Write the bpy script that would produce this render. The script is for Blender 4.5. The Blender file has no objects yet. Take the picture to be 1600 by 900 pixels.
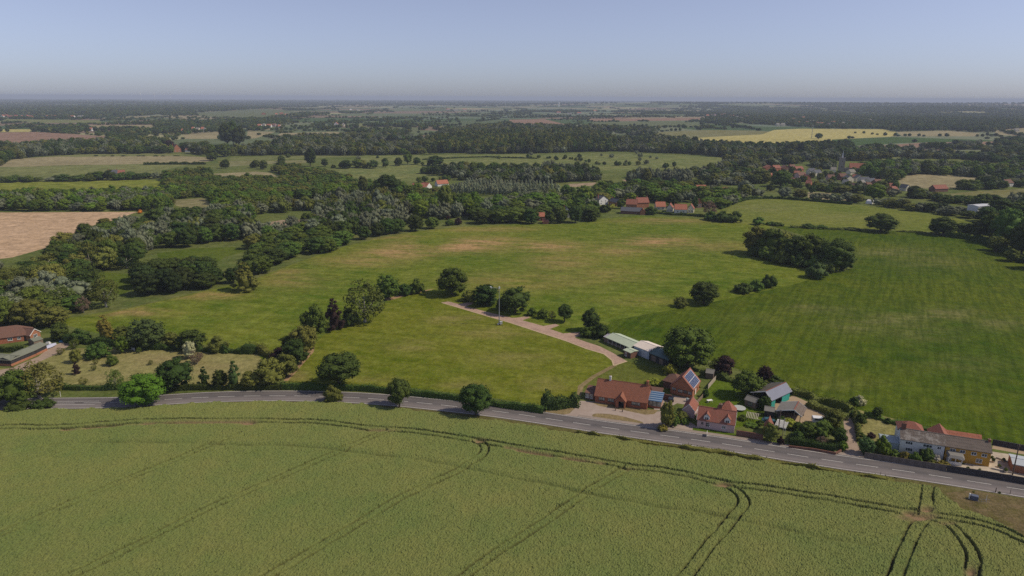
import bpy, bmesh, math, random
import numpy as np
from mathutils import Vector, Matrix
from mathutils.geometry import delaunay_2d_cdt

random.seed(7)
rng = np.random.default_rng(11)
C = bpy.context.scene.collection
scene = bpy.context.scene
R = math.radians

# ------------------------------------------------------------------ camera
CAM_H = 92.0
FPX = 1067.0            # focal length in pixels of a 1600 px wide picture
PITCH = R(15.62)
ROLL = R(0.24)
cd = bpy.data.cameras.new('camera')
cd.sensor_width = 36.0
cd.lens = 36.0 * FPX / 1600.0
cd.clip_start = 0.5
cd.clip_end = 120000
cam = bpy.data.objects.new('camera', cd)
C.objects.link(cam)
cam.matrix_world = (Matrix.Translation((0, 0, CAM_H)) @ Matrix.Rotation(math.pi / 2 - PITCH, 4, 'X')
                    @ Matrix.Rotation(ROLL, 4, 'Z'))
scene.camera = cam

# ------------------------------------------------------------------ sky, sun, exposure
HAZE = 0.000088
SUN_EL, SUN_AZ = 46.0, 97.0          # azimuth measured clockwise from +Y (view direction)
world = bpy.data.worlds.new('World')
scene.world = world
world.use_nodes = True
wn = world.node_tree
bg = wn.nodes['Background']
sky = wn.nodes.new('ShaderNodeTexSky')
sky.sky_type = 'NISHITA'
sky.sun_disc = False
sky.sun_elevation = R(SUN_EL)
sky.sun_rotation = R(SUN_AZ)
sky.altitude = 90
sky.air_density = 0.8
sky.dust_density = 0.64
sky.ozone_density = 8.0
hsv = wn.nodes.new('ShaderNodeHueSaturation')
hsv.inputs['Saturation'].default_value = 0.60
wn.links.new(sky.outputs[0], hsv.inputs['Color'])
tint = wn.nodes.new('ShaderNodeMix'); tint.data_type = 'RGBA'; tint.blend_type = 'MULTIPLY'; tint.inputs[0].default_value = 1.0
tint.inputs[7].default_value = (1.03, 0.985, 1.08, 1)          # white balance of the camera
wn.links.new(hsv.outputs[0], tint.inputs[6])
wn.links.new(tint.outputs[2], bg.inputs[0])
bg.inputs[1].default_value = 0.14
sl = bpy.data.lights.new('sun', 'SUN')
sl.energy = 4.8
sl.angle = R(0.53)
sl.color = (1.0, 0.875, 0.68)
sun = bpy.data.objects.new('sun', sl)
C.objects.link(sun)
_s = Vector((math.sin(R(SUN_AZ)) * math.cos(R(SUN_EL)), math.cos(R(SUN_AZ)) * math.cos(R(SUN_EL)), math.sin(R(SUN_EL))))
sun.rotation_euler = _s.to_track_quat('Z', 'Y').to_euler()
scene.view_settings.view_transform = 'Standard'
scene.view_settings.look = 'None'
scene.view_settings.exposure = -0.45
scene.view_settings.gamma = 1.0
scene.cycles.use_denoising = False
scene.cycles.max_bounces = 5
scene.cycles.diffuse_bounces = 2
scene.cycles.glossy_bounces = 2
scene.cycles.transmission_bounces = 3
scene.cycles.volume_bounces = 0
scene.cycles.transparent_max_bounces = 8

# ------------------------------------------------------------------ terrain and pixel -> ground
RE = 6.371e6 * 1.15


def sstep(a, b, x):
    t = np.clip((x - a) / (b - a), 0, 1)
    return t * t * (3 - 2 * t)


def H(x, y):
    x = np.asarray(x, float); y = np.asarray(y, float)
    z = -7.0 * sstep(560, 800, y) * (1 - sstep(1500, 2600, y))
    far = sstep(1600, 3500, y)
    z = z + far * (5 * np.sin(x / 900 + 1) * np.sin(y / 1100) + 3 * np.sin(x / 430 + y / 700))
    z = z + 42 * np.exp(-((y - 8200) / 1500.0) ** 2) * sstep(-200, 1900, x) * (1 - sstep(6200, 8200, x))
    z = z + 26 * np.exp(-((y - 5600) / 700.0) ** 2) * sstep(2600, 3400, x)
    return z - (x * x + y * y) / (2 * RE)


_M = np.array(cam.matrix_world)[:3, :3]


def G(pts):
    """photo pixels (N,2) -> world ground points (N,3)"""
    p = np.atleast_2d(np.array(pts, float))
    v = np.stack([(p[:, 0] - 800) / FPX, -(p[:, 1] - 450) / FPX, -np.ones(len(p))], 1)
    d = v @ _M.T
    hd = np.hypot(d[:, 0], d[:, 1])
    out = np.zeros((len(p), 3))
    ts = 60 * 1.012 ** np.arange(560)
    for i in range(len(p)):
        dx, dy, dz = d[i] / hd[i]
        zz = CAM_H + dz * ts - H(dx * ts, dy * ts)
        k = np.argmax(zz < 0)
        if zz[k] >= 0:
            t = 42000.0
        else:
            a = ts[k - 1] if k else 5.0
            b = ts[k]
            for _ in range(30):
                m = .5 * (a + b)
                if CAM_H + dz * m - float(H(dx * m, dy * m)) < 0: b = m
                else: a = m
            t = b
        out[i] = (dx * t, dy * t, float(H(dx * t, dy * t)))
    return out


def g1(px, py):
    return Vector(G([(px, py)])[0])


def P(w):
    """world (N,3) -> photo pixels (N,2), depth"""
    w = np.atleast_2d(np.array(w, float))
    c = (w - np.array([0, 0, CAM_H])) @ _M
    dz = np.maximum(-c[:, 2], 1e-3)
    return np.stack([800 + FPX * c[:, 0] / dz, 450 - FPX * c[:, 1] / dz], 1), -c[:, 2]


def ppm(px, py):
    """photo pixels per metre across at the ground point seen at that pixel"""
    w = g1(px, py)
    return FPX / P([w])[1][0]


def catmull(pts, n=8, closed=False):
    p = [np.array(q, float) for q in pts]
    m = len(p); out = []
    for i in range(m if closed else m - 1):
        if closed: a, b, c, d = p[(i - 1) % m], p[i], p[(i + 1) % m], p[(i + 2) % m]
        else: a, b, c, d = p[max(i - 1, 0)], p[i], p[i + 1], p[min(i + 2, m - 1)]
        for k in range(n):
            t = k / n
            out.append(.5 * (2 * b + (c - a) * t + (2 * a - 5 * b + 4 * c - d) * t * t + (3 * b - a - 3 * c + d) * t ** 3))
    if not closed: out.append(p[-1])
    return np.array(out)


def inside(poly, x, y):
    """vectorised point in polygon"""
    poly = np.asarray(poly)[:, :2]
    x = np.asarray(x); y = np.asarray(y)
    r = np.zeros(x.shape, bool)
    j = len(poly) - 1
    for i in range(len(poly)):
        xi, yi = poly[i]; xj, yj = poly[j]
        if yi != yj:
            c = ((yi > y) != (yj > y)) & (x < (xj - xi) * (y - yi) / (yj - yi) + xi)
            r ^= c
        j = i
    return r


def vnoise(x, y, scale, seed=0):
    """smooth value noise in numpy, 0..1"""
    x = np.asarray(x, float) / scale + 1000; y = np.asarray(y, float) / scale + 1000
    xi = np.floor(x).astype(np.int64); yi = np.floor(y).astype(np.int64)
    fx = x - xi; fy = y - yi
    fx = fx * fx * (3 - 2 * fx); fy = fy * fy * (3 - 2 * fy)

    def hsh(a, b):
        h = (a * 374761393 + b * 668265263 + seed * 974634777) & 0xffffffff
        h = ((h ^ (h >> 13)) * 1274126177) & 0xffffffff
        return ((h ^ (h >> 16)) & 0xffff) / 65535.0
    return ((hsh(xi, yi) * (1 - fx) + hsh(xi + 1, yi) * fx) * (1 - fy)
            + (hsh(xi, yi + 1) * (1 - fx) + hsh(xi + 1, yi + 1) * fx) * fy)


# ------------------------------------------------------------------ object helpers
def tag(o, label=None, cat=None, group=None, kind=None):
    if label: o['label'] = label
    if cat: o['category'] = cat
    if group: o['group'] = group
    if kind: o['kind'] = kind
    return o


def mesh_np(name, v, f, mats=None, mi=None, smooth=False):
    """v (N,3), f (M,k) int array -> mesh"""
    v = np.ascontiguousarray(v, np.float32); f = np.ascontiguousarray(f, np.int32)
    me = bpy.data.meshes.new(name)
    k = f.shape[1]
    me.vertices.add(len(v)); me.vertices.foreach_set('co', v.ravel())
    me.loops.add(f.size); me.loops.foreach_set('vertex_index', f.ravel())
    me.polygons.add(len(f)); me.polygons.foreach_set('loop_start', np.arange(0, f.size, k, dtype=np.int32))
    for m in (mats or []): me.materials.append(m)
    if mi is not None: me.polygons.foreach_set('material_index', np.asarray(mi, np.int32))
    me.update(calc_edges=True)
    me.polygons.foreach_set('use_smooth', np.full(len(f), smooth))
    me.validate()
    return me


class MB:
    """collects boxes, prisms, tubes; build() links them as ONE mesh object"""
    def __init__(s): s.v = []; s.f = []

    def add(s, vs, fs):
        n = len(s.v); s.v += [tuple(q) for q in vs]; s.f += [tuple(n + i for i in f) for f in fs]
        return s

    def box(s, x0, x1, y0, y1, z0, z1):
        return s.add([(x0, y0, z0), (x1, y0, z0), (x1, y1, z0), (x0, y1, z0), (x0, y0, z1), (x1, y0, z1), (x1, y1, z1), (x0, y1, z1)],
                     [(0, 3, 2, 1), (4, 5, 6, 7), (0, 1, 5, 4), (1, 2, 6, 5), (2, 3, 7, 6), (3, 0, 4, 7)])

    def hexa(s, b, t):
        """bottom 4 points, top 4 points, counter-clockwise from above"""
        return s.add(list(b) + list(t), [(0, 3, 2, 1), (4, 5, 6, 7), (0, 1, 5, 4), (1, 2, 6, 5), (2, 3, 7, 6), (3, 0, 4, 7)])

    def prism(s, prof, axis, a, b):
        """2D profile extruded along axis 'x' (profile in y,z) or 'y' (profile in x,z)"""
        n = len(prof)
        mk = (lambda t, q: (t, q[0], q[1])) if axis == 'x' else (lambda t, q: (q[0], t, q[1]))
        vs = [mk(a, q) for q in prof] + [mk(b, q) for q in prof]
        fs = [tuple(range(n)), tuple(range(2 * n - 1, n - 1, -1))] + [(i, n + i, n + (i + 1) % n, (i + 1) % n) for i in range(n)]
        return s.add(vs, fs)

    def tube(s, p, q, r0, r1, n=8):
        p = Vector(p); q = Vector(q); d = (q - p).normalized()
        u = d.orthogonal().normalized(); w = d.cross(u)
        vs = [p + (u * math.cos(2 * math.pi * i / n) + w * math.sin(2 * math.pi * i / n)) * r0 for i in range(n)]
        vs += [q + (u * math.cos(2 * math.pi * i / n) + w * math.sin(2 * math.pi * i / n)) * r1 for i in range(n)]
        fs = [(i, (i + 1) % n, n + (i + 1) % n, n + i) for i in range(n)] + [tuple(range(n - 1, -1, -1)), tuple(range(n, 2 * n))]
        return s.add(vs, fs)

    def mesh(s, name, m):
        me = bpy.data.meshes.new(name); me.from_pydata(s.v, [], s.f)
        bm = bmesh.new(); bm.from_mesh(me); bmesh.ops.recalc_face_normals(bm, faces=bm.faces); bm.to_mesh(me); bm.free()
        me.materials.append(m)
        return me

    def build(s, name, m, parent=None, bevel=0):
        o = bpy.data.objects.new(name, s.mesh(name, m)); C.objects.link(o)
        if parent: o.parent = parent
        if bevel:
            b = o.modifiers.new('bevel', 'BEVEL'); b.width = bevel; b.segments = 2
        return o


def link(name, me, parent=None):
    o = bpy.data.objects.new(name, me); C.objects.link(o)
    if parent: o.parent = parent
    return o


def empty(name, loc, rz=0.0):
    o = bpy.data.objects.new(name, None); C.objects.link(o)
    o.location = loc; o.rotation_euler = (0, 0, rz); o.empty_display_size = 1
    return o


# ------------------------------------------------------------------ materials
def nodes(name):
    m = bpy.data.materials.new(name); m.use_nodes = True
    nt = m.node_tree
    return m, nt, nt.nodes['Principled BSDF']


def mixc(nt, fac, a, b, mode='MIX'):
    n = nt.nodes.new('ShaderNodeMix'); n.data_type = 'RGBA'; n.blend_type = mode
    if isinstance(fac, (int, float)): n.inputs[0].default_value = fac
    else: nt.links.new(fac, n.inputs[0])
    for i, c in ((6, a), (7, b)):
        if isinstance(c, tuple): n.inputs[i].default_value = (*c[:3], 1)
        else: nt.links.new(c, n.inputs[i])
    return n.outputs[2]


def math_n(nt, op, a, b=None, c=None, clamp=False):
    n = nt.nodes.new('ShaderNodeMath'); n.operation = op; n.use_clamp = clamp
    for i, q in enumerate((a, b, c)):
        if q is None: continue
        if isinstance(q, (int, float)): n.inputs[i].default_value = q
        else: nt.links.new(q, n.inputs[i])
    return n.outputs[0]


def ramp(nt, src, lo, hi):
    n = nt.nodes.new('ShaderNodeMapRange'); n.inputs['From Min'].default_value = lo; n.inputs['From Max'].default_value = hi
    nt.links.new(src, n.inputs['Value'])
    return n.outputs[0]


def coords(nt, obj=False, scale=(1, 1, 1), rot=0.0):
    if obj:
        src = nt.nodes.new('ShaderNodeTexCoord').outputs['Object']
    else:
        src = nt.nodes.new('ShaderNodeNewGeometry').outputs['Position']
    if scale == (1, 1, 1) and rot == 0: return src
    mp = nt.nodes.new('ShaderNodeMapping')
    mp.inputs['Scale'].default_value = scale; mp.inputs['Rotation'].default_value = (0, 0, rot)
    # rotate first, then scale: use two mappings
    if rot:
        m0 = nt.nodes.new('ShaderNodeMapping'); m0.inputs['Rotation'].default_value = (0, 0, rot)
        mp.inputs['Rotation'].default_value = (0, 0, 0)
        nt.links.new(src, m0.inputs[0]); src = m0.outputs[0]
    nt.links.new(src, mp.inputs[0])
    return mp.outputs[0]


def noise(nt, co, scale, detail=3, rough=.55):
    n = nt.nodes.new('ShaderNodeTexNoise'); n.inputs['Scale'].default_value = scale
    n.inputs['Detail'].default_value = detail; n.inputs['Roughness'].default_value = rough
    nt.links.new(co, n.inputs['Vector'])
    return n.outputs[0]


def bump(nt, bs, h, strength, dist):
    b = nt.nodes.new('ShaderNodeBump'); b.inputs['Strength'].default_value = strength; b.inputs['Distance'].default_value = dist
    nt.links.new(h, b.inputs['Height']); nt.links.new(b.outputs[0], bs.inputs['Normal'])


def field_mat(name, c1, c2, c3=None, stripe=None, fine=1.0, big=70.0, streak=0.0, bumpd=.12, dryfac=1.0, mid=9.0, tram=None):
    """ground cover: c1/c2 mottled, c3 shows where the 'dry' attribute is high"""
    if c1[1] > c1[0]: c1 = (c1[0] * 1.04, c1[1] * .92, c1[2] * .62)
    if c2[1] > c2[0]: c2 = (c2[0] * 1.04, c2[1] * .92, c2[2] * .66)
    mean = [(a_ + b_) / 2 for a_, b_ in zip(c1, c2)]
    c1 = tuple(m_ + (a_ - m_) * 1.35 for a_, m_ in zip(c1, mean)); c2 = tuple(m_ + (a_ - m_) * 1.35 for a_, m_ in zip(c2, mean))
    m, nt, bs = nodes(name)
    co = coords(nt)
    nb = ramp(nt, noise(nt, co, 1 / big, 4), .35, .65)
    nm = ramp(nt, noise(nt, co, 1 / mid, 4, .6), .3, .7)
    nf = noise(nt, co, fine, 4, .65)
    f = math_n(nt, 'ADD', math_n(nt, 'MULTIPLY', nb, .5), math_n(nt, 'MULTIPLY', nm, .5))
    col = mixc(nt, f, c1, c2)
    if streak:
        cs = coords(nt, scale=(.075, .19, .19), rot=R(12))
        ns = ramp(nt, noise(nt, cs, 1.0, 8, .74), .42, .66)
        col = mixc(nt, math_n(nt, 'MULTIPLY', ns, streak), col, tuple(q * 1.35 + .03 for q in c2))
    if c3:
        a = nt.nodes.new('ShaderNodeAttribute'); a.attribute_name = 'dry'
        cs = coords(nt, scale=(.25, 1.0, 1.0), rot=R(8))
        nd = noise(nt, cs, .16, 6, .7)
        d = math_n(nt, 'MULTIPLY', a.outputs['Fac'], ramp(nt, nd, .34, .56))
        col = mixc(nt, math_n(nt, 'MULTIPLY', d, dryfac, clamp=True), col, c3)
    if stripe:
        ang, per, st = stripe
        cs = coords(nt, scale=(1.6 / per, .035, .035), rot=ang)
        wv = ramp(nt, noise(nt, cs, 1.0, 4, .65), .42, .6)
        col = mixc(nt, math_n(nt, 'MULTIPLY', wv, st), col, tuple(q * .5 for q in c1))
    if tram:
        ang, per, tc = tram
        cs = coords(nt, scale=(1 / per, 1, 1), rot=ang)
        sx = nt.nodes.new('ShaderNodeSeparateXYZ'); nt.links.new(cs, sx.inputs[0])
        fr = math_n(nt, 'FRACT', math_n(nt, 'ADD', sx.outputs[0], 1000))
        line = math_n(nt, 'LESS_THAN', fr, 1.1 / per)
        col = mixc(nt, math_n(nt, 'MULTIPLY', line, .8), col, tc)
    n3 = ramp(nt, noise(nt, coords(nt, scale=(.42, .34, 1), rot=R(10)), fine * .62, 6, .8), .38, .62)
    gv = math_n(nt, 'MULTIPLY_ADD', n3, .52, .76)
    cg = nt.nodes.new('ShaderNodeCombineColor')
    for i_ in range(3): nt.links.new(gv, cg.inputs[i_])
    col = mixc(nt, 1.0, col, cg.outputs[0], 'MULTIPLY')
    col = mixc(nt, ramp(nt, nf, .3, .7), mixc(nt, .4, col, (.01, .015, .002)), col)
    nt.links.new(col, bs.inputs['Base Color'])
    bs.inputs['Roughness'].default_value = 1.0; bs.inputs['Specular IOR Level'].default_value = .03
    bump(nt, bs, nf, 1.0, bumpd)
    return m


def plain(name, c, rough=.8, var=.25, scale=3.0, obj=True, spec=.3, metal=0, bumpd=0.0, c2=None):
    m, nt, bs = nodes(name)
    co = coords(nt, obj)
    n = noise(nt, co, scale, 5, .6)
    n2 = noise(nt, co, scale * .17, 3, .5)
    f = ramp(nt, math_n(nt, 'ADD', math_n(nt, 'MULTIPLY', n, .6), math_n(nt, 'MULTIPLY', n2, .4)), .3, .7)
    col = mixc(nt, f, tuple(q * (1 - var) for q in c), tuple(min(1, q * (1 + var)) for q in (c2 or c)))
    nt.links.new(col, bs.inputs['Base Color'])
    bs.inputs['Roughness'].default_value = rough; bs.inputs['Metallic'].default_value = metal
    bs.inputs['Specular IOR Level'].default_value = spec
    if bumpd: bump(nt, bs, n, .8, bumpd)
    return m


def brick_mat(name, c1, c2, mortar, scale=1.0):
    m, nt, bs = nodes(name)
    tc = nt.nodes.new('ShaderNodeTexCoord'); sx = nt.nodes.new('ShaderNodeSeparateXYZ'); nt.links.new(tc.outputs['Object'], sx.inputs[0])
    cb = nt.nodes.new('ShaderNodeCombineXYZ')
    nt.links.new(math_n(nt, 'ADD', sx.outputs[0], sx.outputs[1]), cb.inputs[0]); nt.links.new(sx.outputs[2], cb.inputs[1])
    b = nt.nodes.new('ShaderNodeTexBrick'); nt.links.new(cb.outputs[0], b.inputs['Vector'])
    b.inputs['Scale'].default_value = scale; b.inputs['Brick Width'].default_value = .23; b.inputs['Row Height'].default_value = .075
    b.inputs['Mortar Size'].default_value = .006
    b.inputs['Color1'].default_value = (*c1, 1); b.inputs['Color2'].default_value = (*c2, 1); b.inputs['Mortar'].default_value = (*mortar, 1)
    n = noise(nt, tc.outputs['Object'], .7, 5, .65)
    col = mixc(nt, ramp(nt, n, .3, .7), mixc(nt, .3, b.outputs[0], (.02, .012, .01)), b.outputs[0])
    nt.links.new(col, bs.inputs['Base Color']); bs.inputs['Roughness'].default_value = .9; bs.inputs['Specular IOR Level'].default_value = .2
    return m


def tile_mat(name, c1, c2, moss=(.06, .06, .04), row=.32, colw=.5, ax='x', contrast=.5, mossamt=.4):
    """roof tiles: courses across the slope, tiles along the eaves (object space)"""
    m, nt, bs = nodes(name)
    tc = nt.nodes.new('ShaderNodeTexCoord'); sx = nt.nodes.new('ShaderNodeSeparateXYZ'); nt.links.new(tc.outputs['Object'], sx.inputs[0])
    cb = nt.nodes.new('ShaderNodeCombineXYZ')
    nt.links.new(math_n(nt, 'ADD', sx.outputs[0], sx.outputs[1]), cb.inputs[0]); nt.links.new(math_n(nt, 'MULTIPLY', sx.outputs[2], 1.6), cb.inputs[1])
    b = nt.nodes.new('ShaderNodeTexBrick'); nt.links.new(cb.outputs[0], b.inputs['Vector'])
    b.inputs['Scale'].default_value = 1; b.inputs['Brick Width'].default_value = colw; b.inputs['Row Height'].default_value = row
    b.inputs['Mortar Size'].default_value = .035; b.inputs['Mortar Smooth'].default_value = .6
    b.inputs['Color1'].default_value = (*c1, 1); b.inputs['Color2'].default_value = (*c2, 1)
    b.inputs['Mortar'].default_value = (*[q * (1 - contrast) for q in c1], 1)
    n = noise(nt, tc.outputs['Object'], .55, 5, .7)
    col = mixc(nt, math_n(nt, 'MULTIPLY', ramp(nt, n, .48, .7), mossamt), b.outputs[0], moss)
    n2 = noise(nt, tc.outputs['Object'], 3.5, 3, .7)
    col = mixc(nt, math_n(nt, 'MULTIPLY', ramp(nt, n2, .35, .7), .35), col, tuple(min(1, q * 1.5) for q in c2))
    nt.links.new(col, bs.inputs['Base Color']); bs.inputs['Roughness'].default_value = .85; bs.inputs['Specular IOR Level'].default_value = .25
    bump(nt, bs, b.outputs['Fac'], .6, .04)
    return m


def glass_mat(name, c=(.03, .04, .05)):
    m, nt, bs = nodes(name)
    n = noise(nt, coords(nt, True), 1.2, 2)
    nt.links.new(mixc(nt, ramp(nt, n, .4, .6), c, tuple(q * 2.2 for q in c)), bs.inputs['Base Color'])
    bs.inputs['Roughness'].default_value = .12; bs.inputs['Specular IOR Level'].default_value = .8
    return m


def leaf_mat(name, c, var=.28):
    m, nt, bs = nodes(name)
    oi = nt.nodes.new('ShaderNodeObjectInfo')
    a = nt.nodes.new('ShaderNodeAttribute'); a.attribute_name = 'tone'
    co = coords(nt, True)
    n = noise(nt, co, 9.0, 3, .6)
    f = math_n(nt, 'ADD', math_n(nt, 'MULTIPLY', a.outputs['Fac'], .6), math_n(nt, 'MULTIPLY', ramp(nt, n, .3, .7), .4))
    col = mixc(nt, f, tuple(q * (1 - var * 1.2) for q in c), (c[0] * (1 + var * 1.7), c[1] * (1 + var * 1.3), c[2] * (1 + var)))
    h = nt.nodes.new('ShaderNodeHueSaturation')
    nt.links.new(math_n(nt, 'MULTIPLY_ADD', oi.outputs['Random'], .045, .478), h.inputs['Hue'])
    r2 = math_n(nt, 'FRACT', math_n(nt, 'MULTIPLY', oi.outputs['Random'], 17.31))
    nt.links.new(math_n(nt, 'MULTIPLY_ADD', r2, .6, .7), h.inputs['Value'])
    h.inputs['Saturation'].default_value = .95
    nt.links.new(col, h.inputs['Color'])
    nt.links.new(h.outputs[0], bs.inputs['Base Color'])
    bs.inputs['Roughness'].default_value = .8; bs.inputs['Specular IOR Level'].default_value = .08
    return m
# ------------------------------------------------------------------ foliage
TONE = {
    'dark': (.030, .052, .017), 'mid': (.048, .080, .020), 'bright': (.062, .110, .016), 'olive': (.075, .090, .030),
    'silver': (.132, .158, .096), 'vivid': (.066, .135, .012), 'pale': (.21, .25, .15), 'copper': (.036, .020, .020), 'golden': (.150, .130, .020), 'blossom': (.42, .42, .24),
    'conifer': (.022, .036, .016), 'bluegreen': (.040, .072, .036), 'pinkish': (.17, .12, .09), 'lime': (.13, .16, .03),
    'white': (.5, .5, .4), 'orange': (.62, .21, .01), 'weed': (.10, .12, .045),
}
LEAF = {k: leaf_mat('leaves_' + k, v if k in ('silver', 'copper', 'golden') else ((v[0] * 1.5, v[1] * 1.45, v[2] * .76) if v[1] > v[0] * .85 and v[0] < .2 else v)) for k, v in TONE.items()}
M_BARK = plain('bark', (.09, .07, .05), .95, .35, 6, bumpd=.05)
M_BARK_PALE = plain('pale_bark', (.30, .28, .24), .95, .3, 6)

ICO = None


def ico(sub=1):
    bm = bmesh.new(); bmesh.ops.create_icosphere(bm, subdivisions=sub, radius=1)
    v = np.array([x.co[:] for x in bm.verts]); f = np.array([[q.index for q in x.verts] for x in bm.faces]); bm.free()
    return v, f


ICOV, ICOF = ico(1)


def crown_arrays(kind, r, density=1.0):
    """leaf clumps (quads) on many small lobes; crown fits x,y in -.5...5, z 0..1 of the whole tree"""
    lobes = []           # centre, radius(3)
    if kind in ('broad', 'oak', 'tall', 'stem'):
        n = {'broad': 46, 'oak': 66, 'tall': 46, 'stem': 62}[kind]
        zc, rz = {'broad': (.50, .54), 'oak': (.50, .54), 'tall': (.53, .50), 'stem': (.58, .44)}[kind]
        asym = r.uniform(-.1, .1, 2)
        for i in range(n):
            d = r.normal(size=3); d /= np.linalg.norm(d)
            if d[2] < -.8: d[2] *= -1
            q = r.uniform(.62, 1.0) ** .5
            k = 1 - .12 * max(0, -d[2])
            c = np.array([d[0] * .36 * q * k + asym[0] * .3, d[1] * .36 * q * k + asym[1] * .3, zc + d[2] * rz * .80 * q])
            s = r.uniform(.085, .155)
            lobes.append((c, np.array([s, s, s * .85]), 1))
        lobes.append((np.array([0, 0, zc - .02]), np.array([.30, .30, rz * .72]), 0))
    elif kind == 'loose':
        for i in range(52):
            d = r.normal(size=3); d /= np.linalg.norm(d)
            q = r.uniform(.3, 1.0) ** .5
            c = np.array([d[0] * .40 * q, d[1] * .40 * q, .56 + d[2] * .40 * q])
            s = r.uniform(.07, .13)
            lobes.append((c, np.array([s, s, s * 1.1]), 1))
    elif kind == 'willow':
        for i in range(40):
            d = r.normal(size=3); d /= np.linalg.norm(d)
            q = r.uniform(.5, 1.0) ** .5
            k = 1.05 - .5 * max(0, d[2]) ** 2
            c = np.array([d[0] * .38 * q * k, d[1] * .38 * q * k, .52 + d[2] * .42 * q])
            s = r.uniform(.06, .10)
            lobes.append((c, np.array([s, s, s * 1.7]), 1))
        lobes.append((np.array([0, 0, .48]), np.array([.26, .26, .34]), 0))
    elif kind == 'poplar':
        for i in range(30):
            z = r.uniform(.16, .95); w = .34 * math.sin(min(1, (1.08 - z) * 1.9) * 1.57) * (.6 + .4 * min(1, z * 3))
            a = r.uniform(0, 6.28)
            lobes.append((np.array([math.cos(a) * w * .8, math.sin(a) * w * .8, z]), np.array([.13, .13, .11]), 1))
        lobes.append((np.array([0, 0, .5]), np.array([.2, .2, .38]), 0))
    elif kind == 'conifer':
        for i in range(40):
            z = r.uniform(.06, .97); w = .44 * (1 - z) ** .8 + .02
            a = r.uniform(0, 6.28); q = r.uniform(.6, 1)
            s = .05 + .08 * (1 - z)
            lobes.append((np.array([math.cos(a) * w * q, math.sin(a) * w * q, z]), np.array([s * 1.3, s * 1.3, s * .7]), 1))
        lobes.append((np.array([0, 0, .3]), np.array([.22, .22, .36]), 0))
    elif kind == 'bush':
        for i in range(30):
            d = r.normal(size=3); d /= np.linalg.norm(d); d[2] = abs(d[2])
            q = r.uniform(.55, 1.0) ** .5
            c = np.array([d[0] * .39 * q, d[1] * .39 * q, .18 + d[2] * .66 * q])
            s = r.uniform(.09, .15)
            lobes.append((c, np.array([s, s, s * 1.4]), 1))
        lobes.append((np.array([0, 0, .34]), np.array([.33, .33, .40]), 0))
    V = []; Q = []; T = []; tone = []
    nv = 0
    ls = {'broad': .052, 'oak': .040, 'stem': .042, 'tall': .05, 'loose': .046, 'willow': .038, 'poplar': .06, 'conifer': .045, 'bush': .06}[kind]
    for c, s, leafy in lobes:
        if kind != 'loose' or not leafy:
            f = .80 if leafy else 1.0
            jit = 1 + r.uniform(-.14, .14, (len(ICOV), 1))
            V.append(c + ICOV * s * f * jit); T.append(ICOF + nv); nv += len(ICOV)
            tone.append(np.full(len(ICOV), .25))
        if leafy:
            n = int((30 if kind not in ('oak', 'stem') else 46) * density * (1.0 if kind != 'loose' else 1.6))
            d = r.normal(size=(n, 3)); d /= np.linalg.norm(d, axis=1)[:, None]
            # mostly the outward and upper side
            out = c - np.array([0, 0, .45]); out = out / (np.linalg.norm(out) + 1e-6)
            flip = (d @ out) < -.35
            d[flip] *= -1
            p = c + d * s * r.uniform(.80, 1.18, (n, 1))
            nn = d + r.normal(size=(n, 3)) * .45; nn /= np.linalg.norm(nn, axis=1)[:, None]
            a = np.cross(nn, r.normal(size=(n, 3))); a /= np.linalg.norm(a, axis=1)[:, None]
            b = np.cross(nn, a)
            sz = ls * r.uniform(.5, 1.1, (n, 1)) * .5
            az = sz * r.uniform(.7, 1.3, (n, 1))
            quad = np.stack([p + a * az + b * sz * .3, p + b * sz, p - a * az - b * sz * .2, p - b * sz], 1).reshape(-1, 3)
            V.append(quad)
            Q.append(np.arange(n * 4).reshape(n, 4) + nv); nv += n * 4
            tn = np.clip(r.uniform(0, 1) * .6 + r.uniform(0, .5, n), 0, 1)
            tone.append(np.repeat(tn, 4))
    V = np.concatenate(V); tone = np.concatenate(tone)
    if kind != 'bush': V[:, 2] = np.maximum(V[:, 2], .05)
    else: V[:, 2] = np.maximum(V[:, 2], 0)
    Q = np.concatenate(Q)
    Tt = np.concatenate(T) if T else np.zeros((0, 3), int)
    F = np.concatenate([Q, np.concatenate([Tt, Tt[:, 2:3]], 1)]) if len(Tt) else Q
    return V, Q, Tt, tone


def crown_mesh(kind, seed, tone, density=1.0):
    r = np.random.default_rng(seed)
    V, Q, T, tn = crown_arrays(kind, r, density)
    me = bpy.data.meshes.new('crown')
    me.vertices.add(len(V)); me.vertices.foreach_set('co', V.astype(np.float32).ravel())
    nl = Q.size + T.size
    me.loops.add(nl); me.loops.foreach_set('vertex_index', np.concatenate([Q.ravel(), T.ravel()]).astype(np.int32))
    me.polygons.add(len(Q) + len(T))
    me.polygons.foreach_set('loop_start', np.concatenate([np.arange(len(Q)) * 4, Q.size + np.arange(len(T)) * 3]).astype(np.int32))
    me.materials.append(LEAF[tone])
    me.update(calc_edges=True)
    at = me.attributes.new('tone', 'FLOAT', 'POINT'); at.data.foreach_set('value', tn.astype(np.float32))
    return me


_cm = {}


def crown(kind, var, tone, density=1.0):
    k = (kind, var, tone)
    if k not in _cm:
        base = next((m for (a, b, c), m in _cm.items() if a == kind and b == var), None)
        if base:
            m = base.copy(); m.materials[0] = LEAF[tone]
        else:
            m = crown_mesh(kind, 100 + hash_s(kind) + var, tone, density)
        _cm[k] = m
    return _cm[k]


def hash_s(s): return sum(ord(c) * (i + 3) for i, c in enumerate(s)) % 997


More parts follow.
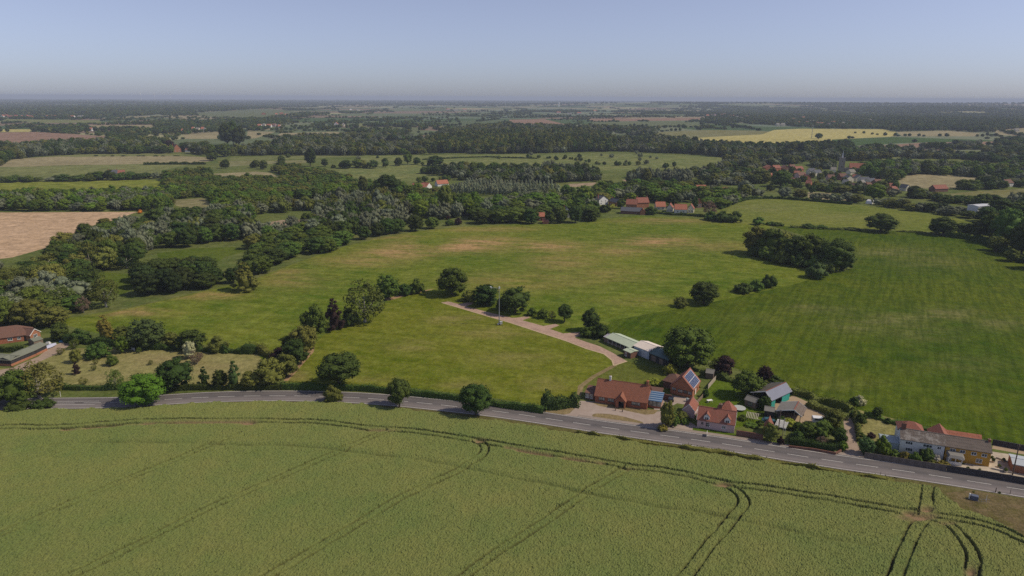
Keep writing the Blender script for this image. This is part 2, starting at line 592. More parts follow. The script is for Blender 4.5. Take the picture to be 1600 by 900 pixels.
def trunk_mesh(kind, seed, m):
    r = np.random.default_rng(seed); mb = MB()
    if kind == 'conifer':
        mb.tube((0, 0, -.02), (0, 0, .8), .03, .008, 6)
    elif kind == 'bush':
        for i in range(4):
            a = i * 1.57 + r.uniform(0, .5); mb.tube((math.cos(a) * .03, math.sin(a) * .03, -.02), (math.cos(a) * .2, math.sin(a) * .2, .5), .02, .008, 5)
    else:
        t = r.uniform(-.02, .02, 2)
        mb.tube((0, 0, -.02), (t[0], t[1], .16), .036, .028, 8)
        mb.tube((t[0], t[1], .155), (t[0] * 2, t[1] * 2, .55), .027, .012, 8)
        for i in range(7):
            a = i * .9 + r.uniform(0, .5); z = r.uniform(.14, .3); L = r.uniform(.22, .33)
            p = (math.cos(a) * L, math.sin(a) * L, z + r.uniform(.2, .38))
            mb.tube((t[0], t[1], z), p, .013, .004, 5)
    return mb.mesh('trunk', m)


_tm = {}
NVAR = {'broad': 5, 'oak': 3, 'stem': 2, 'tall': 2, 'loose': 2, 'willow': 3, 'poplar': 2, 'conifer': 3, 'bush': 3}
NAMES = {'broad': ('broadleaf_tree', 'tree'), 'oak': ('broadleaf_tree', 'tree'), 'stem': ('broadleaf_tree', 'tree'), 'tall': ('broadleaf_tree', 'tree'), 'loose': ('airy_tree', 'tree'),
         'willow': ('willow_tree', 'tree'), 'poplar': ('poplar_tree', 'tree'), 'conifer': ('conifer_tree', 'conifer'), 'bush': ('bush', 'bush')}
N_IND = [0]


def tree_at(loc, w, h, kind, tone, label, group=None, var=None):
    """one tree: Empty at its base > crown, trunk"""
    v = random.randrange(NVAR[kind]) if var is None else var
    nm, cat = NAMES[kind]
    e = empty(nm, loc, random.uniform(0, 6.28))
    e.scale = (w * random.uniform(.94, 1.06), w * random.uniform(.94, 1.06), h)
    link('crown', crown(kind, v, tone), e)
    tk = (kind, v % 2, kind == 'loose')
    if tk not in _tm: _tm[tk] = trunk_mesh(kind, v, M_BARK_PALE if kind == 'loose' else M_BARK)
    link('trunk', _tm[tk], e)
    tag(e, label, cat, group)
    N_IND[0] += 1
    return e


TREES_PLACED = []


def tree_px(px, py, wpx, hpx, kind, tone, label, group=None, var=None):
    """a tree whose foot stands on the ground seen at photo pixel (px, py); its real size follows from its distance"""
    p = g1(px, py)
    r = float(P([p])[1][0])
    dep = math.atan2(CAM_H - p.z, math.hypot(p.x, p.y))
    h = (hpx * r / FPX) / math.cos(dep)
    w = wpx * r / FPX * 1.06
    h = max(h - w * math.sin(dep) * .30, h * .6) * 1.04
    TREES_PLACED.append((p.x, p.y, w * .45))
    return tree_at(p, w, h, kind, tone, label, group, var)


def leafstrip(name, pts, width, height, tone, seed=0, ls=.35, dens=16.0, label=None, cat='hedge', ragged=.25, group=None, core=True):
    """a hedge along world points: leaf faces over an uneven inner body; ONE mesh object"""
    r = np.random.default_rng(seed)
    pts = [np.array(p, float) for p in pts]
    V = []; Q = []; tone_a = []; nv = 0
    org = pts[0].copy()
    # resample
    path = []
    for a, b in zip(pts[:-1], pts[1:]):
        n = max(1, int(np.linalg.norm(b - a) / .9))
        for k in range(n): path.append(a + (b - a) * k / n)
    path.append(pts[-1]); path = np.array(path)
    tg = np.gradient(path[:, :2], axis=0); tg /= np.linalg.norm(tg, axis=1)[:, None] + 1e-9
    nr = np.stack([-tg[:, 1], tg[:, 0]], 1)
    hw = width / 2 * (1 + ragged * (vnoise(np.arange(len(path)), np.zeros(len(path)), 3.1, seed) * 2 - 1))
    hh = height * (1 + ragged * (vnoise(np.arange(len(path)), np.ones(len(path)) * 9, 2.3, seed + 5) * 2 - 1))
    prof = [(-1, 0), (-1.0, .5), (-.85, .88), (0, 1), (.85, .88), (1.0, .5), (1, 0)]
    rows = []
    for i in range(len(path)):
        for (u, z) in prof:
            rows.append([path[i, 0] + nr[i, 0] * u * hw[i] * .86, path[i, 1] + nr[i, 1] * u * hw[i] * .86, path[i, 2] + z * hh[i] * .9 - .02])
    V.append(np.array(rows) + r.uniform(-.06, .06, (len(rows), 3)) * width / 2); m = len(prof)
    fs = []
    for i in range(len(path) - 1):
        for k in range(m - 1): fs.append((i * m + k, i * m + k + 1, (i + 1) * m + k + 1, (i + 1) * m + k))
    Q.append(np.array(fs)); nv = len(rows); tone_a.append(np.full(nv, .25))
    n = int(len(path) * .9 * (width + 2 * height) * dens / 2)
    i = r.integers(0, len(path), n); t = r.uniform(0, 1, n)
    # walk around the profile
    per = r.uniform(-1, 1, n)
    side = np.abs(per) > .38
    u = np.where(side, np.sign(per) * r.uniform(.88, 1.08, n), per / .38)
    z = np.where(side, r.uniform(0, 1, n), r.uniform(.9, 1.12, n) - .12 * (per / .38) ** 2)
    px = path[i] + np.stack([tg[i, 0] * t, tg[i, 1] * t, 0 * t], 1)
    c = px + np.stack([nr[i, 0] * u * hw[i], nr[i, 1] * u * hw[i], z * hh[i]], 1)
    d = np.stack([nr[i, 0] * u, nr[i, 1] * u, np.where(side, .3, 1.2)], 1) + r.normal(size=(n, 3)) * .45
    d /= np.linalg.norm(d, axis=1)[:, None]
    a = np.cross(d, r.normal(size=(n, 3))); a /= np.linalg.norm(a, axis=1)[:, None]
    b = np.cross(d, a); sz = ls * r.uniform(.5, 1.1, (n, 1)) * .6
    V.append(np.stack([c + a * sz, c + b * sz, c - a * sz, c - b * sz], 1).reshape(-1, 3))
    Q.append(np.arange(n * 4).reshape(n, 4) + nv)
    tone_a.append(np.repeat(np.clip(r.uniform(0, .6, n) + .4 * vnoise(c[:, 0], c[:, 1], 2.5, seed), 0, 1), 4))
    V = np.concatenate(V) - org
    me = mesh_np(name, V, np.concatenate(Q), [LEAF[tone]])
    ta = np.concatenate(tone_a)
    if len(me.vertices) == len(ta):
        at = me.attributes.new('tone', 'FLOAT', 'POINT'); at.data.foreach_set('value', ta.astype(np.float32))
    o = link(name, me); o.location = org
    tag(o, label, cat, group)
    return o


def hedge_px(pts, width, height, tone, label, seed=0, **k):
    w = G(catmull(pts, 6))
    return leafstrip('hedge', w, width, height, tone, seed, label=label, **k)
# ------------------------------------------------------------------ ground materials
M_PATCH, nt, bs = nodes('far_fields')
co = coords(nt, scale=(1 / 420, 1 / 560, .0001), rot=R(17))
nw = noise(nt, coords(nt), 1 / 260, 2)
vw = nt.nodes.new('ShaderNodeVectorMath'); vw.operation = 'ADD'
nt.links.new(co, vw.inputs[0]); nt.links.new(math_n(nt, 'MULTIPLY', nw, .35), vw.inputs[1])
vo = nt.nodes.new('ShaderNodeTexVoronoi'); vo.distance = 'CHEBYCHEV'; vo.inputs['Scale'].default_value = 1.0; nt.links.new(vw.outputs[0], vo.inputs['Vector'])
sx = nt.nodes.new('ShaderNodeSeparateColor'); nt.links.new(vo.outputs['Color'], sx.inputs[0])
cr = nt.nodes.new('ShaderNodeValToRGB'); cr.color_ramp.interpolation = 'CONSTANT'
cols = [(.0, (.09, .12, .05)), (.2, (.17, .19, .11)), (.36, (.06, .10, .03)), (.48, (.26, .22, .13)), (.6, (.12, .15, .07)), (.72, (.20, .145, .10)), (.8, (.30, .29, .15)), (.88, (.13, .17, .11))]
el = cr.color_ramp.elements
el[0].position = 0; el[0].color = (*cols[0][1], 1); el[1].position = cols[1][0]; el[1].color = (*cols[1][1], 1)
for p_, c_ in cols[2:]:
    e_ = el.new(p_); e_.color = (*c_, 1)
nt.links.new(sx.outputs[0], cr.inputs[0])
n2 = noise(nt, coords(nt), 1 / 45, 4, .6)
nt.links.new(mixc(nt, ramp(nt, n2, .3, .7), mixc(nt, .22, cr.outputs[0], (.03, .05, .02)), cr.outputs[0]), bs.inputs['Base Color'])
bs.inputs['Roughness'].default_value = 1; bs.inputs['Specular IOR Level'].default_value = .1

DRYC = (.28, .20, .11)
F = {}
F['meadow'] = field_mat('meadow_grass', (.070, .125, .036), (.14, .175, .07), DRYC, streak=.4, fine=.6, bumpd=.2)
F['pasture'] = field_mat('pasture_grass', (.060, .130, .008), (.148, .195, .028), (.42, .27, .125), streak=.55, fine=1.1, mid=14, dryfac=1.35)
F['bigfield'] = field_mat('young_crop', (.050, .108, .007), (.108, .152, .016), (.27, .24, .10), stripe=(R(29), 3.2, .42), streak=.18, fine=1.2, mid=10, dryfac=1.1)
F['upperfield'] = field_mat('upper_pasture', (.100, .158, .026), (.175, .215, .055), (.26, .24, .11), streak=.4, mid=14)
F['lawn'] = field_mat('mown_field', (.088, .142, .008), (.160, .192, .026), (.36, .26, .13), streak=.5, fine=1.6, mid=5, dryfac=1.2, bumpd=.1)
F['orchard'] = field_mat('orchard_grass', (.20, .20, .062), (.29, .26, .105), (.3, .22, .12), streak=.3, fine=1.5, mid=5)
F['garden'] = field_mat('garden_lawn', (.07, .135, .014), (.12, .19, .028), fine=2, mid=4, bumpd=.06)
F['backlawn'] = field_mat('back_lawn', (.105, .145, .035), (.15, .18, .055), fine=2, mid=4, bumpd=.05)
F['drygrass'] = field_mat('dry_verge_grass', (.21, .165, .075), (.29, .22, .12), fine=2.5, mid=3, bumpd=.05)
F['verge'] = field_mat('verge_grass', (.09, .10, .032), (.17, .15, .065), fine=2.5, mid=3, bumpd=.12)
F['rough'] = field_mat('rough_ground', (.095, .105, .035), (.20, .145, .085), fine=1.6, mid=2.5, bumpd=.2)
F['cropsoil'] = field_mat('crop_floor', (.06, .065, .025), (.12, .10, .05), fine=2, mid=3, bumpd=.1)
F['plough'] = field_mat('ploughed_soil', (.46, .315, .19), (.58, .41, .27), stripe=(R(82), 7.0, .16), streak=.3, fine=.5, bumpd=.1)
F['tan'] = field_mat('pale_stubble', (.27, .235, .13), (.36, .31, .18), fine=.4, big=120)
F['tanlines'] = field_mat('khaki_crop', (.20, .19, .085), (.25, .23, .11), fine=.5, tram=(R(24), 17.0, (.42, .33, .24)))
F['green_bright'] = field_mat('bright_crop', (.13, .19, .025), (.20, .24, .05), fine=.4, streak=.6)
F['greygreen'] = field_mat('grey_green_crop', (.14, .185, .09), (.20, .235, .12), fine=.3, streak=.2)
F['bluegreen'] = field_mat('blue_green_crop', (.11, .155, .10), (.15, .19, .13), fine=.3)
F['yellow'] = field_mat('ripening_barley', (.42, .37, .125), (.52, .46, .18), fine=.3, big=200)
F['olive'] = field_mat('olive_crop', (.18, .19, .085), (.23, .23, .12), fine=.3)
F['deepgreen'] = field_mat('deep_green_crop', (.05, .105, .035), (.065, .13, .045), fine=.3)
F['redsoil'] = field_mat('reddish_soil', (.27, .17, .12), (.34, .22, .16), fine=.4, stripe=(R(70), 30, .2))
F['reed'] = field_mat('dry_reed', (.30, .22, .15), (.38, .29, .20), fine=.5, mid=5)
F['marsh'] = field_mat('marsh_grass', (.085, .150, .055), (.175, .21, .095), fine=.4, streak=.7, big=50)
F['clearing'] = field_mat('clearing_grass', (.07, .125, .02), (.12, .17, .035), fine=1, mid=8)
F['woodfloor'] = field_mat('wood_floor', (.022, .034, .012), (.04, .055, .02), fine=.6, mid=8)
F['paving'] = plain('forecourt', (.36, .28, .235), .95, .18, .5, obj=False, spec=.1, c2=(.33, .275, .235))
F['drive'] = plain('gravel_drive', (.33, .25, .19), .95, .22, .5, obj=False, spec=.1)
F['gravel'] = plain('gravel_yard', (.36, .27, .18), .95, .15, .6, obj=False, spec=.1)
F['brickpath'] = plain('brick_path', (.38, .265, .205), .95, .35, 1.1, obj=False, spec=.1)
F['palepave'] = plain('pale_paving', (.42, .36, .28), .95, .35, .8, obj=False, spec=.1)
F['earthpath'] = plain('earth_path', (.33, .22, .12), .95, .3, 1.2, obj=False, spec=.1)


def asphalt():
    m, nt, bs = nodes('asphalt')
    tc = nt.nodes.new('ShaderNodeAttribute'); tc.attribute_name = 'across'
    n = noise(nt, coords(nt), 3.0, 5, .6); n2 = noise(nt, coords(nt), .12, 4, .6)
    # worn wheel paths: paler bands at fixed distance from the centre line
    w = nt.nodes.new('ShaderNodeValToRGB'); e = w.color_ramp.elements
    e[0].position = 0; e[0].color = (.5, .5, .5, 1); e[1].position = 1; e[1].color = (.42, .42, .42, 1)
    for p_, v_ in ((.12, .62), (.22, .98), (.33, .62), (.42, .5), (.5, .12), (.60, .10), (.72, .32), (.80, .14), (.93, .22)):
        q = e.new(p_); q.color = (v_, v_, v_, 1)
    nt.links.new(tc.outputs['Fac'], w.inputs[0])
    f = math_n(nt, 'ADD', math_n(nt, 'MULTIPLY', w.outputs[0], .75), math_n(nt, 'MULTIPLY', ramp(nt, n2, .35, .65), .25))
    col = mixc(nt, f, (.092, .086, .087), (.235, .205, .195))
    nt.links.new(mixc(nt, ramp(nt, n, .3, .7), mixc(nt, .2, col, (.02, .02, .02)), col), bs.inputs['Base Color'])
    bs.inputs['Roughness'].default_value = .85; bs.inputs['Specular IOR Level'].default_value = .25
    return m


F['road'] = asphalt()
M_LINE = plain('road_paint', (.62, .60, .56), .8, .2, 2.0, spec=.2)
M_KERB = plain('kerb_stone', (.40, .35, .30), .9, .2, 2.0)

# ------------------------------------------------------------------ the road: a real centre line and width
ROAD_PX = [(-420, 664), (-200, 643), (-60, 634.5), (80, 629.7), (160, 630), (230, 626.7), (300, 621.3), (400, 618.4), (500, 619), (600, 624), (700, 634), (800, 645.6),
           (947, 668.3), (1100, 689), (1200, 704.5), (1300, 720.5), (1400, 734), (1500, 749.3), (1600, 765.5), (1730, 788), (1900, 822), (2200, 890)]
_rc = G(ROAD_PX)[:, :2]
ROAD = catmull(_rc, 10)
# evenly spaced
_seg = np.r_[0, np.cumsum(np.linalg.norm(np.diff(ROAD, axis=0), axis=1))]
_s = np.arange(0, _seg[-1], 2.0)
ROAD = np.stack([np.interp(_s, _seg, ROAD[:, 0]), np.interp(_s, _seg, ROAD[:, 1])], 1)
for _ in range(30): ROAD[1:-1] = (ROAD[:-2] + ROAD[2:] + 2 * ROAD[1:-1]) / 4
RT = np.gradient(ROAD, axis=0); RT /= np.linalg.norm(RT, axis=1)[:, None]
RN = np.stack([-RT[:, 1], RT[:, 0]], 1)          # points away from the camera (+Y side)
RW = 4.1
road_far = ROAD + RN * RW
road_near = ROAD - RN * RW


def road_pt(s, off, z=0.0):
    """point at metre s along the road, off metres to the far side"""
    i = s / 2.0
    k = np.arange(len(ROAD))
    c = np.array([np.interp(i, k, ROAD[:, 0]), np.interp(i, k, ROAD[:, 1])])
    n = np.array([np.interp(i, k, RN[:, 0]), np.interp(i, k, RN[:, 1])])
    q = c + n * off
    return np.array([q[0], q[1], float(H(q[0], q[1])) + z])


def road_s(px, py):
    w = G([(px, py)])[0]
    return 2.0 * int(np.argmin(np.hypot(ROAD[:, 0] - w[0], ROAD[:, 1] - w[1])))


# ------------------------------------------------------------------ the regions of the ground (photo pixels on the ground plane)
REG = []      # name, label, material, world polygon


def reg(name, label, mat, pts, smooth=False, world_pts=False):
    if world_pts: w = np.array(pts)[:, :2]
    else:
        if smooth: pts = catmull(pts, 4, True)
        w = G(pts)[:, :2]
    REG.append((name, label, F[mat] if isinstance(mat, str) else mat, w))


reg('meadow', 'rough green meadow land of the valley between the woods', 'meadow', [(-900, 236), (0, 236), (800, 233), (1600, 236), (2500, 236), (3400, 1100), (800, 1500), (-1800, 1100)])
# far fields
reg('field', 'brown field far off at the left edge beneath a hedge line', 'redsoil', [(-200, 208), (0, 207), (60, 206), (165, 213), (168, 219), (80, 224), (0, 227), (-200, 230)])
reg('field', 'narrow pale yellow field far off at the left edge', 'yellow', [(-150, 202), (55, 202), (50, 206), (-150, 208)])
reg('field', 'thin grey green field beside the far red roofed village at the left', 'greygreen', [(10, 186), (155, 188), (160, 192), (60, 192), (0, 190)])
reg('field', 'tan field far off left of centre behind the trees', 'tan', [(140, 196), (240, 195), (245, 202), (130, 202)])
reg('field', 'pinkish tan field left of the tall poplar clump', 'tan', [(285, 211), (345, 205), (350, 217), (290, 217)])
reg('field', 'tan field strip right of the tall poplar clump', 'tan', [(387, 205), (430, 206), (400, 216), (385, 217)])
reg('field', 'long pale brown field right of the tall poplar clump', 'tan', [(440, 208), (520, 206), (590, 209), (585, 214), (480, 217), (420, 217)])
reg('field', 'far grey green field above the long pale brown one', 'bluegreen', [(300, 177), (420, 170), (480, 176), (440, 182), (380, 186), (310, 181)])
reg('field', 'far pale green field in the middle with a lone bush', 'bluegreen', [(560, 198), (655, 199), (655, 207), (556, 205)])
reg('field', 'thin pale green field above the far middle one', 'greygreen', [(562, 193), (635, 194), (636, 197), (560, 197)])
reg('field', 'far pale strip field right of the brown wood', 'olive', [(686, 197), (735, 197), (735, 201), (690, 201)])
reg('field', 'small reddish brown field in front of the far wood', 'redsoil', [(650, 213), (688, 212), (690, 217), (648, 217)])
reg('field', 'wide tan field with green strips at the left', 'tan', [(30, 248), (120, 244), (230, 243), (322, 246), (322, 253), (225, 257), (110, 258), (0, 262), (-60, 262)], True)
reg('field', 'green strip field below the wide tan field at the left', 'greygreen', [(-80, 262), (0, 261), (120, 259), (225, 256), (300, 256), (255, 266), (250, 276), (150, 281), (30, 283), (-80, 284)])
reg('field', 'green field top between the wood and the tan field at the left', 'greygreen', [(60, 244), (130, 240), (250, 239), (312, 243), (230, 244), (120, 245)])
reg('field', 'bright green strip field at the left with a track at its right end', 'green_bright', [(-150, 286), (0, 285), (100, 283), (230, 281), (256, 283), (258, 292), (240, 299), (235, 303), (0, 310), (-150, 314)])
reg('field', 'ploughed brown field at the left edge of the view', 'plough', [(-500, 334), (-100, 333), (0, 332), (215, 331), (165, 348), (130, 356), (80, 385), (20, 402), (-60, 412), (-600, 430)])
reg('field', 'small khaki field with pale wheel lines at the left', 'tanlines', [(268, 313), (318, 309), (330, 322), (300, 329), (275, 321)])
reg('field', 'tan triangular field behind the green plantation', 'tan', [(325, 272), (400, 268), (422, 270), (447, 282), (430, 285), (332, 281)])
reg('field', 'pale strip meadow between hedges left of centre', 'olive', [(340, 252), (480, 250), (478, 255), (400, 257), (350, 261)])
reg('field', 'thin green field beyond the pale strip meadow', 'greygreen', [(360, 246), (470, 243), (560, 244), (480, 248), (360, 251)])
reg('marsh', 'broad grazing marsh across the middle distance', 'marsh', [(515, 264), (560, 258), (700, 252), (760, 246), (800, 244), (900, 240), (1000, 240), (1130, 246), (1140, 262), (1000, 266), (900, 266), (800, 264), (720, 272), (650, 284), (560, 283), (535, 272)])
reg('marsh', 'green marsh strip with scattered bushes below the far wood', 'marsh', [(560, 244), (700, 242), (840, 241), (820, 246), (700, 251), (560, 256)])
reg('marsh', 'green marsh left of the church', 'marsh', [(1280, 236), (1400, 232), (1480, 238), (1500, 246), (1420, 250), (1290, 252)])
reg('field', 'khaki field with ragged patches right of the village', 'tan', [(1405, 277), (1420, 272), (1500, 274), (1546, 281), (1540, 288), (1480, 295), (1430, 294), (1405, 286)])
reg('field', 'tan paddock in front of the village houses', 'tan', [(1262, 300), (1330, 303), (1340, 309), (1336, 314), (1290, 315), (1262, 309)])
reg('field', 'olive green field at the right edge above the white house', 'olive', [(1440, 307), (1520, 299), (1600, 295), (1800, 292), (1800, 318), (1560, 320), (1480, 315)])
reg('field', 'olive coloured far field at the left end of the yellow fields', 'olive', [(1010, 208), (1100, 203), (1180, 204), (1215, 207), (1200, 213), (1080, 216), (1025, 214)])
reg('field', 'long pale yellow barley field far right of centre', 'yellow', [(1056, 218), (1110, 214), (1190, 210), (1210, 203), (1250, 201), (1380, 202), (1400, 206), (1400, 213), (1320, 217), (1310, 226), (1100, 227)])
reg('field', 'dark green strip field among the far yellow fields', 'deepgreen', [(1300, 218), (1400, 214), (1545, 219), (1560, 221), (1420, 223), (1330, 228), (1300, 225)])
reg('field', 'pinkish tan field far right behind bushes', 'tan', [(1400, 206), (1480, 204), (1530, 208), (1530, 213), (1410, 213)])
reg('field', 'thin brown field below the dark green strip', 'redsoil', [(1370, 228), (1440, 223), (1555, 221), (1560, 225), (1440, 230)])
reg('field', 'tan field far off at the right edge', 'tan', [(1556, 204), (1600, 200), (1750, 200), (1750, 214), (1555, 211)])
reg('field', 'far pinkish strip field right of centre', 'redsoil', [(920, 186), (1095, 184), (1110, 186), (1095, 188), (925, 190)])
reg('field', 'far blue green strip field right of centre', 'bluegreen', [(925, 191), (1060, 190), (1105, 196), (1105, 199), (1000, 198), (925, 195)])
reg('field', 'far pink tilted field in the middle', 'redsoil', [(795, 187), (850, 186), (887, 195), (850, 198), (800, 197)])
# valley details
reg('reed_bed', 'dry pinkish reed bed among the silver willows', 'reed', [(386, 362), (400, 352), (440, 344), (475, 344), (470, 352), (430, 362), (400, 368)], True)
reg('reed_bed', 'pale reed patch behind the poplar plantation', 'reed', [(775, 297), (815, 290), (838, 290), (830, 296), (800, 303), (778, 303)])
reg('reed_bed', 'second pale reed patch right of the poplar plantation', 'reed', [(882, 288), (930, 285), (935, 289), (890, 293)])
reg('reed_bed', 'thin pale reed strip behind the village trees', 'reed', [(972, 281), (1030, 279), (1032, 284), (980, 286)])
reg('clearing', 'grassy clearing within the wood left of the pasture', 'clearing', [(245, 396), (300, 388), (365, 386), (385, 392), (350, 402), (330, 418), (250, 412)])
reg('clearing', 'small bright clearing in the wood near the left garden', 'clearing', [(140, 424), (205, 428), (207, 450), (190, 462), (165, 450), (140, 440)])
reg('clearing', 'green glade beneath the poplar plantation', 'meadow', [(640, 338), (700, 310), (720, 296), (800, 300), (860, 305), (850, 320), (780, 330), (720, 342), (650, 346)])
reg('clearing', 'pale green glade left of the plantation', 'olive', [(455, 312), (570, 308), (575, 314), (500, 322), (455, 322)])
reg('clearing', 'green glade behind the first red roofed houses', 'marsh', [(870, 292), (930, 292), (940, 300), (905, 312), (870, 304)])
# big fields
reg('pasture', 'big rough pasture with dry patches in the middle', 'pasture',
    [(105, 497), (200, 482), (330, 452), (395, 437), (440, 419), (490, 401), (540, 385), (590, 372), (650, 362), (720, 354), (800, 351), (900, 350), (935, 342), (1000, 337), (1080, 340), (1120, 347), (1200, 352),
     (1230, 380), (1300, 428), (1230, 448), (1090, 478), (960, 503), (930, 525), (800, 520), (740, 470), (600, 465), (560, 500), (510, 520), (470, 570), (420, 590), (380, 548), (260, 530), (150, 520), (90, 505)])
reg('pasture', 'pale green pasture upper right beyond the hedge line', 'upperfield', [(1125, 326), (1160, 312), (1200, 309), (1330, 319), (1450, 334), (1545, 350), (1500, 364), (1400, 360), (1300, 357), (1180, 351), (1100, 345)])
reg('crop_field', 'large dark green young crop field at the right', 'bigfield',
    [(930, 522), (960, 500), (1085, 478), (1230, 447), (1300, 427), (1332, 420), (1335, 400), (1280, 375), (1200, 352), (1300, 357), (1400, 361), (1510, 372), (1560, 385), (1620, 415), (1900, 500), (2300, 640), (2300, 900), (1700, 716),
     (1600, 697), (1540, 690), (1420, 665), (1340, 642), (1290, 626), (1240, 610), (1180, 585), (1100, 560), (1040, 546), (990, 528), (950, 522)])
reg('mown_field', 'yellow green mown field behind the road with the mast on it', 'lawn',
    [(440, 606), (455, 585), (480, 548), (510, 520), (560, 503), (605, 470), (660, 455), (720, 463), (800, 495), (900, 530), (960, 563), (958, 572), (925, 590), (905, 606), (895, 625), (860, 636), (760, 620), (640, 606)])
reg('orchard', 'dry grassy orchard garden by the road at the left', 'orchard', [(-60, 575), (20, 575), (90, 545), (200, 542), (400, 550), (420, 575), (400, 606), (300, 606), (180, 606), (90, 610), (-60, 625)])
reg('track', 'gravel track beside the long green roofed shed', 'drive', [(-40, 585), (17, 575), (60, 557), (80, 541), (100, 534), (112, 537), (95, 550), (60, 566), (20, 588), (-40, 605)])
reg('lawn', 'lawn behind the brick bungalow', 'backlawn', [(915, 615), (910, 600), (935, 585), (960, 572), (982, 564), (1010, 572), (1045, 582), (1056, 600), (1040, 620), (1000, 612), (940, 600)])
reg('path', 'worn earth strip down the left side of the mown field', 'earthpath', [(443, 595), (455, 580), (470, 562), (484, 545), (492, 541), (490, 550), (476, 566), (462, 582), (450, 595)])
reg('path', 'curved earth path between the trees at the mown field top', 'earthpath', [(600, 467), (625, 461), (650, 456), (672, 452), (680, 451), (660, 456), (632, 463), (606, 470)])
reg('track', 'grass track curving from the brick path to the road', 'drygrass', [(955, 571), (965, 571), (930, 590), (912, 604), (907, 622), (901, 622), (903, 603), (925, 587)])
reg('verge', 'dry grass verge between the conifer hedge and the road', 'drygrass', [(760, 640), (850, 640), (897, 633), (908, 629), (910, 640), (885, 651), (850, 652), (780, 641)])
reg('forecourt', 'pinkish tarmac forecourt in front of the brick bungalow', 'paving',
    [(868, 650), (890, 646), (903, 633), (906, 626), (935, 628), (1010, 645), (1035, 642), (1050, 655), (1062, 664), (1070, 655), (1092, 668), (1090, 684), (1060, 690), (980, 678), (900, 664)])
reg('lawn', 'dry grass strip right under the bungalow front wall', 'drygrass', [(924, 628), (1012, 640), (1030, 640), (1022, 647), (1008, 648), (975, 641), (935, 634)])
reg('lawn', 'half moon island of dry grass inside the forecourt', 'drygrass', [(925, 649), (935, 646), (965, 649), (1000, 658), (1004, 662), (995, 665), (965, 662), (935, 655)], True)
reg('driveway', 'paved drive between the bungalow and the solar roofed house', 'paving', [(1018, 622), (1045, 616), (1085, 624), (1084, 634), (1058, 630), (1035, 642), (1022, 640)])
reg('verge', 'bright grass bank in front of the pink cottage', 'garden', [(1080, 680), (1083, 668), (1146, 677), (1196, 687), (1240, 694), (1240, 703), (1160, 692), (1100, 683)])
reg('lawn', 'bright back lawn between the solar roofed house and pink cottage', 'garden', [(1086, 640), (1102, 606), (1120, 590), (1150, 600), (1200, 625), (1210, 640), (1190, 662), (1150, 668), (1100, 652)])
reg('yard', 'gravel yard behind the pitched barn', 'gravel', [(1205, 634), (1225, 624), (1240, 618), (1262, 628), (1284, 642), (1302, 652), (1300, 664), (1262, 664), (1240, 658), (1215, 650)])
reg('driveway', 'gravel lane running down to the road between gardens', 'drive', [(1317, 652), (1328, 652), (1336, 665), (1338, 690), (1350, 713), (1344, 724), (1312, 714), (1322, 696), (1321, 682)])
reg('garden_bed', 'soil and rough grass of the garden left of the white cottage', 'orchard', [(1340, 640), (1400, 655), (1402, 690), (1370, 705), (1345, 700), (1338, 665)])
reg('yard', 'pale paved yard around the yellow cottage', 'palepave', [(1470, 722), (1500, 728), (1546, 705), (1620, 716), (1760, 745), (1760, 776), (1600, 747), (1478, 732)])
reg('track', 'sandy strip at the far edge of the paved yard', 'gravel', [(1552, 695), (1620, 706), (1760, 735), (1760, 741), (1600, 710), (1550, 701)])
reg('path', 'pinkish brick path with side spurs crossing the mown field', 'brickpath',
    [(690, 472.8), (700, 471), (717, 475), (735, 472), (741, 474), (728, 478.5), (760, 487), (800, 496.5), (806, 496.5), (824, 494), (829, 496), (816, 500.5), (849, 509.3), (868, 506), (874, 508.5), (859, 514),
     (880, 521), (905, 519), (912, 521.5), (898, 527.7), (917, 534.5), (937, 541), (957, 551), (979.7, 564.4), (959, 571), (956.5, 563), (944, 553), (917, 545), (885, 532.8), (841, 518.5), (800, 505), (750, 490.5)])
# near side of the road: the crop floor and verge
_edge = np.array([(-420, 676), (-200, 655), (0, 644), (75, 641), (160, 640), (230, 638), (300, 631), (420, 628), (500, 629), (560, 632), (640, 641), (720, 651), (800, 662), (950, 684.5), (1100, 708.5), (1200, 722.5), (1300, 739.5), (1400, 753), (1465, 762),
                  (1478, 778), (1500, 793), (1560, 818), (1640, 862), (1800, 960), (1900, 1100)], float)
CROP_EDGE = _edge
we = G(_edge)[:, :2]
reg('verge', 'grass verge along the near side of the road', 'verge', np.r_[road_near[::4] + RN[::4] * .3, [[260, 60], [-300, 60]]], world_pts=True)
reg('rough_ground', 'rough brown and green ground at the lower right corner', 'rough', [(1478, 770), (1520, 766), (1600, 781), (1700, 797), (1900, 835), (2000, 1100), (1900, 1100), (1640, 862), (1560, 818), (1500, 793)])
reg('crop_floor', 'soil under the foreground crop', 'cropsoil', np.r_[we, [[200, -40], [-420, -40]]], world_pts=True)
reg('road', 'two lane asphalt road crossing the picture', 'road', np.r_[road_far, road_near[::-1]], world_pts=True)

# ------------------------------------------------------------------ one ground, cut exactly along the region outlines
pts = []
rr = 70.0
while rr < 46000:
    for a in np.linspace(-56, 56, 105 if rr > 150 else 40):
        pts.append((rr * math.sin(R(a)), rr * math.cos(R(a))))
    rr *= 1.022 if 230 < rr < 620 else 1.04
pts += [(-60000, -2000), (60000, -2000), (60000, 30000), (-60000, 30000), (0, -300), (-300, -100), (300, -100), (-1500, 100), (1500, 100), (-6000, 500), (6000, 500)]
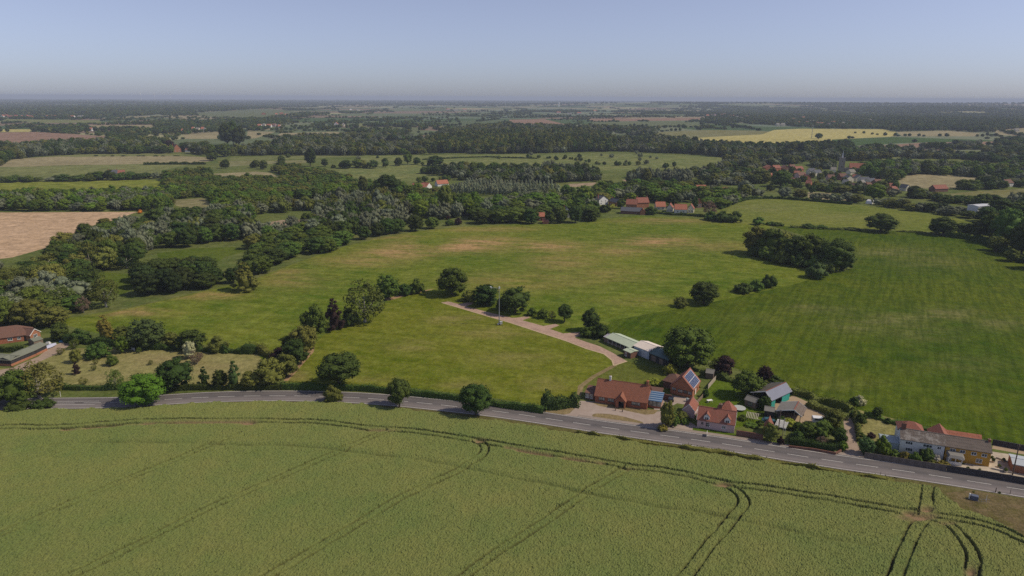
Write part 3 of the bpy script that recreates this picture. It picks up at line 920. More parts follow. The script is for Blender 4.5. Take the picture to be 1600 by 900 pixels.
# keep the road surface clean: only its own ribs
pa = np.array(pts)
faces = []
for nm, lb, mt, w in REG:
    n0 = len(pts)
    if nm != 'road':
        # split long edges
        q = []
        for i in range(len(w)):
            a = w[i]; b = w[(i + 1) % len(w)]
            q.append(tuple(a))
        w = q
    pts += [tuple(p) for p in w]
    faces.append(list(range(n0, n0 + len(w))))
vo_, ed_, fa_, ov_, oe_, of_ = delaunay_2d_cdt([Vector(p) for p in pts], [], faces, 0, 1e-3)
VX = np.array([v[:] for v in vo_]); TF = np.array([list(f) for f in fa_])
own = np.full(len(TF), -1)
_cen = VX[TF].mean(1)
for k_, (nm, lb, mt, w) in enumerate(REG): own[inside(w, _cen[:, 0], _cen[:, 1])] = k_
VZ = H(VX[:, 0], VX[:, 1]); V3 = np.column_stack([VX, VZ])

# dryness of the grass, laid down in the world where the photograph shows dry ground
DRY = [(700, 385, 85, 9, 1.0), (620, 395, 60, 9, .75), (760, 378, 60, 7, .8), (860, 385, 50, 8, .7), (560, 408, 70, 9, .45), (1030, 378, 55, 7, .85), (960, 392, 60, 9, .45), (880, 410, 60, 14, .4),
       (450, 440, 60, 12, .3), (820, 440, 120, 14, .3), (600, 370, 60, 5, .4), (1040, 345, 80, 4, .5), (1120, 385, 60, 10, .3), (210, 488, 70, 5, .6), (330, 462, 60, 5, .6), (430, 425, 50, 5, .5), (760, 358, 80, 4, .5),
       (950, 430, 70, 12, .3), (1000, 470, 60, 6, .25), (1190, 325, 60, 6, .5), (1300, 340, 80, 6, .3),
       (1390, 395, 70, 8, .5), (1460, 410, 60, 10, .4), (1290, 485, 60, 6, .35), (1480, 490, 45, 9, .7), (1400, 500, 60, 10, .6), (1260, 480, 30, 5, .5), (1340, 510, 50, 10, .5), (1440, 520, 60, 14, .35), (1560, 505, 40, 10, .5),
       (1300, 600, 80, 10, .15), (1180, 500, 60, 10, .15), (1500, 570, 80, 16, .2),
       (700, 500, 30, 6, .5), (735, 497, 20, 4, .4), (640, 540, 40, 8, .3), (770, 520, 60, 7, .4), (800, 560, 70, 12, .25), (560, 590, 60, 6, .35), (720, 600, 50, 6, .3), (460, 588, 12, 8, .8), (850, 600, 40, 10, .3),
       (250, 560, 60, 8, .5), (330, 575, 40, 8, .6), (150, 590, 40, 6, .3)]
pp, dd = P(V3)
dry = np.zeros(len(V3))
for cx, cy, rx, ry, a in DRY:
    dry = np.maximum(dry, a * np.exp(-((pp[:, 0] - cx) / rx) ** 2 - ((pp[:, 1] - cy) / ry) ** 2))
dry[dd < 1] = 0
# keep the lush patch lush
lush = np.exp(-((pp[:, 0] - 678) / 26.0) ** 2 - ((pp[:, 1] - 380) / 4.5) ** 2)
dry = np.clip(dry - lush * 1.2, 0, 1)
# metres from the centre line, for the road's wheel paths
for k in range(-1, len(REG)):
    sel = own == k
    if not sel.any(): continue
    tf = TF[sel]; ids, inv = np.unique(tf, return_inverse=True)
    vv = V3[ids]
    if k < 0: nm, lb, mt = 'ground', 'far patchwork countryside reaching the horizon', M_PATCH
    else: nm, lb, mt = REG[k][:3]
    if nm == 'road': continue
    me = mesh_np(nm, vv, inv.reshape(-1, 3), [mt], smooth=True)
    at = me.attributes.new('dry', 'FLOAT', 'POINT')
    if len(me.vertices) == len(ids): at.data.foreach_set('value', dry[ids].astype(np.float32))
    o = link(nm, me); tag(o, lb, kind='structure')
# the road itself: ribbed strip with the same outline
cols_ = np.linspace(-RW, RW, 13)
rv = np.concatenate([ROAD + RN * c for c in cols_]); n_ = len(ROAD)
rv = np.column_stack([rv, H(rv[:, 0], rv[:, 1]) + .03])
rf = [(a * n_ + i, a * n_ + i + 1, (a + 1) * n_ + i + 1, (a + 1) * n_ + i) for a in range(12) for i in range(n_ - 1)]
me = mesh_np('road', rv, np.array(rf), [F['road']])
at = me.attributes.new('across', 'FLOAT', 'POINT'); at.data.foreach_set('value', np.repeat(np.linspace(0, 1, 13), n_).astype(np.float32))
tag(link('road', me), 'two lane asphalt road crossing the picture', kind='structure')
# ground sheet under the road, same triangles, so nothing gapes at the edges
sel = own == len(REG) - 1
tf = TF[sel]; ids, inv = np.unique(tf, return_inverse=True)
o = link('roadside', mesh_np('roadside', V3[ids] - np.array([0, 0, .004]), inv.reshape(-1, 3), [F['verge']])); tag(o, 'ground beneath the road', kind='structure')


def strip(mb, s0, s1, off, w, z, step=2.0):
    n = max(1, int((s1 - s0) / step)); a = [road_pt(s0 + (s1 - s0) * i / n, off - w / 2, z) for i in range(n + 1)]
    b = [road_pt(s0 + (s1 - s0) * i / n, off + w / 2, z) for i in range(n + 1)]
    k = len(a)
    mb.add(a + b, [(i, i + 1, k + i + 1, k + i) for i in range(k - 1)])


S_END = 2.0 * (len(ROAD) - 2)
mb = MB()
strip(mb, 4, S_END, 3.65, .16, .045)
strip(mb, 4, S_END, -3.65, .16, .045)
s_ = 6.0
while s_ < S_END - 8:
    strip(mb, s_, s_ + 5.2, 0.0, .15, .045)
    s_ += 8.0 if s_ < road_s(700, 634) else 8.4
s0 = road_s(78, 630)
strip(mb, s0 - 3, s0 + 14, -1.2, .14, .045); strip(mb, s0 - 3, s0 + 14, 1.2, .14, .045)
tag(mb.build('road_markings', M_LINE), 'white centre dashes and edge lines painted on the road', kind='structure')
# footpath with a kerb on the houses' side
sA = road_s(905, 655); kb = MB(); fp = MB()
pv = []; N_ = int((S_END - sA) / 3)
for (o0, o1, z1) in ((4.1, 4.28, .11), (4.28, 5.6, .10)):
    for i in range(N_):
        a = sA + (S_END - sA) * i / N_; b = sA + (S_END - sA) * (i + 1) / N_
        t_ = fp if o0 > 4.2 else kb
        pb = [road_pt(a, o0, -.05), road_pt(b, o0, -.05), road_pt(b, o1, -.05), road_pt(a, o1, -.05)]
        t_.hexa([tuple(q) for q in pb], [(q[0], q[1], q[2] + .05 + z1) for q in pb])
tag(kb.build('kerb', M_KERB), 'low pale kerb along the houses side of the road', kind='structure')
tag(fp.build('pavement', plain('footpath', (.27, .22, .185), .9, .2, 1.5, obj=False)), 'narrow footpath between kerb and garden walls', kind='structure')
# pale edging of the brick path
eb = MB()
pth = G([(690, 473), (750, 490.8), (800, 505.3), (841, 518.8), (885, 533), (917, 545.3), (944, 553.3), (956.5, 563.3), (959, 571.3), (979.7, 564.4)])
for a, b in zip(pth[:-1], pth[1:]):
    d = (b - a)[:2]; d /= np.linalg.norm(d); nn = np.array([-d[1], d[0], 0]) * .28
    q = [a + nn, a - nn, b - nn, b + nn]
    eb.hexa([tuple(x - np.array([0, 0, .02])) for x in q], [tuple(x + np.array([0, 0, .06])) for x in q])
tag(eb.build('path_edging', plain('edging', (.46, .36, .22), .9, .2, 2)), 'pale edging along the brick path', kind='structure')
# ------------------------------------------------------------------ the foreground crop: real relief with wheel tracks pressed into it
def crop_mat():
    m, nt, bs = nodes('oilseed_crop')
    co = coords(nt)
    nb = ramp(nt, noise(nt, co, 1 / 30, 5, .6), .38, .62)
    nm = ramp(nt, noise(nt, co, 1 / 4.5, 4, .65), .3, .7)
    cs = coords(nt, scale=(.8, 1.2, 1.0), rot=R(-25))
    nf = ramp(nt, noise(nt, cs, 3.4, 5, .8), .32, .68)
    f = math_n(nt, 'ADD', math_n(nt, 'MULTIPLY', nb, .6), math_n(nt, 'MULTIPLY', nm, .4))
    col = mixc(nt, f, (.094, .142, .036), (.172, .174, .050))
    col = mixc(nt, math_n(nt, 'MULTIPLY', nf, .55), col, (.22, .245, .07))
    a = nt.nodes.new('ShaderNodeAttribute'); a.attribute_name = 'soil'
    col = mixc(nt, a.outputs['Fac'], col, mixc(nt, nf, (.20, .13, .07), (.33, .22, .13)))
    a2 = nt.nodes.new('ShaderNodeAttribute'); a2.attribute_name = 'track'      # stem and earth tone, darkened to paint the shade down in the ruts
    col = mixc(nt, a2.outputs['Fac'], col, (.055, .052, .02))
    nt.links.new(col, bs.inputs['Base Color'])
    bs.inputs['Roughness'].default_value = .9; bs.inputs['Specular IOR Level'].default_value = .15
    bump(nt, bs, noise(nt, co, 4.2, 5, .8), 1.0, .18)
    return m


PAIRS = [   # wheel track pairs: photo pixels, half spacing m, depth, width
    ([(-200, 690), (0, 672), (60, 672), (120, 669), (187, 664), (250, 661.5), (375, 661), (440, 662), (500, 664), (586, 673.5), (637, 677), (741, 692), (844, 710), (937, 725), (981, 734), (1050, 742), (1129, 759), (1187, 767),
      (1290, 783), (1359, 795), (1404, 803), (1450, 808), (1548, 828), (1600, 850), (1700, 900)], 1.15, .74, .40),
    ([(-120, 890), (0, 840), (94, 798), (172, 764), (266, 726), (331, 698), (378, 682)], 1.0, .72, .34),
    ([(-100, 790), (0, 748), (109, 707), (156, 689), (219, 670)], 1.0, .4, .34),
    ([(20, 945), (125, 898), (194, 865), (259, 832), (312, 805), (381, 775), (437, 750), (500, 722), (534, 708), (569, 691), (605, 677)], 1.05, .8, .36),
    ([(330, 955), (420, 905), (500, 857), (569, 816), (637, 776), (706, 744), (734, 728), (752, 714), (755, 700), (741, 691)], 1.1, .78, .36),
    ([(660, 960), (700, 925), (761, 878), (809, 847), (861, 812), (912, 776), (947, 754), (980, 735)], 1.1, .7, .34),
    ([(1000, 975), (1074, 898), (1105, 858), (1138, 822), (1158, 795), (1156, 778), (1137, 764)], 1.25, .66, .32),
    ([(1370, 960), (1399, 900), (1418, 850), (1430, 829), (1444, 805), (1447, 762)], 1.25, .68, .32),
    ([(1455, 815), (1480, 824), (1500, 843), (1517, 870), (1517, 900), (1512, 950)], 1.2, .68, .32),
]
RIDGE = [(-60, 735), (0, 720), (78, 699), (156, 695), (281, 696.5), (375, 700), (437, 700), (500, 704), (551, 711), (637, 721), (706, 732), (740, 739), (799, 752), (843, 759), (902, 773), (964, 785), (1015, 795), (1080, 803), (1130, 812),
         (1177, 824), (1222, 831), (1263, 841), (1318, 851), (1352, 857)]
SOIL = [(1432, 811, 24, 5.5, 1), (1447, 800, 9, 4, .8), (1129, 761, 11, 3, 1), (750, 692, 9, 2.5, .9), (389, 664, 10, 3, 1), (1420, 806, 10, 3, 1), (590, 676, 25, 2, .5), (1517, 898, 9, 9, .6), (1480, 822, 12, 3, .5), (981, 737, 12, 2, .4)]
SOILTRACK = [[(100, 675), (187, 668), (250, 664.5), (330, 663), (392, 662.5)], [(790, 703), (844, 713), (900, 722), (940, 728)]]
STEP = .245
gx = np.arange(-215, 215, STEP); gy = np.arange(98, 220, STEP)
GX, GY = np.meshgrid(gx, gy)
GX = GX + rng.uniform(-.1, .1, GX.shape); GY = GY + rng.uniform(-.1, .1, GY.shape)
rows_, cols_n = GX.shape
x = GX.ravel(); y = GY.ravel()
pxy, _ = P(np.stack([x, y, H(x, y)], 1))
mpp = (x * x + y * y + CAM_H ** 2) / (CAM_H * FPX) * .95
edge_d = (pxy[:, 1] - np.interp(pxy[:, 0], CROP_EDGE[:, 0], CROP_EDGE[:, 1])) * mpp
edge_d += (vnoise(x, y, 2.2, 3) - .5) * 1.6 + (vnoise(x, y, .8, 4) - .5) * .8
lvl = .82 + .13 * (vnoise(x, y, 14, 1)) + .12 * vnoise(x, y, 5, 2)
tex = .10 * (vnoise(x, y, 1.9, 12) - .5) + .14 * (vnoise(x, y, .8, 13) - .5) + .24 * (rng.uniform(0, 1, x.shape) - .5)
soil = np.zeros(x.shape)
press = np.zeros(x.shape)


def near_path(path):
    """distance of every grid point to a path, only where close (else 9)"""
    D = np.full(GX.shape, 9.0)
    for a, b in zip(path[:-1], path[1:]):
        x0, x1 = sorted((a[0], b[0])); y0, y1 = sorted((a[1], b[1]))
        i0 = max(0, int((x0 - 5 + 215) / STEP)); i1 = min(cols_n, int((x1 + 5 + 215) / STEP) + 1)
        j0 = max(0, int((y0 - 5 - 98) / STEP)); j1 = min(rows_, int((y1 + 5 - 98) / STEP) + 1)
        if i1 <= i0 or j1 <= j0: continue
        sx_ = GX[j0:j1, i0:i1]; sy_ = GY[j0:j1, i0:i1]
        d = b - a; L2 = max(d @ d, 1e-6)
        t = np.clip(((sx_ - a[0]) * d[0] + (sy_ - a[1]) * d[1]) / L2, 0, 1)
        q = np.hypot(sx_ - a[0] - t * d[0], sy_ - a[1] - t * d[1])
        D[j0:j1, i0:i1] = np.minimum(D[j0:j1, i0:i1], q)
    return D.ravel()


for pl, half, depth, wid in PAIRS:
    c = catmull(G(pl)[:, :2], 7)
    t = np.gradient(c, axis=0); t /= np.linalg.norm(t, axis=1)[:, None]
    n = np.stack([-t[:, 1], t[:, 0]], 1)
    for sgn in (-1, 1):
        q = c + n * half * sgn
        q = q + np.stack([vnoise(q[:, 0], q[:, 1], 4, 21), vnoise(q[:, 0], q[:, 1], 4, 22)], 1) * .35
        D = near_path(q)
        amp = depth * (.35 + .95 * vnoise(x, y, 2.6, 31)) * (1.0 if sgn > 0 else .85)
        press = np.maximum(press, np.clip(amp * 1.25, 0, 1) * (1 - sstep(wid * .55, wid * 1.15, D)))
c = catmull(G(RIDGE)[:, :2], 7); t = np.gradient(c, axis=0); t /= np.linalg.norm(t, axis=1)[:, None]; n = np.stack([-t[:, 1], t[:, 0]], 1)
D = near_path(c); lvl += 0; press = np.maximum(press, .45 * (.4 + .8 * vnoise(x, y, 4, 33)) * np.exp(-(D / .5) ** 2))
D = near_path(c + n * 1.9); lvl += .30 * np.exp(-(D / 1.5) ** 2)
for pl in SOILTRACK:
    D = near_path(catmull(G(pl)[:, :2], 6)); s_ = np.exp(-(D / .75) ** 2) * np.clip(vnoise(x, y, 3, 8) * 1.8, 0, 1); soil = np.maximum(soil, s_)
    press = np.maximum(press, s_ * .95)
for cx, cy, rx, ry, a in SOIL:
    s_ = a * np.exp(-((pxy[:, 0] - cx) / rx) ** 2 - ((pxy[:, 1] - cy) / ry) ** 2) * (.5 + .9 * vnoise(x, y, 1.5, 9))
    s_ = np.clip(s_ * 1.3, 0, 1); soil = np.maximum(soil, s_); press = np.maximum(press, np.clip(s_ * 1.1, 0, 1))
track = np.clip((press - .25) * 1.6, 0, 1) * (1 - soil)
edge_f = sstep(0, 1.5, edge_d)
z = (lvl * (1 - press) + tex * (1 - .75 * press)) * edge_f
z = np.where(edge_d < .15, -.12, np.maximum(z, .02))
V = np.stack([x, y, z + H(x, y)], 1)
idx = np.arange(rows_ * cols_n).reshape(rows_, cols_n)
Fq = np.stack([idx[:-1, :-1], idx[:-1, 1:], idx[1:, 1:], idx[1:, :-1]], -1).reshape(-1, 4)
pz = z[Fq].max(1) > 0
vis = (pxy[Fq[:, 0], 0] > -260) & (pxy[Fq[:, 0], 0] < 1860)
Fq = Fq[pz & vis]
ids, inv = np.unique(Fq, return_inverse=True)
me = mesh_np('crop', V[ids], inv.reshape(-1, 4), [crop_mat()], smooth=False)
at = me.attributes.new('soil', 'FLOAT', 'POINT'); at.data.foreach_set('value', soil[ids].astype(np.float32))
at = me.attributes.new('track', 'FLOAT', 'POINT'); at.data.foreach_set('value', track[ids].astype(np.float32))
tag(link('crop', me), 'tall green seed crop filling the foreground, scored by tractor wheel tracks', kind='stuff')
del V, GX, GY, x, y, z, tex, lvl, press, soil, edge_d, pxy, Fq, idx
# ------------------------------------------------------------------ building materials
W_BRICK = brick_mat('red_brick', (.42, .135, .06), (.34, .10, .05), (.30, .22, .17))
W_BRICKO = brick_mat('orange_brick', (.44, .175, .085), (.37, .14, .07), (.38, .26, .18))
W_BRICKD = brick_mat('dark_brick', (.22, .10, .07), (.17, .08, .055), (.2, .16, .13))
W_PINK = plain('pink_render', (.52, .37, .37), .9, .12, .8, spec=.15)
W_WHITE = plain('white_render', (.66, .66, .64), .9, .1, .8, spec=.15)
W_CREAM = plain('cream_render', (.62, .58, .46), .9, .1, .8, spec=.15)
W_YELLOW = plain('ochre_render', (.48, .27, .045), .9, .14, .8, spec=.15)
W_BLACK = plain('black_boarding', (.035, .033, .035), .8, .3, 4)
W_TEAL = plain('teal_sheeting', (.03, .30, .26), .55, .15, 2)
W_FLINT = plain('flint_wall', (.26, .235, .20), .95, .3, 1.5)
W_BLUEGREY = plain('blue_grey_boarding', (.38, .45, .52), .7, .12, 3)
W_WOOD = plain('weathered_wood', (.20, .15, .11), .9, .3, 3)
R_BROWN = tile_mat('brown_red_tiles', (.30, .115, .068), (.20, .085, .055), moss=(.20, .10, .06), row=.30, colw=.42, contrast=.45, mossamt=.35)
R_DKBROWN = tile_mat('dark_brown_tiles', (.20, .10, .07), (.15, .085, .065), moss=(.11, .09, .06), row=.30, colw=.4)
R_RED = tile_mat('old_red_pantiles', (.33, .125, .085), (.235, .095, .07), moss=(.17, .10, .06), row=.34, colw=.3, mossamt=.55)
R_ORANGE = tile_mat('orange_pantiles', (.43, .165, .10), (.33, .125, .08), moss=(.3, .15, .08), row=.9, colw=.42, contrast=.6, mossamt=.3)
R_GREY = tile_mat('grey_brown_pantiles', (.155, .12, .10), (.12, .10, .085), moss=(.20, .17, .14), row=.9, colw=.55, contrast=.6, mossamt=.4)
R_SLATE = tile_mat('slate', (.10, .11, .13), (.085, .09, .11), moss=(.12, .12, .11), row=.3, colw=.4, contrast=.3)
R_SHEETG = plain('green_sheet_roof', (.44, .50, .37), .6, .12, .7, spec=.3)
R_SHEETP = plain('pinkish_sheet_roof', (.72, .63, .55), .6, .1, .7)
R_SHEETT = plain('teal_sheet_roof', (.11, .17, .16), .6, .4, 1.0)
R_FELT = plain('green_felt_roof', (.19, .20, .155), .9, .1, .5, spec=.1)
R_CORR = plain('grey_corrugated_roof', (.20, .19, .17), .8, .2, 1.0)
R_BARN = plain('dark_barn_roof', (.105, .095, .080), .9, .25, 1.0, spec=.15)
M_PV = plain('solar_cells', (.035, .05, .11), .18, .3, 1.0, spec=.6)
M_PVB = plain('barn_solar_sheet', (.16, .17, .22), .3, .1, 1.0, spec=.5)
M_METAL = plain('pale_metal', (.62, .62, .62), .4, .1, 2, metal=.3)
M_GALV = plain('galvanised_steel', (.27, .29, .32), .5, .12, 3, metal=.3)
M_WHITE = plain('white_paint', (.75, .74, .71), .6, .06, 2)
M_DARK = plain('dark_frame', (.03, .03, .03), .7, .2, 2)
M_GLASS = glass_mat('window_glass')
M_GLASSL = glass_mat('pale_window_glass', (.16, .17, .16))
M_DOOR = plain('dark_door', (.06, .05, .045), .6, .1, 2)
M_POLE = plain('pole_wood', (.12, .09, .07), .9, .2, 4)
M_STONE = plain('pale_stone', (.45, .40, .34), .9, .2, 2)


def frame2(fl, fr):
    a = g1(*fl); b = g1(*fr)
    d = b - a
    return a, math.atan2(d.y, d.x), math.hypot(d.x, d.y)


def wall_T(face, L, D):
    """local placement of something on a wall: returns function (u, z, out) -> xyz, and tangent"""
    if face == 'front': return lambda u, z, o: (u, -o, z)
    if face == 'right': return lambda u, z, o: (L + o, u, z)
    if face == 'left': return lambda u, z, o: (-o, u, z)
    return lambda u, z, o: (u, D + o, z)


def slab(mb, T, u0, u1, z0, z1, o0, o1):
    a = [T(u0, z0, o0), T(u1, z0, o0), T(u1, z0, o1), T(u0, z0, o1)]
    b = [T(u0, z1, o0), T(u1, z1, o0), T(u1, z1, o1), T(u0, z1, o1)]
    mb.hexa(a, b)


def window(parent, T, u, z, w, h, n=2, fm=None, gm=None, arch=False):
    """window centred at u, sill at z: frame and panes, standing 2-3 cm proud of the wall"""
    f = MB(); b = .075
    slab(f, T, u - w / 2, u + w / 2, z, z + b, -.05, .05); slab(f, T, u - w / 2, u + w / 2, z + h - b, z + h, -.05, .05)
    slab(f, T, u - w / 2, u - w / 2 + b, z + b, z + h - b, -.05, .05); slab(f, T, u + w / 2 - b, u + w / 2, z + b, z + h - b, -.05, .05)
    for i in range(1, n):
        c = u - w / 2 + w * i / n
        slab(f, T, c - b / 2, c + b / 2, z + b, z + h - b, -.05, .045)
    slab(f, T, u - w / 2 - .06, u + w / 2 + .06, z - .07, z - .002, -.05, .10)
    fo = f.build('window', fm or M_WHITE, parent)
    g = MB(); slab(g, T, u - w / 2 + b * .5, u + w / 2 - b * .5, z + b * .5, z + h - b * .5, -.02, .025)
    g.build('pane', gm or M_GLASS, fo)
    return fo


def door(parent, T, u, w=.95, h=2.05, m=None):
    d = MB(); slab(d, T, u - w / 2, u + w / 2, .02, h, -.03, .045)
    o = d.build('door', m or M_DOOR, parent)
    k = MB(); slab(k, T, u + w / 2 - .18, u + w / 2 - .12, 1.0, 1.06, .045, .11); k.build('handle', M_METAL, o)
    return o


def roof_gable(L, D, h, rh, ov, th=.16, ridge='x', e0=0.0, e1=0.0):
    """two roof slopes with thickness; ridge along x or y"""
    mb = MB()
    if ridge == 'x':
        s = rh / (D / 2); z0 = h - s * ov
        prof = [(-ov, z0), (D / 2, h + rh), (D + ov, z0), (D + ov, z0 + th), (D / 2, h + rh + th * 1.15), (-ov, z0 + th)]
        mb.prism(prof, 'x', -ov * .6 - e0, L + ov * .6 + e1)
    else:
        s = rh / (L / 2); z0 = h - s * ov
        prof = [(-ov, z0), (L / 2, h + rh), (L + ov, z0), (L + ov, z0 + th), (L / 2, h + rh + th * 1.15), (-ov, z0 + th)]
        mb.prism(prof, 'y', -ov * .6 - e0, D + ov * .6 + e1)
    return mb


def roof_hip(L, D, h, rh, ov, hip=None):
    mb = MB(); k = D / 2 if hip is None else hip
    x0, x1, y0, y1 = -ov, L + ov, -ov, D + ov
    z0 = h - .05
    if L >= D: r0 = (x0 + k, D / 2, h + rh); r1 = (x1 - k, D / 2, h + rh)
    else: r0 = (L / 2, y0 + k, h + rh); r1 = (L / 2, y1 - k, h + rh)
    v = [(x0, y0, z0), (x1, y0, z0), (x1, y1, z0), (x0, y1, z0), (x0, y0, z0 + .12), (x1, y0, z0 + .12), (x1, y1, z0 + .12), (x0, y1, z0 + .12), r0, r1]
    if L >= D: top = [(4, 5, 9, 8), (5, 6, 9), (6, 7, 8, 9), (7, 4, 8)]
    else: top = [(4, 5, 8), (5, 6, 9, 8), (6, 7, 9), (7, 4, 8, 9)]
    mb.add(v, [(0, 3, 2, 1), (0, 1, 5, 4), (1, 2, 6, 5), (2, 3, 7, 6), (3, 0, 4, 7)] + top)
    return mb


def chimney(parent, x, y, z0, z1, w=.6, d=.5, m=None, pots=2):
    c = MB(); c.box(x - w / 2, x + w / 2, y - d / 2, y + d / 2, z0, z1); c.box(x - w / 2 - .06, x + w / 2 + .06, y - d / 2 - .06, y + d / 2 + .06, z1 - .22, z1 - .08)
    o = c.build('chimney', m or W_BRICK, parent)
    for i in range(pots):
        t = MB(); px_ = x + (i - (pots - 1) / 2) * .28; t.tube((px_, y, z1 - .02), (px_, y, z1 + .3), .1, .085, 8); t.build('chimney_pot', W_BRICKO, o)
    return o


HOUSES = []


def house(name, label, fl, fr, D, h, rh, wm, rm, ridge='x', ov=.35, wins=(), doors=(), chims=(), hip=False, cat='house', group=None, L=None, barge=None, z=0.0, parent=None, off=None, flip_open=False):
    """house in a frame given by the feet of its two front corners (photo pixels)"""
    if parent is None:
        a, rz, LL = frame2(fl, fr)
        L = L or LL
        e = empty(name, a + Vector((0, 0, z)), rz); tag(e, label, cat, group)
        P_ = e
        HOUSES.append((a.x + math.cos(rz) * L / 2, a.y + math.sin(rz) * L / 2, L / 2))
    else:
        P_ = parent; e = parent
    w = MB()
    if hip: w.box(0, L, 0, D, -.2, h - .06)
    elif ridge == 'x': w.prism([(0, -.2), (D, -.2), (D, h - .02), (D / 2, h + rh - .02), (0, h - .02)], 'x', 0, L)
    else: w.prism([(0, -.2), (L, -.2), (L, h - .02), (L / 2, h + rh - .02), (0, h - .02)], 'y', 0, D)
    wo = w.build('wall', wm, P_)
    r = roof_hip(L, D, h, rh, ov) if hip else roof_gable(L, D, h, rh, ov, ridge=ridge)
    ro = r.build('roof', rm, P_)
    if not hip:
        rc = MB()
        if ridge == 'x': rc.prism([(D / 2 - .16, h + rh + .10), (D / 2 + .16, h + rh + .10), (D / 2 + .08, h + rh + .27), (D / 2 - .08, h + rh + .27)], 'x', -ov * .6 - .02, L + ov * .6 + .02)
        else: rc.prism([(L / 2 - .16, h + rh + .10), (L / 2 + .16, h + rh + .10), (L / 2 + .08, h + rh + .27), (L / 2 - .08, h + rh + .27)], 'y', -ov * .6 - .02, D + ov * .6 + .02)
        rc.build('ridge_tiles', rm, ro)
    if barge and not hip:
        t = .05; bs_ = []
        if ridge == 'x':
            s = rh / (D / 2); z0 = h - s * ov
            for x0, x1 in ((-ov * .6 - t, -ov * .6 - .003), (L + ov * .6 + .003, L + ov * .6 + t)):
                b = MB(); bs_.append(b); b.prism([(-ov, z0 - .06), (D / 2, h + rh - .06), (D + ov, z0 - .06), (D + ov, z0 + .2), (D / 2, h + rh + .22), (-ov, z0 + .2)], 'x', x0, x1)
        else:
            s = rh / (L / 2); z0 = h - s * ov
            for y0, y1 in ((-ov * .6 - t, -ov * .6 - .003), (D + ov * .6 + .003, D + ov * .6 + t)):
                b = MB(); bs_.append(b); b.prism([(-ov, z0 - .06), (L / 2, h + rh - .06), (L + ov, z0 - .06), (L + ov, z0 + .2), (L / 2, h + rh + .22), (-ov, z0 + .2)], 'y', y0, y1)
        for b in bs_: b.build('bargeboard', barge, ro)
    for q in wins:
        face, u, zz, ww, hh = q[:5]; n = q[5] if len(q) > 5 else 2
        if u < 0 or u > 1.0001: uu = abs(u)
        else: uu = u * (L if face in ('front', 'back') else D)
        window(P_, wall_T(face, L, D), uu, zz, ww, hh, n, *(q[6:8] if len(q) > 6 else ()))
    for q in doors:
        face, u = q[:2]; uu = u * (L if face in ('front', 'back') else D)
        door(P_, wall_T(face, L, D), uu, *(q[2:] if len(q) > 2 else ()))
    for q in chims: chimney(ro, q[0] * L, q[1] * D, h + .3 if len(q) < 4 else q[3], h + rh + q[2], m=q[4] if len(q) > 4 else None)
    return e, L, wo, ro


# ---------------------------------------------- the brick bungalow
e, L, wo, ro = house('bungalow', 'long red brick bungalow with brown tiled roof and gabled porch beside the road', (929.5, 628), (1010.5, 640), 8.6, 2.5, 3.6, W_BRICK, R_BROWN, ov=.45,
                     wins=[('front', .13, .85, 1.9, 1.25, 3, M_DARK, M_GLASSL), ('front', .31, .85, 1.9, 1.25, 3, M_DARK, M_GLASSL), ('front', .79, .95, 2.7, 1.1, 4, M_DARK, M_GLASSL), ('left', .5, 1.0, 1.2, 1.0, 2), ('back', .3, .9, 1.6, 1.1, 2), ('back', .7, .9, 1.6, 1.1, 2)],
                     doors=[('back', .5)])
chimney(ro, L * .235, 4.3, 4.6, 7.6, .55, .6, W_WHITE, 1); chimney(ro, L * .955, 4.3, 4.6, 7.7, .7, .8, W_BRICKO, 1)
# porch: gable to the road, standing forward
pw = MB(); x0, x1 = L * .42, L * .60; xm = (x0 + x1) / 2; yb = -1.7
pw.prism([(x0, -.1), (x0 + .9, -.1), (x0 + .9, 2.2), (x1 - .35, 2.2), (x1 - .35, -.1), (x1, -.1), (x1, 2.35), (xm, 4.0), (x0, 2.35)], 'y', yb, yb + .25)
pw.box(x0, x0 + .22, yb + .25, -.003, -.1, 2.35); pw.box(x1 - .22, x1, yb + .25, -.003, -.1, 2.35)
po = pw.build('porch', W_BRICK, e)
pr = MB(); pr.prism([(x0 - .35, 2.05), (xm, 4.0), (x1 + .35, 2.05), (x1 + .35, 2.25), (xm, 4.22), (x0 - .35, 2.25)], 'y', yb - .3, 2.6)
pr.build('porch_roof', R_BROWN, po)
d_ = MB(); d_.box(xm - 1.0, xm + 1.3, -.12, -.05, .0, 2.15); d_.build('glazed_door', M_GLASS, po)
f_ = MB()
for q in (-1.0, -.25, .5, 1.25): f_.box(xm + q, xm + q + .08, -.17, -.125, 0, 2.15)
f_.build('door_frame', M_DARK, po)
# lean-to at its left end
lt = MB(); lt.box(-3.3, -.003, 1.2, 6.2, -.2, 2.1); lo = lt.build('side_extension', W_BRICKD, e)
lr = MB(); lr.hexa([(-3.6, .9, 2.12), (-.01, .9, 2.12), (-.01, 6.4, 2.5), (-3.6, 6.4, 2.5)], [(-3.6, .9, 2.25), (-.01, .9, 2.25), (-.01, 6.4, 2.65), (-3.6, 6.4, 2.65)]); lr.build('extension_roof', R_DKBROWN, lo)
for u in (-2.8, -1.5): window(lo, lambda a, z, o: (a, 1.2 - o, z), u, .5, 1.0, 1.4, 2, M_WHITE, M_GLASSL)
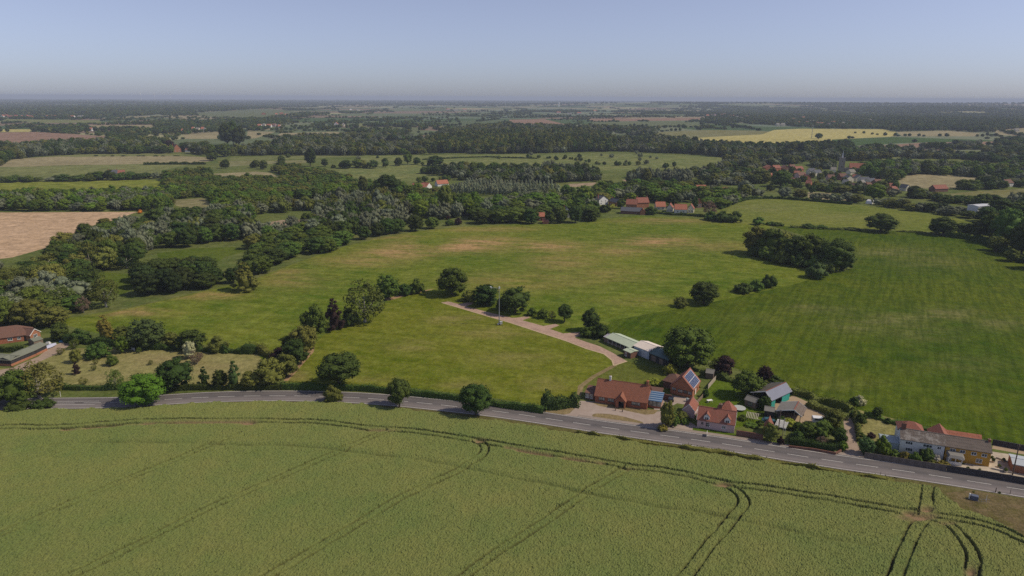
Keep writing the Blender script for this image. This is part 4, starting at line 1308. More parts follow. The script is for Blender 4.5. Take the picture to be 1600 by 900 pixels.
# conservatory with a blue striped glass roof at its right end
cw = MB(); cw.box(L + .003, L + 3.9, 2.0, 7.4, -.2, .6); co_ = cw.build('conservatory', W_BRICK, e)
for xx in (L + .02, L + 1.3, L + 2.6): fr_ = MB(); fr_.box(xx, xx + .09, 2.0, 2.09, .6, 2.3); fr_.build('glazing_bar', M_DARK, co_)
for yy in (2.0, 3.3, 4.6, 5.9, 7.3): fr_ = MB(); fr_.box(L + 3.81, L + 3.9, yy, yy + .09, .6, 2.3); fr_.build('glazing_bar', M_DARK, co_)
gl = MB(); gl.box(L + .1, L + 3.8, 2.03, 2.06, .6, 2.3); gl.box(L + 3.84, L + 3.87, 2.1, 7.3, .6, 2.3); gl.build('conservatory_glass', M_GLASSL, co_)


def striped_mat(name, c1, c2, per, ax=0, off=.5, rough=.3):
    m, nt, bs = nodes(name)
    sx = nt.nodes.new('ShaderNodeSeparateXYZ'); nt.links.new(nt.nodes.new('ShaderNodeTexCoord').outputs['Object'], sx.inputs[0])
    f = math_n(nt, 'GREATER_THAN', math_n(nt, 'FRACT', math_n(nt, 'ADD', math_n(nt, 'DIVIDE', sx.outputs[ax], per), 100)), off)
    nt.links.new(mixc(nt, f, c1, c2), bs.inputs['Base Color']); bs.inputs['Roughness'].default_value = rough
    return m


cr_ = MB(); cr_.hexa([(L - .05, 1.7, 2.32), (L + 4.2, 1.7, 2.32), (L + 4.2, 7.7, 3.0), (L - .05, 7.7, 3.0)], [(L - .05, 1.7, 2.42), (L + 4.2, 1.7, 2.42), (L + 4.2, 7.7, 3.1), (L - .05, 7.7, 3.1)])
cr_.build('conservatory_roof', striped_mat('blue_glazing', (.05, .11, .21), (.30, .38, .45), 1.25, 1, .78), co_)
rx = MB(); rx.box(L - 3.5, L + 3.2, 8.6, 12.4, -.2, 2.3); rx.box(L + 3.2, L + 6.4, 9.0, 9.3, -.2, 1.9); ro_ = rx.build('rear_wing', W_BRICKD, e)
rr_ = MB(); rr_.box(L - 3.7, L + 3.4, 8.7, 12.6, 2.302, 2.45); rr_.build('rear_roof', R_DKBROWN, ro_)

# house with solar panels
e, L, wo, ro = house('brick_house', 'orange brick house with a grid of solar panels on its steep roof', (1047, 615), (1081.5, 622.5), 8.6, 2.9, 3.6, W_BRICKO, R_RED, ridge='y', ov=.3,
                     wins=[('front', .16, 1.5, 1.3, .9, 2, M_DARK, M_GLASSL), ('front', .45, 1.2, 1.5, 1.0, 3, M_DARK, M_GLASSL), ('front', .68, 1.2, 1.3, 1.0, 2, M_DARK), ('front', .88, 1.1, 1.2, 1.0, 2, M_DARK, M_GLASSL), ('right', .25, 1.0, .7, .9, 1, M_DARK), ('right', .6, 1.1, .6, .8, 1, M_DARK)], doors=[('right', .42, .9, 2.0, M_WHITE)])
# panels lie on the right slope
s = 3.6 / (L / 2); n_s = Vector((s, 0, 1)).normalized()
pv = MB(); fr_ = MB()
for r_ in range(6):
    for c_ in range(2):
        u0 = L / 2 + .45 + c_ * 1.62; u1 = u0 + 1.5
        y0 = .9 + r_ * 1.14; y1 = y0 + 1.0
        zf = lambda u, o: 2.9 + 3.6 - (u - L / 2) * s + .17 + o
        pv.hexa([(u0, y0, zf(u0, .10)), (u1, y0, zf(u1, .10)), (u1, y1, zf(u1, .10)), (u0, y1, zf(u0, .10))], [(u0, y0, zf(u0, .15)), (u1, y0, zf(u1, .15)), (u1, y1, zf(u1, .15)), (u0, y1, zf(u0, .15))])
u0, u1, y0, y1 = L / 2 + .37, L / 2 + 3.65, .8, 7.85
fr_.hexa([(u0, y0, zf(u0, .04)), (u1, y0, zf(u1, .04)), (u1, y1, zf(u1, .04)), (u0, y1, zf(u0, .04))], [(u0, y0, zf(u0, .098)), (u1, y0, zf(u1, .098)), (u1, y1, zf(u1, .098)), (u0, y1, zf(u0, .098))])
po = fr_.build('solar_array', M_METAL, ro); pv.build('solar_panel', M_PV, po)
house('garage_block', 'low brick outbuilding with dark brown roof left of the solar roofed house', (1036, 605), (1063, 611.5), 6.0, 2.4, 2.0, W_BRICKD, R_DKBROWN, hip=True, cat='outbuilding', wins=[('front', .5, 1.0, 1.2, .9, 2, M_DARK)])

# ---------------------------------------------- pink cottage
e, L, wo, ro = house('cottage', 'pink rendered cottage with red roof and two dormers facing the road', (1088.7, 667.5), (1146.7, 677), 5.6, 2.7, 2.7, W_PINK, R_RED, ov=.3, barge=M_WHITE,
                     wins=[('front', .14, 1.3, .5, .6, 1, M_DARK), ('front', .28, .9, .8, 1.0, 1, M_DARK), ('front', .32, .9, .5, .7, 1), ('front', .72, .9, 1.1, .9, 2, M_WHITE)])
for u in (.245, .80):
    d_ = MB(); xm = u * L; d_.prism([(xm - .8, 2.3), (xm + .8, 2.3), (xm + .8, 3.9), (xm, 4.7), (xm - .8, 3.9)], 'y', .05, 2.4); do = d_.build('dormer', W_WHITE, ro)
    r_ = MB(); r_.prism([(xm - 1.0, 3.72), (xm, 4.78), (xm + 1.0, 3.72), (xm + 1.0, 3.86), (xm, 4.94), (xm - 1.0, 3.86)], 'y', -.15, 2.7); r_.build('dormer_roof', R_RED, do)
    window(do, lambda a, z, o: (a, .05 - o, z), xm, 2.75, 1.1, .9, 2)
chimney(ro, L * .57, 3.3, 4.2, 6.9, .9, .9, W_BRICKD, 2)
rw = MB(); rw.box(L * .50, L * .96, 5.603, 10.4, -.2, 2.9); rw_o = rw.build('rear_wing', W_PINK, e)
hp = MB(); x0, x1, y0, y1 = L * .46, L * 1.0, 2.9, 10.8
hp.add([(x0, y0, 2.95), (x1, y0, 2.95), (x1, y1, 2.95), (x0, y1, 2.95), ((x0 + x1) / 2 - .4, 6.2, 6.6), ((x0 + x1) / 2 + .4, 7.2, 6.6)], [(0, 3, 2, 1), (0, 1, 5, 4), (1, 2, 5), (2, 3, 4, 5), (3, 0, 4)])
hp.build('hipped_roof', R_RED, rw_o)
fw = MB(); fw.box(L * .10, L * .50 - .003, 5.603, 8.0, -.2, 2.5); fo_ = fw.build('flat_wing', W_PINK, e); fr_ = MB(); fr_.box(L * .08, L * .50 - .01, 5.5, 8.2, 2.503, 2.65); fr_.build('flat_roof', R_CORR, fo_)
e, L, wo, ro = house('outbuilding', 'small pink gabled outbuilding with red roof left of the pink cottage', (1066, 650.5), (1084.5, 654), 6.0, 2.3, 1.9, W_PINK, R_RED, ridge='y', ov=.2, barge=M_WHITE, cat='outbuilding', doors=[('right', .3, .9, 1.9, M_WHITE)], wins=[('right', .7, 1.0, .7, .7, 1)])
g_ = MB(); g_.box(4.1, 5.6, .2, 2.2, -.2, 1.5); go = g_.build('annexe', W_PINK, e); g2 = MB(); g2.box(4.0, 5.7, .1, 2.3, 1.503, 1.62); g2.build('annexe_roof', R_RED, go)

# ---------------------------------------------- barns
def asym_barn(name, label, cat, fl, fr, D, h, rh, rf, left_m, right_m, right_lift=0.0, clad=None, edge=None):
    """gable to the front, ridge at rf of the width, a shallow left slope and a steeper right slope"""
    a, rz, L = frame2(fl, fr); e = empty(name, a, rz); tag(e, label, cat); HOUSES.append((a.x, a.y, L))
    xr = L * rf; ov = .45; th = .14
    w = MB(); w.box(0, .25, 0, D, -.2, h - .1); w.box(.25, L, D - .2, D, -.2, h - .1); wo = w.build('wall', W_BLACK, e)
    for xx in (.3, xr, L - .25):
        p = MB(); p.box(xx, xx + .2, .05, .25, -.2, h if xx != xr else h + rh - .1); p.build('post', M_WOODP, e)
    sl = rh / xr; sr = rh / (L - xr)
    lo = MB(); lo.prism([(-ov, h - sl * ov), (xr, h + rh), (xr, h + rh + th), (-ov, h - sl * ov + th)], 'y', -.5, D + .4); lr = lo.build('left_roof_slope', left_m, e)
    ro_ = MB(); ro_.prism([(xr + .003, h + rh - .003), (L + ov, h - sr * ov), (L + ov, h - sr * ov + th), (xr + .003, h + rh + th - .003)], 'y', -.5, D + .4); rr = ro_.build('right_roof_slope', right_m, e)
    for q in ((-.56, -.503), (D + .403, D + .46)):
        for (x0, z0, x1, z1) in ((-ov, h - sl * ov, xr, h + rh), (xr + .003, h + rh, L + ov, h - sr * ov)):
            b = MB(); b.prism([(x0, z0 - .1), (x1, z1 - .1), (x1, z1 + .2), (x0, z0 + .2)], 'y', q[0], q[1]); b.build('bargeboard', edge or M_WHITE, lr if x0 < 0 else rr)
    rc = MB(); rc.box(xr - .15, xr + .15, -.5, D + .4, h + rh + th - .02, h + rh + th + .06); rc.build('ridge_tiles', R_RED, rr)
    if clad:
        for y0, y1 in clad:
            c = MB(); c.box(L - .02, L + .06, y0, y1, -.1, h - .3); c.build('side_cladding', W_TEAL, e)
    return e


M_WOODP = plain('barn_post', (.22, .18, .14), .9, .2, 3)
asym_barn('barn', 'open sided barn with teal sheeting, long dark left slope and bluish panelled right slope', 'barn', (1174, 627), (1204, 638.5), 10.5, 3.2, 1.9, .70, R_BARN, M_PVB, clad=[(0, 2.2), (6.0, 10.4)])
asym_barn('open_shed', 'low grey roofed shed with white edges and reddish ridge in front of the barn', 'shed', (1214, 653), (1250, 661.5), 6.0, 2.6, 1.3, .70, R_CORR, R_GREY, edge=M_WHITE)
e, L, wo, ro = house('garden_shed', 'small dark shed with pale grey roof left of the barn yard', (1193.5, 651), (1209, 653.5), 3.0, 2.0, .7, W_BLACK, R_CORR, ov=.2, cat='shed', doors=[('front', .5, 1.4, 1.8)])
e, L, wo, ro = house('brick_hut', 'little brick hut with steep red roof beside the garden wall', (1192.5, 677), (1204.5, 679.5), 3.4, 2.0, 1.9, W_BRICK, R_RED, ridge='y', ov=.2, cat='outbuilding', doors=[('front', .5, .9, 1.8)])
e, L, wo, ro = house('garden_shed', 'pale roofed shed among the trees behind the solar roofed house', (1102, 591), (1114, 593), 3.2, 2.0, .8, W_WOOD, R_CORR, ov=.2, cat='shed')
e, L, wo, ro = house('summer_house', 'grey roofed wooden summer house at the lawn edge under the round tree', (1163, 633), (1180, 639), 3.0, 2.0, .8, W_WOOD, R_CORR, ov=.25, cat='shed', wins=[('front', .5, .6, 1.6, 1.0, 3, M_DARK, M_GLASSL)])

# white slatted pergola
a, rz, L = frame2((1209, 677), (1226, 681)); e = empty('pergola', a, rz); tag(e, 'white slatted pergola beside the little brick hut', 'pergola')
p_ = MB()
for xx in (0, L - .1):
    for yy in (0, 4.9): p_ = MB(); p_.box(xx, xx + .1, yy, yy + .1, -.1, 2.2); p_.build('post', M_WHITE, e)
p_ = MB(); p_.box(-.1, L + .1, 0, .1, 2.2, 2.32); p_.box(-.1, L + .1, 4.9, 5.0, 2.2, 2.32)
for i in range(9): p_.box(-.1, L + .1, .3 + i * .52, .52 + i * .52, 2.325, 2.38)
p_.build('slats', M_WHITE, e)
# timber slat frame over the vegetable bed
a, rz, L = frame2((1165, 657), (1182, 660)); e = empty('trellis', a, rz); tag(e, 'row of pale timber slats over the round garden bed', 'trellis')
p_ = MB()
for i in range(8): p_.box(.45 * i, .45 * i + .13, 0, 4.2, 1.0, 1.06)
p_.build('slats', M_STONE, e)
p_ = MB(); p_.box(-.1, 3.8, .1, .2, .9, .998); p_.box(-.1, 3.8, 4.0, 4.1, .9, .998)
for xx in (0, 3.6):
    for yy in (.1, 4.0): p_.box(xx, xx + .1, yy, yy + .1, -.1, .9)
p_.build('frame', M_STONE, e)

# ---------------------------------------------- white cottage and yellow cottage
e, L, wo, ro = house('white_cottage', 'white rendered cottage with worn grey pantiles, joined to the yellow one', (1404, 706.5), (1472.7, 718), 5.4, 4.1, 1.75, W_WHITE, tile_mat('lichened_pantiles', (.155, .125, .105), (.12, .10, .085), moss=(.42, .40, .37), row=.9, colw=.55, contrast=.6, mossamt=.85), ov=.3,
                     wins=[('front', .20, 2.75, 1.7, .85, 3, M_WHITE), ('front', .62, 2.75, 2.1, .85, 3, M_WHITE), ('front', .88, 2.7, .9, .85, 2, M_WHITE), ('front', .22, .8, 1.7, 1.0, 3, M_WHITE), ('front', .72, .8, 1.2, 1.0, 2, M_WHITE), ('left', .5, 2.8, .8, .8, 1)], doors=[('front', .5)])
chimney(ro, .7, 2.7, 5.0, 7.6, 1.0, .8, W_BRICKD, 2)
lp = MB(); lp.box(-4.4, -.003, .6, 4.6, -.2, 2.2); lo = lp.build('sunroom', W_BLUEGREY, e)
lr = MB(); lr.prism([(.3, 2.2), (2.6, 2.9), (4.9, 2.2), (4.9, 2.32), (2.6, 3.04), (.3, 2.32)], 'x', -4.7, -.005); lr.build('sunroom_roof', plain('pale_blue_roof', (.30, .35, .38), .5, .1, 1), lo)
w_ = MB(); w_.box(.2, 6.2, 5.403, 10.6, -.2, 4.0); wg = w_.build('rear_wing', W_WHITE, e)
r_ = roof_hip(6.0, 5.2, 4.1, 2.0, .3)
r_.v = [(q[0] + .2, q[1] + 5.4, q[2]) for q in r_.v]; r_.build('rear_roof', R_RED, wg)
w_ = MB(); w_.prism([(8.0, -.2), (12.8, -.2), (12.8, 3.6), (10.4, 5.5), (8.0, 3.6)], 'y', 5.403, 10.0); wg = w_.build('second_wing', W_BRICK, e)
r_ = MB(); r_.prism([(7.7, 3.4), (10.4, 5.55), (13.1, 3.4), (13.1, 3.56), (10.4, 5.75), (7.7, 3.56)], 'y', 4.2, 10.3); r_.build('second_roof', R_RED, wg)

e, L, wo, ro = house('yellow_cottage', 'mustard yellow two storey cottage with brown pantiles and small white windows', (1474.3, 718.2), (1544.6, 729.4), 5.4, 4.1, 1.75, W_YELLOW, R_GREY, ov=.3,
                     wins=[('front', .16, 2.75, 1.3, .85, 2), ('front', .38, 2.7, 1.2, .85, 2), ('front', .63, 2.65, 1.2, .85, 2), ('front', .86, 2.6, 1.2, .85, 2), ('front', .385, .75, 1.2, 1.1, 2), ('front', .77, .7, 1.4, 1.1, 2), ('right', .5, 2.6, .9, .8, 1)], doors=[('front', .12, .95, 2.0, M_WHITE)])
chimney(ro, L * .985, 2.7, 5.0, 6.6, .6, .6, W_BRICK, 1)
ph = MB(); ph.box(.5, 3.6, -2.3, -2.1, -.1, .9); ph.box(.5, .65, -2.1, -.003, -.1, .9); ph.box(.5, .65, -2.3, -2.15, .9, 2.1); ph.box(3.45, 3.6, -2.3, -2.15, .9, 2.1); ph.box(2.0, 2.12, -2.3, -2.18, .9, 2.1)
po = ph.build('porch', M_WHITE, e)
pr = MB(); pr.hexa([(.2, -2.7, 2.1), (4.0, -2.7, 2.1), (4.0, -.01, 2.1), (.2, -.01, 2.1)], [(.7, -2.2, 2.7), (3.5, -2.2, 2.7), (3.9, -.01, 2.95), (.3, -.01, 2.95)]); pr.build('porch_roof', R_CORR, po)
w_ = MB(); w_.prism([(7.6, -.2), (12.0, -.2), (12.0, 3.3), (9.8, 5.2), (7.6, 3.3)], 'x', -1.0, 9.4)
# orange roofed rear range, ridge along x
w_ = MB(); w_.prism([(6.4, -.2), (10.6, -.2), (10.6, 3.0), (8.5, 4.7), (6.4, 3.0)], 'x', -.8, 9.6); wg = w_.build('rear_range', W_BRICK, e)
r_ = MB(); r_.prism([(6.1, 2.85), (8.5, 4.75), (10.9, 2.85), (10.9, 3.0), (8.5, 4.95), (6.1, 3.0)], 'x', -1.0, 9.8); r_.build('rear_roof', R_ORANGE, wg)
e, L, wo, ro = house('outbuilding', 'orange walled outbuilding with flat pale metal roof at the right edge', (1580, 737), (1640, 749), 5.5, 2.2, .35, W_BRICKO, plain('pale_metal_roof', (.42, .45, .47), .5, .08, .8), ov=.25, cat='outbuilding')

for i_, (px_, py_, hh_) in enumerate([(1552, 722, .7), (1561, 730, .5), (1568, 721, .6), (1512, 734, .5), (1530, 738, .6), (1571, 738, .8)]):
    a_ = g1(px_, py_); e_ = empty('planter', a_, i_ * .7); tag(e_, 'shrub tub on the pale yard beside the yellow cottage', 'planter', 'tub planters on the pale yard')
    m_ = MB(); m_.tube((0, 0, 0), (0, 0, hh_ * .6), .3, .42, 10); m_.build('tub', M_STONE, e_)
    c_ = link('plant', crown('bush', i_ % 3, 'mid'), e_); c_.scale = (1.0, 1.0, hh_ * 1.4); c_.location = (0, 0, hh_ * .5)
for lb_, px_, py_, rz_, l_ in (('low pale stone edging wall across the paved yard', 1556, 716, -.9, 6.5), ('second low stone edging near the yellow cottage corner', 1549, 733, -.5, 4.5)):
    m_ = MB(); m_.box(0, l_, 0, .3, -.1, .4); o_ = m_.build('edging_wall', M_STONE); o_.location = g1(px_, py_); o_.rotation_euler = (0, 0, rz_); tag(o_, lb_, 'wall')

# ---------------------------------------------- barns behind the mown field
e, L, wo, ro = house('stable', 'long open fronted stable with pale green sheet roof', (948, 535.5), (985, 551.5), 6.5, 2.3, .9, W_WOOD, R_SHEETG, ov=.6, cat='barn')
o_ = MB(); o_.box(.8, L - .8, -.06, -.003, .9, 2.1); o_.build('bay_shade', M_DARK, e)  # dark sheet on the closed wall paints the shade inside the bay
p_ = MB()
for i in range(6): p_.box(.8 + i * (L - 1.7) / 5, .92 + i * (L - 1.7) / 5, -.14, -.062, 0, 2.15)
p_.build('posts', M_WHITE, e)
e, L, wo, ro = house('metal_shed', 'tall pale blue fronted shed with pinkish white sheet roof', (990, 552.5), (1013.5, 562), 7.5, 3.2, 1.0, W_BLUEGREY, R_SHEETP, ov=.3, cat='barn', doors=[('front', .7, 2.6, 2.7, plain('grey_shutter', (.5, .55, .6), .6, .08, 2))])
e, L, wo, ro = house('boarded_shed', 'dark boarded shed with stained teal roof under the big oak', (1014.5, 562.4), (1044, 574.5), 6.5, 2.8, .9, W_BLACK, R_SHEETT, ov=.3, cat='barn', wins=[('front', .22, .3, 2.2, 1.9, 1, W_WOOD, W_WOOD), ('front', .62, .3, 1.8, 1.8, 1, W_WOOD, W_WOOD)])
e, L, wo, ro = house('brick_hut', 'little brick hut with flat pale green roof in front of the stable', (974.5, 556), (981.5, 559), 3.4, 2.3, .25, W_BRICKD, R_SHEETG, ov=.35, cat='outbuilding', L=3.6, wins=[('front', .3, .3, .9, 1.5, 1, M_WHITE, M_GLASSL)], doors=[('front', .75, .8, 1.9)])
e, L, wo, ro = house('field_shelter', 'small grey roofed shelter at the left end of the stable', (943.5, 534), (950.5, 536.5), 4.5, 2.1, .5, W_WOOD, plain('lilac_grey_roof', (.36, .34, .38), .6, .1, 1), ov=.3, cat='shed')

# ---------------------------------------------- left edge
e, L, wo, ro = house('bungalow', 'brown roofed bungalow with white edged gable wing at the left edge', (-22, 541), (48, 531.5), 9.0, 2.4, 3.2, W_BRICK, R_DKBROWN, ov=.4,
                     wins=[('front', .55, 1.0, 1.6, 1.0, 2), ('front', .75, 1.0, 1.2, 1.0, 2)], doors=[('front', .9)], hip=True)
e2, L2, wo, ro = house('gable_wing', 'red brick gable wing with white bargeboards on the brown roofed bungalow', (48.5, 533), (64, 527), 8.0, 2.4, 1.8, W_BRICKO, R_DKBROWN, ridge='y', ov=.35, barge=M_WHITE, wins=[('front', .5, .9, 1.8, 1.2, 3)], cat='house wing')
for (fl, fr, D, lb) in (((-40, 569), (17.5, 572.5), 5.0, 'green felt roofed black shed cut by the left edge'), ((18, 572.6), (57, 556), 5.2, 'long green felt roofed shed with black boards on an orange brick base'), ((57.5, 555.6), (74, 547.3), 4.6, 'end section of the long green roofed shed, black boarded')):
    e, L, wo, ro = house('long_shed', lb, fl, fr, D, 2.3, .7, W_BLACK, R_FELT, ov=.3, cat='shed')
    b = MB(); b.box(-.04, L + .04, -.05, -.003, -.1, .85); b.build('brick_base', W_BRICKO, e)
e, L, wo, ro = house('garden_shed', 'small green roofed shed behind the long shed', (54, 541), (68, 537), 4.0, 1.9, .6, W_WOOD, R_FELT, ov=.2, cat='shed')

# ---------------------------------------------- middle distance houses (walls, roof, chimney, windows)
MID = [
    ('white walled house with dark slate roof, left end of the mid village', (936, 320.5), (950, 319.5), 7, 4.5, 3.2, W_WHITE, R_SLATE, 'y', 1),
    ('slate roofed wing with an orange brick gable beside the white walled house', (951, 320), (963, 322), 6, 3.4, 2.6, W_BRICKO, R_SLATE, 'x', 1),
    ('low barn with dark grey slate roof right at the pasture edge', (969.5, 334), (1002, 335.5), 8, 2.6, 2.4, W_BRICKD, R_SLATE, 'x', 0),
    ('small red gabled end house joined to the grey slate barn', (1000, 335.8), (1008, 336), 7, 2.8, 2.2, W_BRICKO, R_RED, 'y', 0),
    ('brick house with brownish roof standing behind the grey slate barn', (978, 327), (995, 327.6), 8, 4.6, 3.6, W_BRICKO, R_RED, 'x', 1),
    ('tall brick house with two chimneys behind the grey slate barn', (996, 325.5), (1014, 325), 8, 5.0, 3.6, W_BRICKO, R_RED, 'x', 2),
    ('cream house with bright terracotta roof left of the white and cream cottages', (1025, 328), (1040, 328), 7, 3.0, 3.4, W_CREAM, R_ORANGE, 'x', 1),
    ('cream gabled house with dark red roof beside the bright terracotta one', (1041, 331), (1051, 331.5), 9, 3.4, 3.0, W_CREAM, R_RED, 'y', 0),
    ('white walled house with terracotta roof and dark dormer near the field corner', (1054, 333), (1073, 333.5), 7, 3.4, 3.6, W_WHITE, R_ORANGE, 'x', 0),
    ('cream gabled house with dark red roof nearest the field corner', (1074, 332.5), (1083.5, 333), 8, 3.6, 3.2, W_CREAM, R_RED, 'y', 0),
    ('narrow orange gabled house behind the leafless brown tree', (1089, 325), (1096, 325), 9, 4.2, 3.4, W_BRICKO, R_ORANGE, 'y', 0),
    ('bright orange roofed house among trees behind the village', (1089, 300), (1104, 300), 8, 3.0, 4.0, W_WHITE, R_ORANGE, 'x', 0),
    ('house with grey lilac roof and white wall in the middle of the village trees', (1071, 310), (1084, 309), 8, 3.0, 3.2, W_WHITE, R_DKBROWN, 'x', 1),
    ('long low whitish house with pink roof right of the copper tree', (1126, 301), (1140, 300), 7, 2.8, 1.8, W_WHITE, R_RED, 'x', 0),
    ('red roofed house half hidden by trees at the pasture edge', (841, 345), (851, 345), 7, 3.4, 2.4, W_BRICK, R_ORANGE, 'x', 0),
    ('small red roofed outhouse below the half hidden house', (848, 350), (857, 350), 5, 2.0, 1.8, W_BRICK, R_ORANGE, 'x', 0),
    ('white gabled house with orange chimney between dark trees at the pasture edge', (881, 340), (890, 340), 8, 5.0, 3.0, W_WHITE, R_SLATE, 'y', 1),
    ('white two storey house among the trees at the right edge', (1526, 338), (1549, 336), 9, 8.0, .6, W_WHITE, plain('flat_grey_roof', (.5, .52, .56), .7, .1, 1), 'x', 0),
    ('lilac and red roofed farmhouse beside the poplar plantation', (646, 297), (664, 296.5), 8, 3.0, 3.8, W_WHITE, R_RED, 'x', 1),
    ('gabled barn with white front and orange roof beside the poplar plantation', (667, 296), (675, 295), 9, 3.2, 3.6, W_WHITE, R_ORANGE, 'y', 0),
    ('long orange roofed barn furthest right beside the poplar plantation', (684, 291.5), (701, 290.5), 8, 3.0, 3.6, W_WHITE, R_ORANGE, 'x', 0),
    ('dark house with white window in the hedge row at the left', (169, 277), (184, 276.5), 9, 4.5, 4, W_BRICKD, R_SLATE, 'x', 2),
    ('house with big red roof in the hedge row at the left', (184.5, 276.5), (196, 276), 9, 3.0, 5, W_BRICK, R_RED, 'x', 0),
    ('long pink roofed farm building below the dark round tree at the left', (255, 237), (271, 236.5), 14, 4, 5, W_WHITE, R_RED, 'x', 0),
    ('steep orange roofed farmhouse left of centre in the distance', (271, 238), (284, 237.5), 14, 5, 9, W_BRICKO, R_RED, 'y', 1),
    ('low brown barn right of the distant farmhouse', (289, 238), (304, 238), 12, 4, 4, W_WHITE, R_DKBROWN, 'x', 0),
    ('long brown barn in the paddock right of the village', (1461, 300), (1481, 299.5), 9, 3.5, 3.5, W_BRICKD, R_RED, 'x', 0),
    ('white bungalow in the trees at the far right', (1573, 292), (1583, 291.5), 10, 4.5, 3.5, W_WHITE, R_DKBROWN, 'x', 0),
]
for i, (lb, fl, fr, D, h, rh, wm, rm, rg, nc) in enumerate(MID):
    wins = [('front', .25, .9, 1.3, 1.1, 2), ('front', .72, .9, 1.3, 1.1, 2)]
    if h > 4: wins += [('front', .25, h - 1.6, 1.2, 1.0, 2), ('front', .72, h - 1.6, 1.2, 1.0, 2)]
    if 'barn' in lb or 'outhouse' in lb: wins = []
    ch = [(.12, .5, 1.2)] if nc == 1 else ([(.08, .5, 1.3), (.92, .5, 1.3)] if nc == 2 else [])
    house('barn' if 'barn' in lb else 'house', lb, fl, fr, D, h, rh, wm, rm, ridge=rg, ov=.4, wins=wins, chims=ch, cat='barn' if 'barn' in lb else 'house')

# village round the church: real rows of small houses
VIL = [(1203, 266, 'R', 18), (1215, 268, 'R', 13), (1228, 266, 'D', 14), (1240, 265, 'D', 10), (1250, 268, 'R', 14), (1206, 281, 'W', 8), (1196, 278, 'W', 8), (1246, 276, 'R', 12), (1254, 280, 'P', 14), (1262, 283, 'R', 12), (1270, 273, 'S', 12),
       (1279, 275, 'S', 12), (1286, 279, 'C', 10), (1299, 283, 'P', 13), (1307, 280, 'D', 12), (1318, 282, 'D', 13), (1328, 285, 'S', 14), (1336, 281, 'R', 12), (1343, 284, 'S', 14), (1352, 287, 'S', 18), (1364, 289, 'S', 14), (1374, 291, 'D', 12),
       (1344, 290, 'C', 10), (1322, 292, 'S', 10), (1383, 296, 'R', 13), (1395, 297, 'R', 13), (1391, 303, 'O', 8), (1400, 304, 'O', 8), (1302, 271, 'C', 10), (1412, 258, 'W', 10), (1424, 259, 'W', 9), (1333, 273, 'C', 10), (1418, 299, 'S', 7),
       (1360, 296, 'D', 9), (1336, 297, 'D', 10), (1245, 288, 'D', 10), (1262, 291, 'R', 10), (1256, 237, 'R', 16), (1235, 286, 'R', 8)]
MV = {'R': (W_BRICK, R_RED, 'red tiled'), 'D': (W_BRICKD, R_DKBROWN, 'brown tiled'), 'W': (W_WHITE, R_ORANGE, 'white walled'), 'S': (W_CREAM, R_SLATE, 'slate roofed'), 'P': (W_PINK, R_DKBROWN, 'pinkish'), 'C': (W_CREAM, R_CORR, 'pale walled'), 'O': (W_BRICKO, R_RED, 'orange walled')}
for i, (px, py, k, wpx) in enumerate(VIL):
    wm, rm, ad = MV[k]; wpx *= .8
    house('house', ad + ' house in the village below the church', (px - wpx / 2, py), (px + wpx / 2, py + random.uniform(-.8, .8)), 8, 3.2 + random.uniform(0, 2), 3.2, wm, rm, ridge=random.choice('xxy'), ov=.4, group=ad + ' village houses',
          wins=[('front', .3, .9, 1.2, 1.1, 1), ('front', .7, .9, 1.2, 1.1, 1)], chims=[(.15, .5, 1.2)] if i % 2 else [])
FAR = [(3, 183, 'W'), (9, 182, 'R'), (15, 184, 'R'), (24, 183, 'R'), (33, 184, 'W'), (41, 183, 'R'), (47, 184, 'R'), (72, 184, 'W'), (80, 183, 'P'), (86, 184, 'W'), (104, 185, 'P'), (112, 184, 'W'), (123, 184, 'C'), (128, 184, 'C'),
       (141, 205, 'W'), (301, 204, 'W'), (308, 205, 'C'), (316, 204, 'W'), (320, 206, 'C'), (285, 207, 'W'), (412, 179, 'R'), (432, 180, 'W'), (440, 179, 'R'), (448, 181, 'W'), (405, 199, 'W'), (412, 198, 'C'), (420, 199, 'W'), (428, 198, 'P'), (436, 200, 'W'),
       (525, 196, 'W'), (536, 197, 'C'), (1106, 182, 'W'), (1112, 182, 'W'), (1118, 181, 'P'), (1128, 181, 'P'), (1134, 180, 'P'), (1144, 183, 'W'), (1151, 185, 'C'), (1158, 187, 'C'), (1168, 184, 'P'), (1200, 191, 'O'), (1216, 197, 'C'),
       (1224, 197, 'C'), (1247, 194, 'O'), (1256, 186, 'W'), (1263, 185, 'W'), (1262, 194, 'P'), (1270, 192, 'C'), (1278, 195, 'P'), (1285, 196, 'W'), (1296, 197, 'W'), (1303, 194, 'O'), (1318, 195, 'C'), (1326, 192, 'O'), (1360, 190, 'C'), (1380, 189, 'P'),
       (873, 177, 'W'), (890, 179, 'C'), (905, 178, 'W'), (930, 174, 'W'), (838, 173, 'C'), (700, 172, 'W'), (712, 173, 'C'), (726, 172, 'W'), (548, 172, 'W'), (560, 173, 'C'), (1590, 206, 'C'), (1240, 189, 'R'), (1186, 180, 'C')]
for i, (px, py, k) in enumerate(FAR):
    wm, rm, ad = MV[k]
    side = 'far left' if px < 200 else ('left of centre' if px < 600 else ('middle' if px < 1000 else 'right'))
    wpx = random.uniform(3.5, 7)
    house('house', f'{ad} house in the far villages {"at the" if side in ("far left", "right") else "in the" if side == "middle" else "lying"} {side}', (px - wpx / 2, py), (px + wpx / 2, py), 12, 5, 5, wm, rm, ridge=random.choice('xxy'), ov=.5, group=f'{ad} far houses {side}')

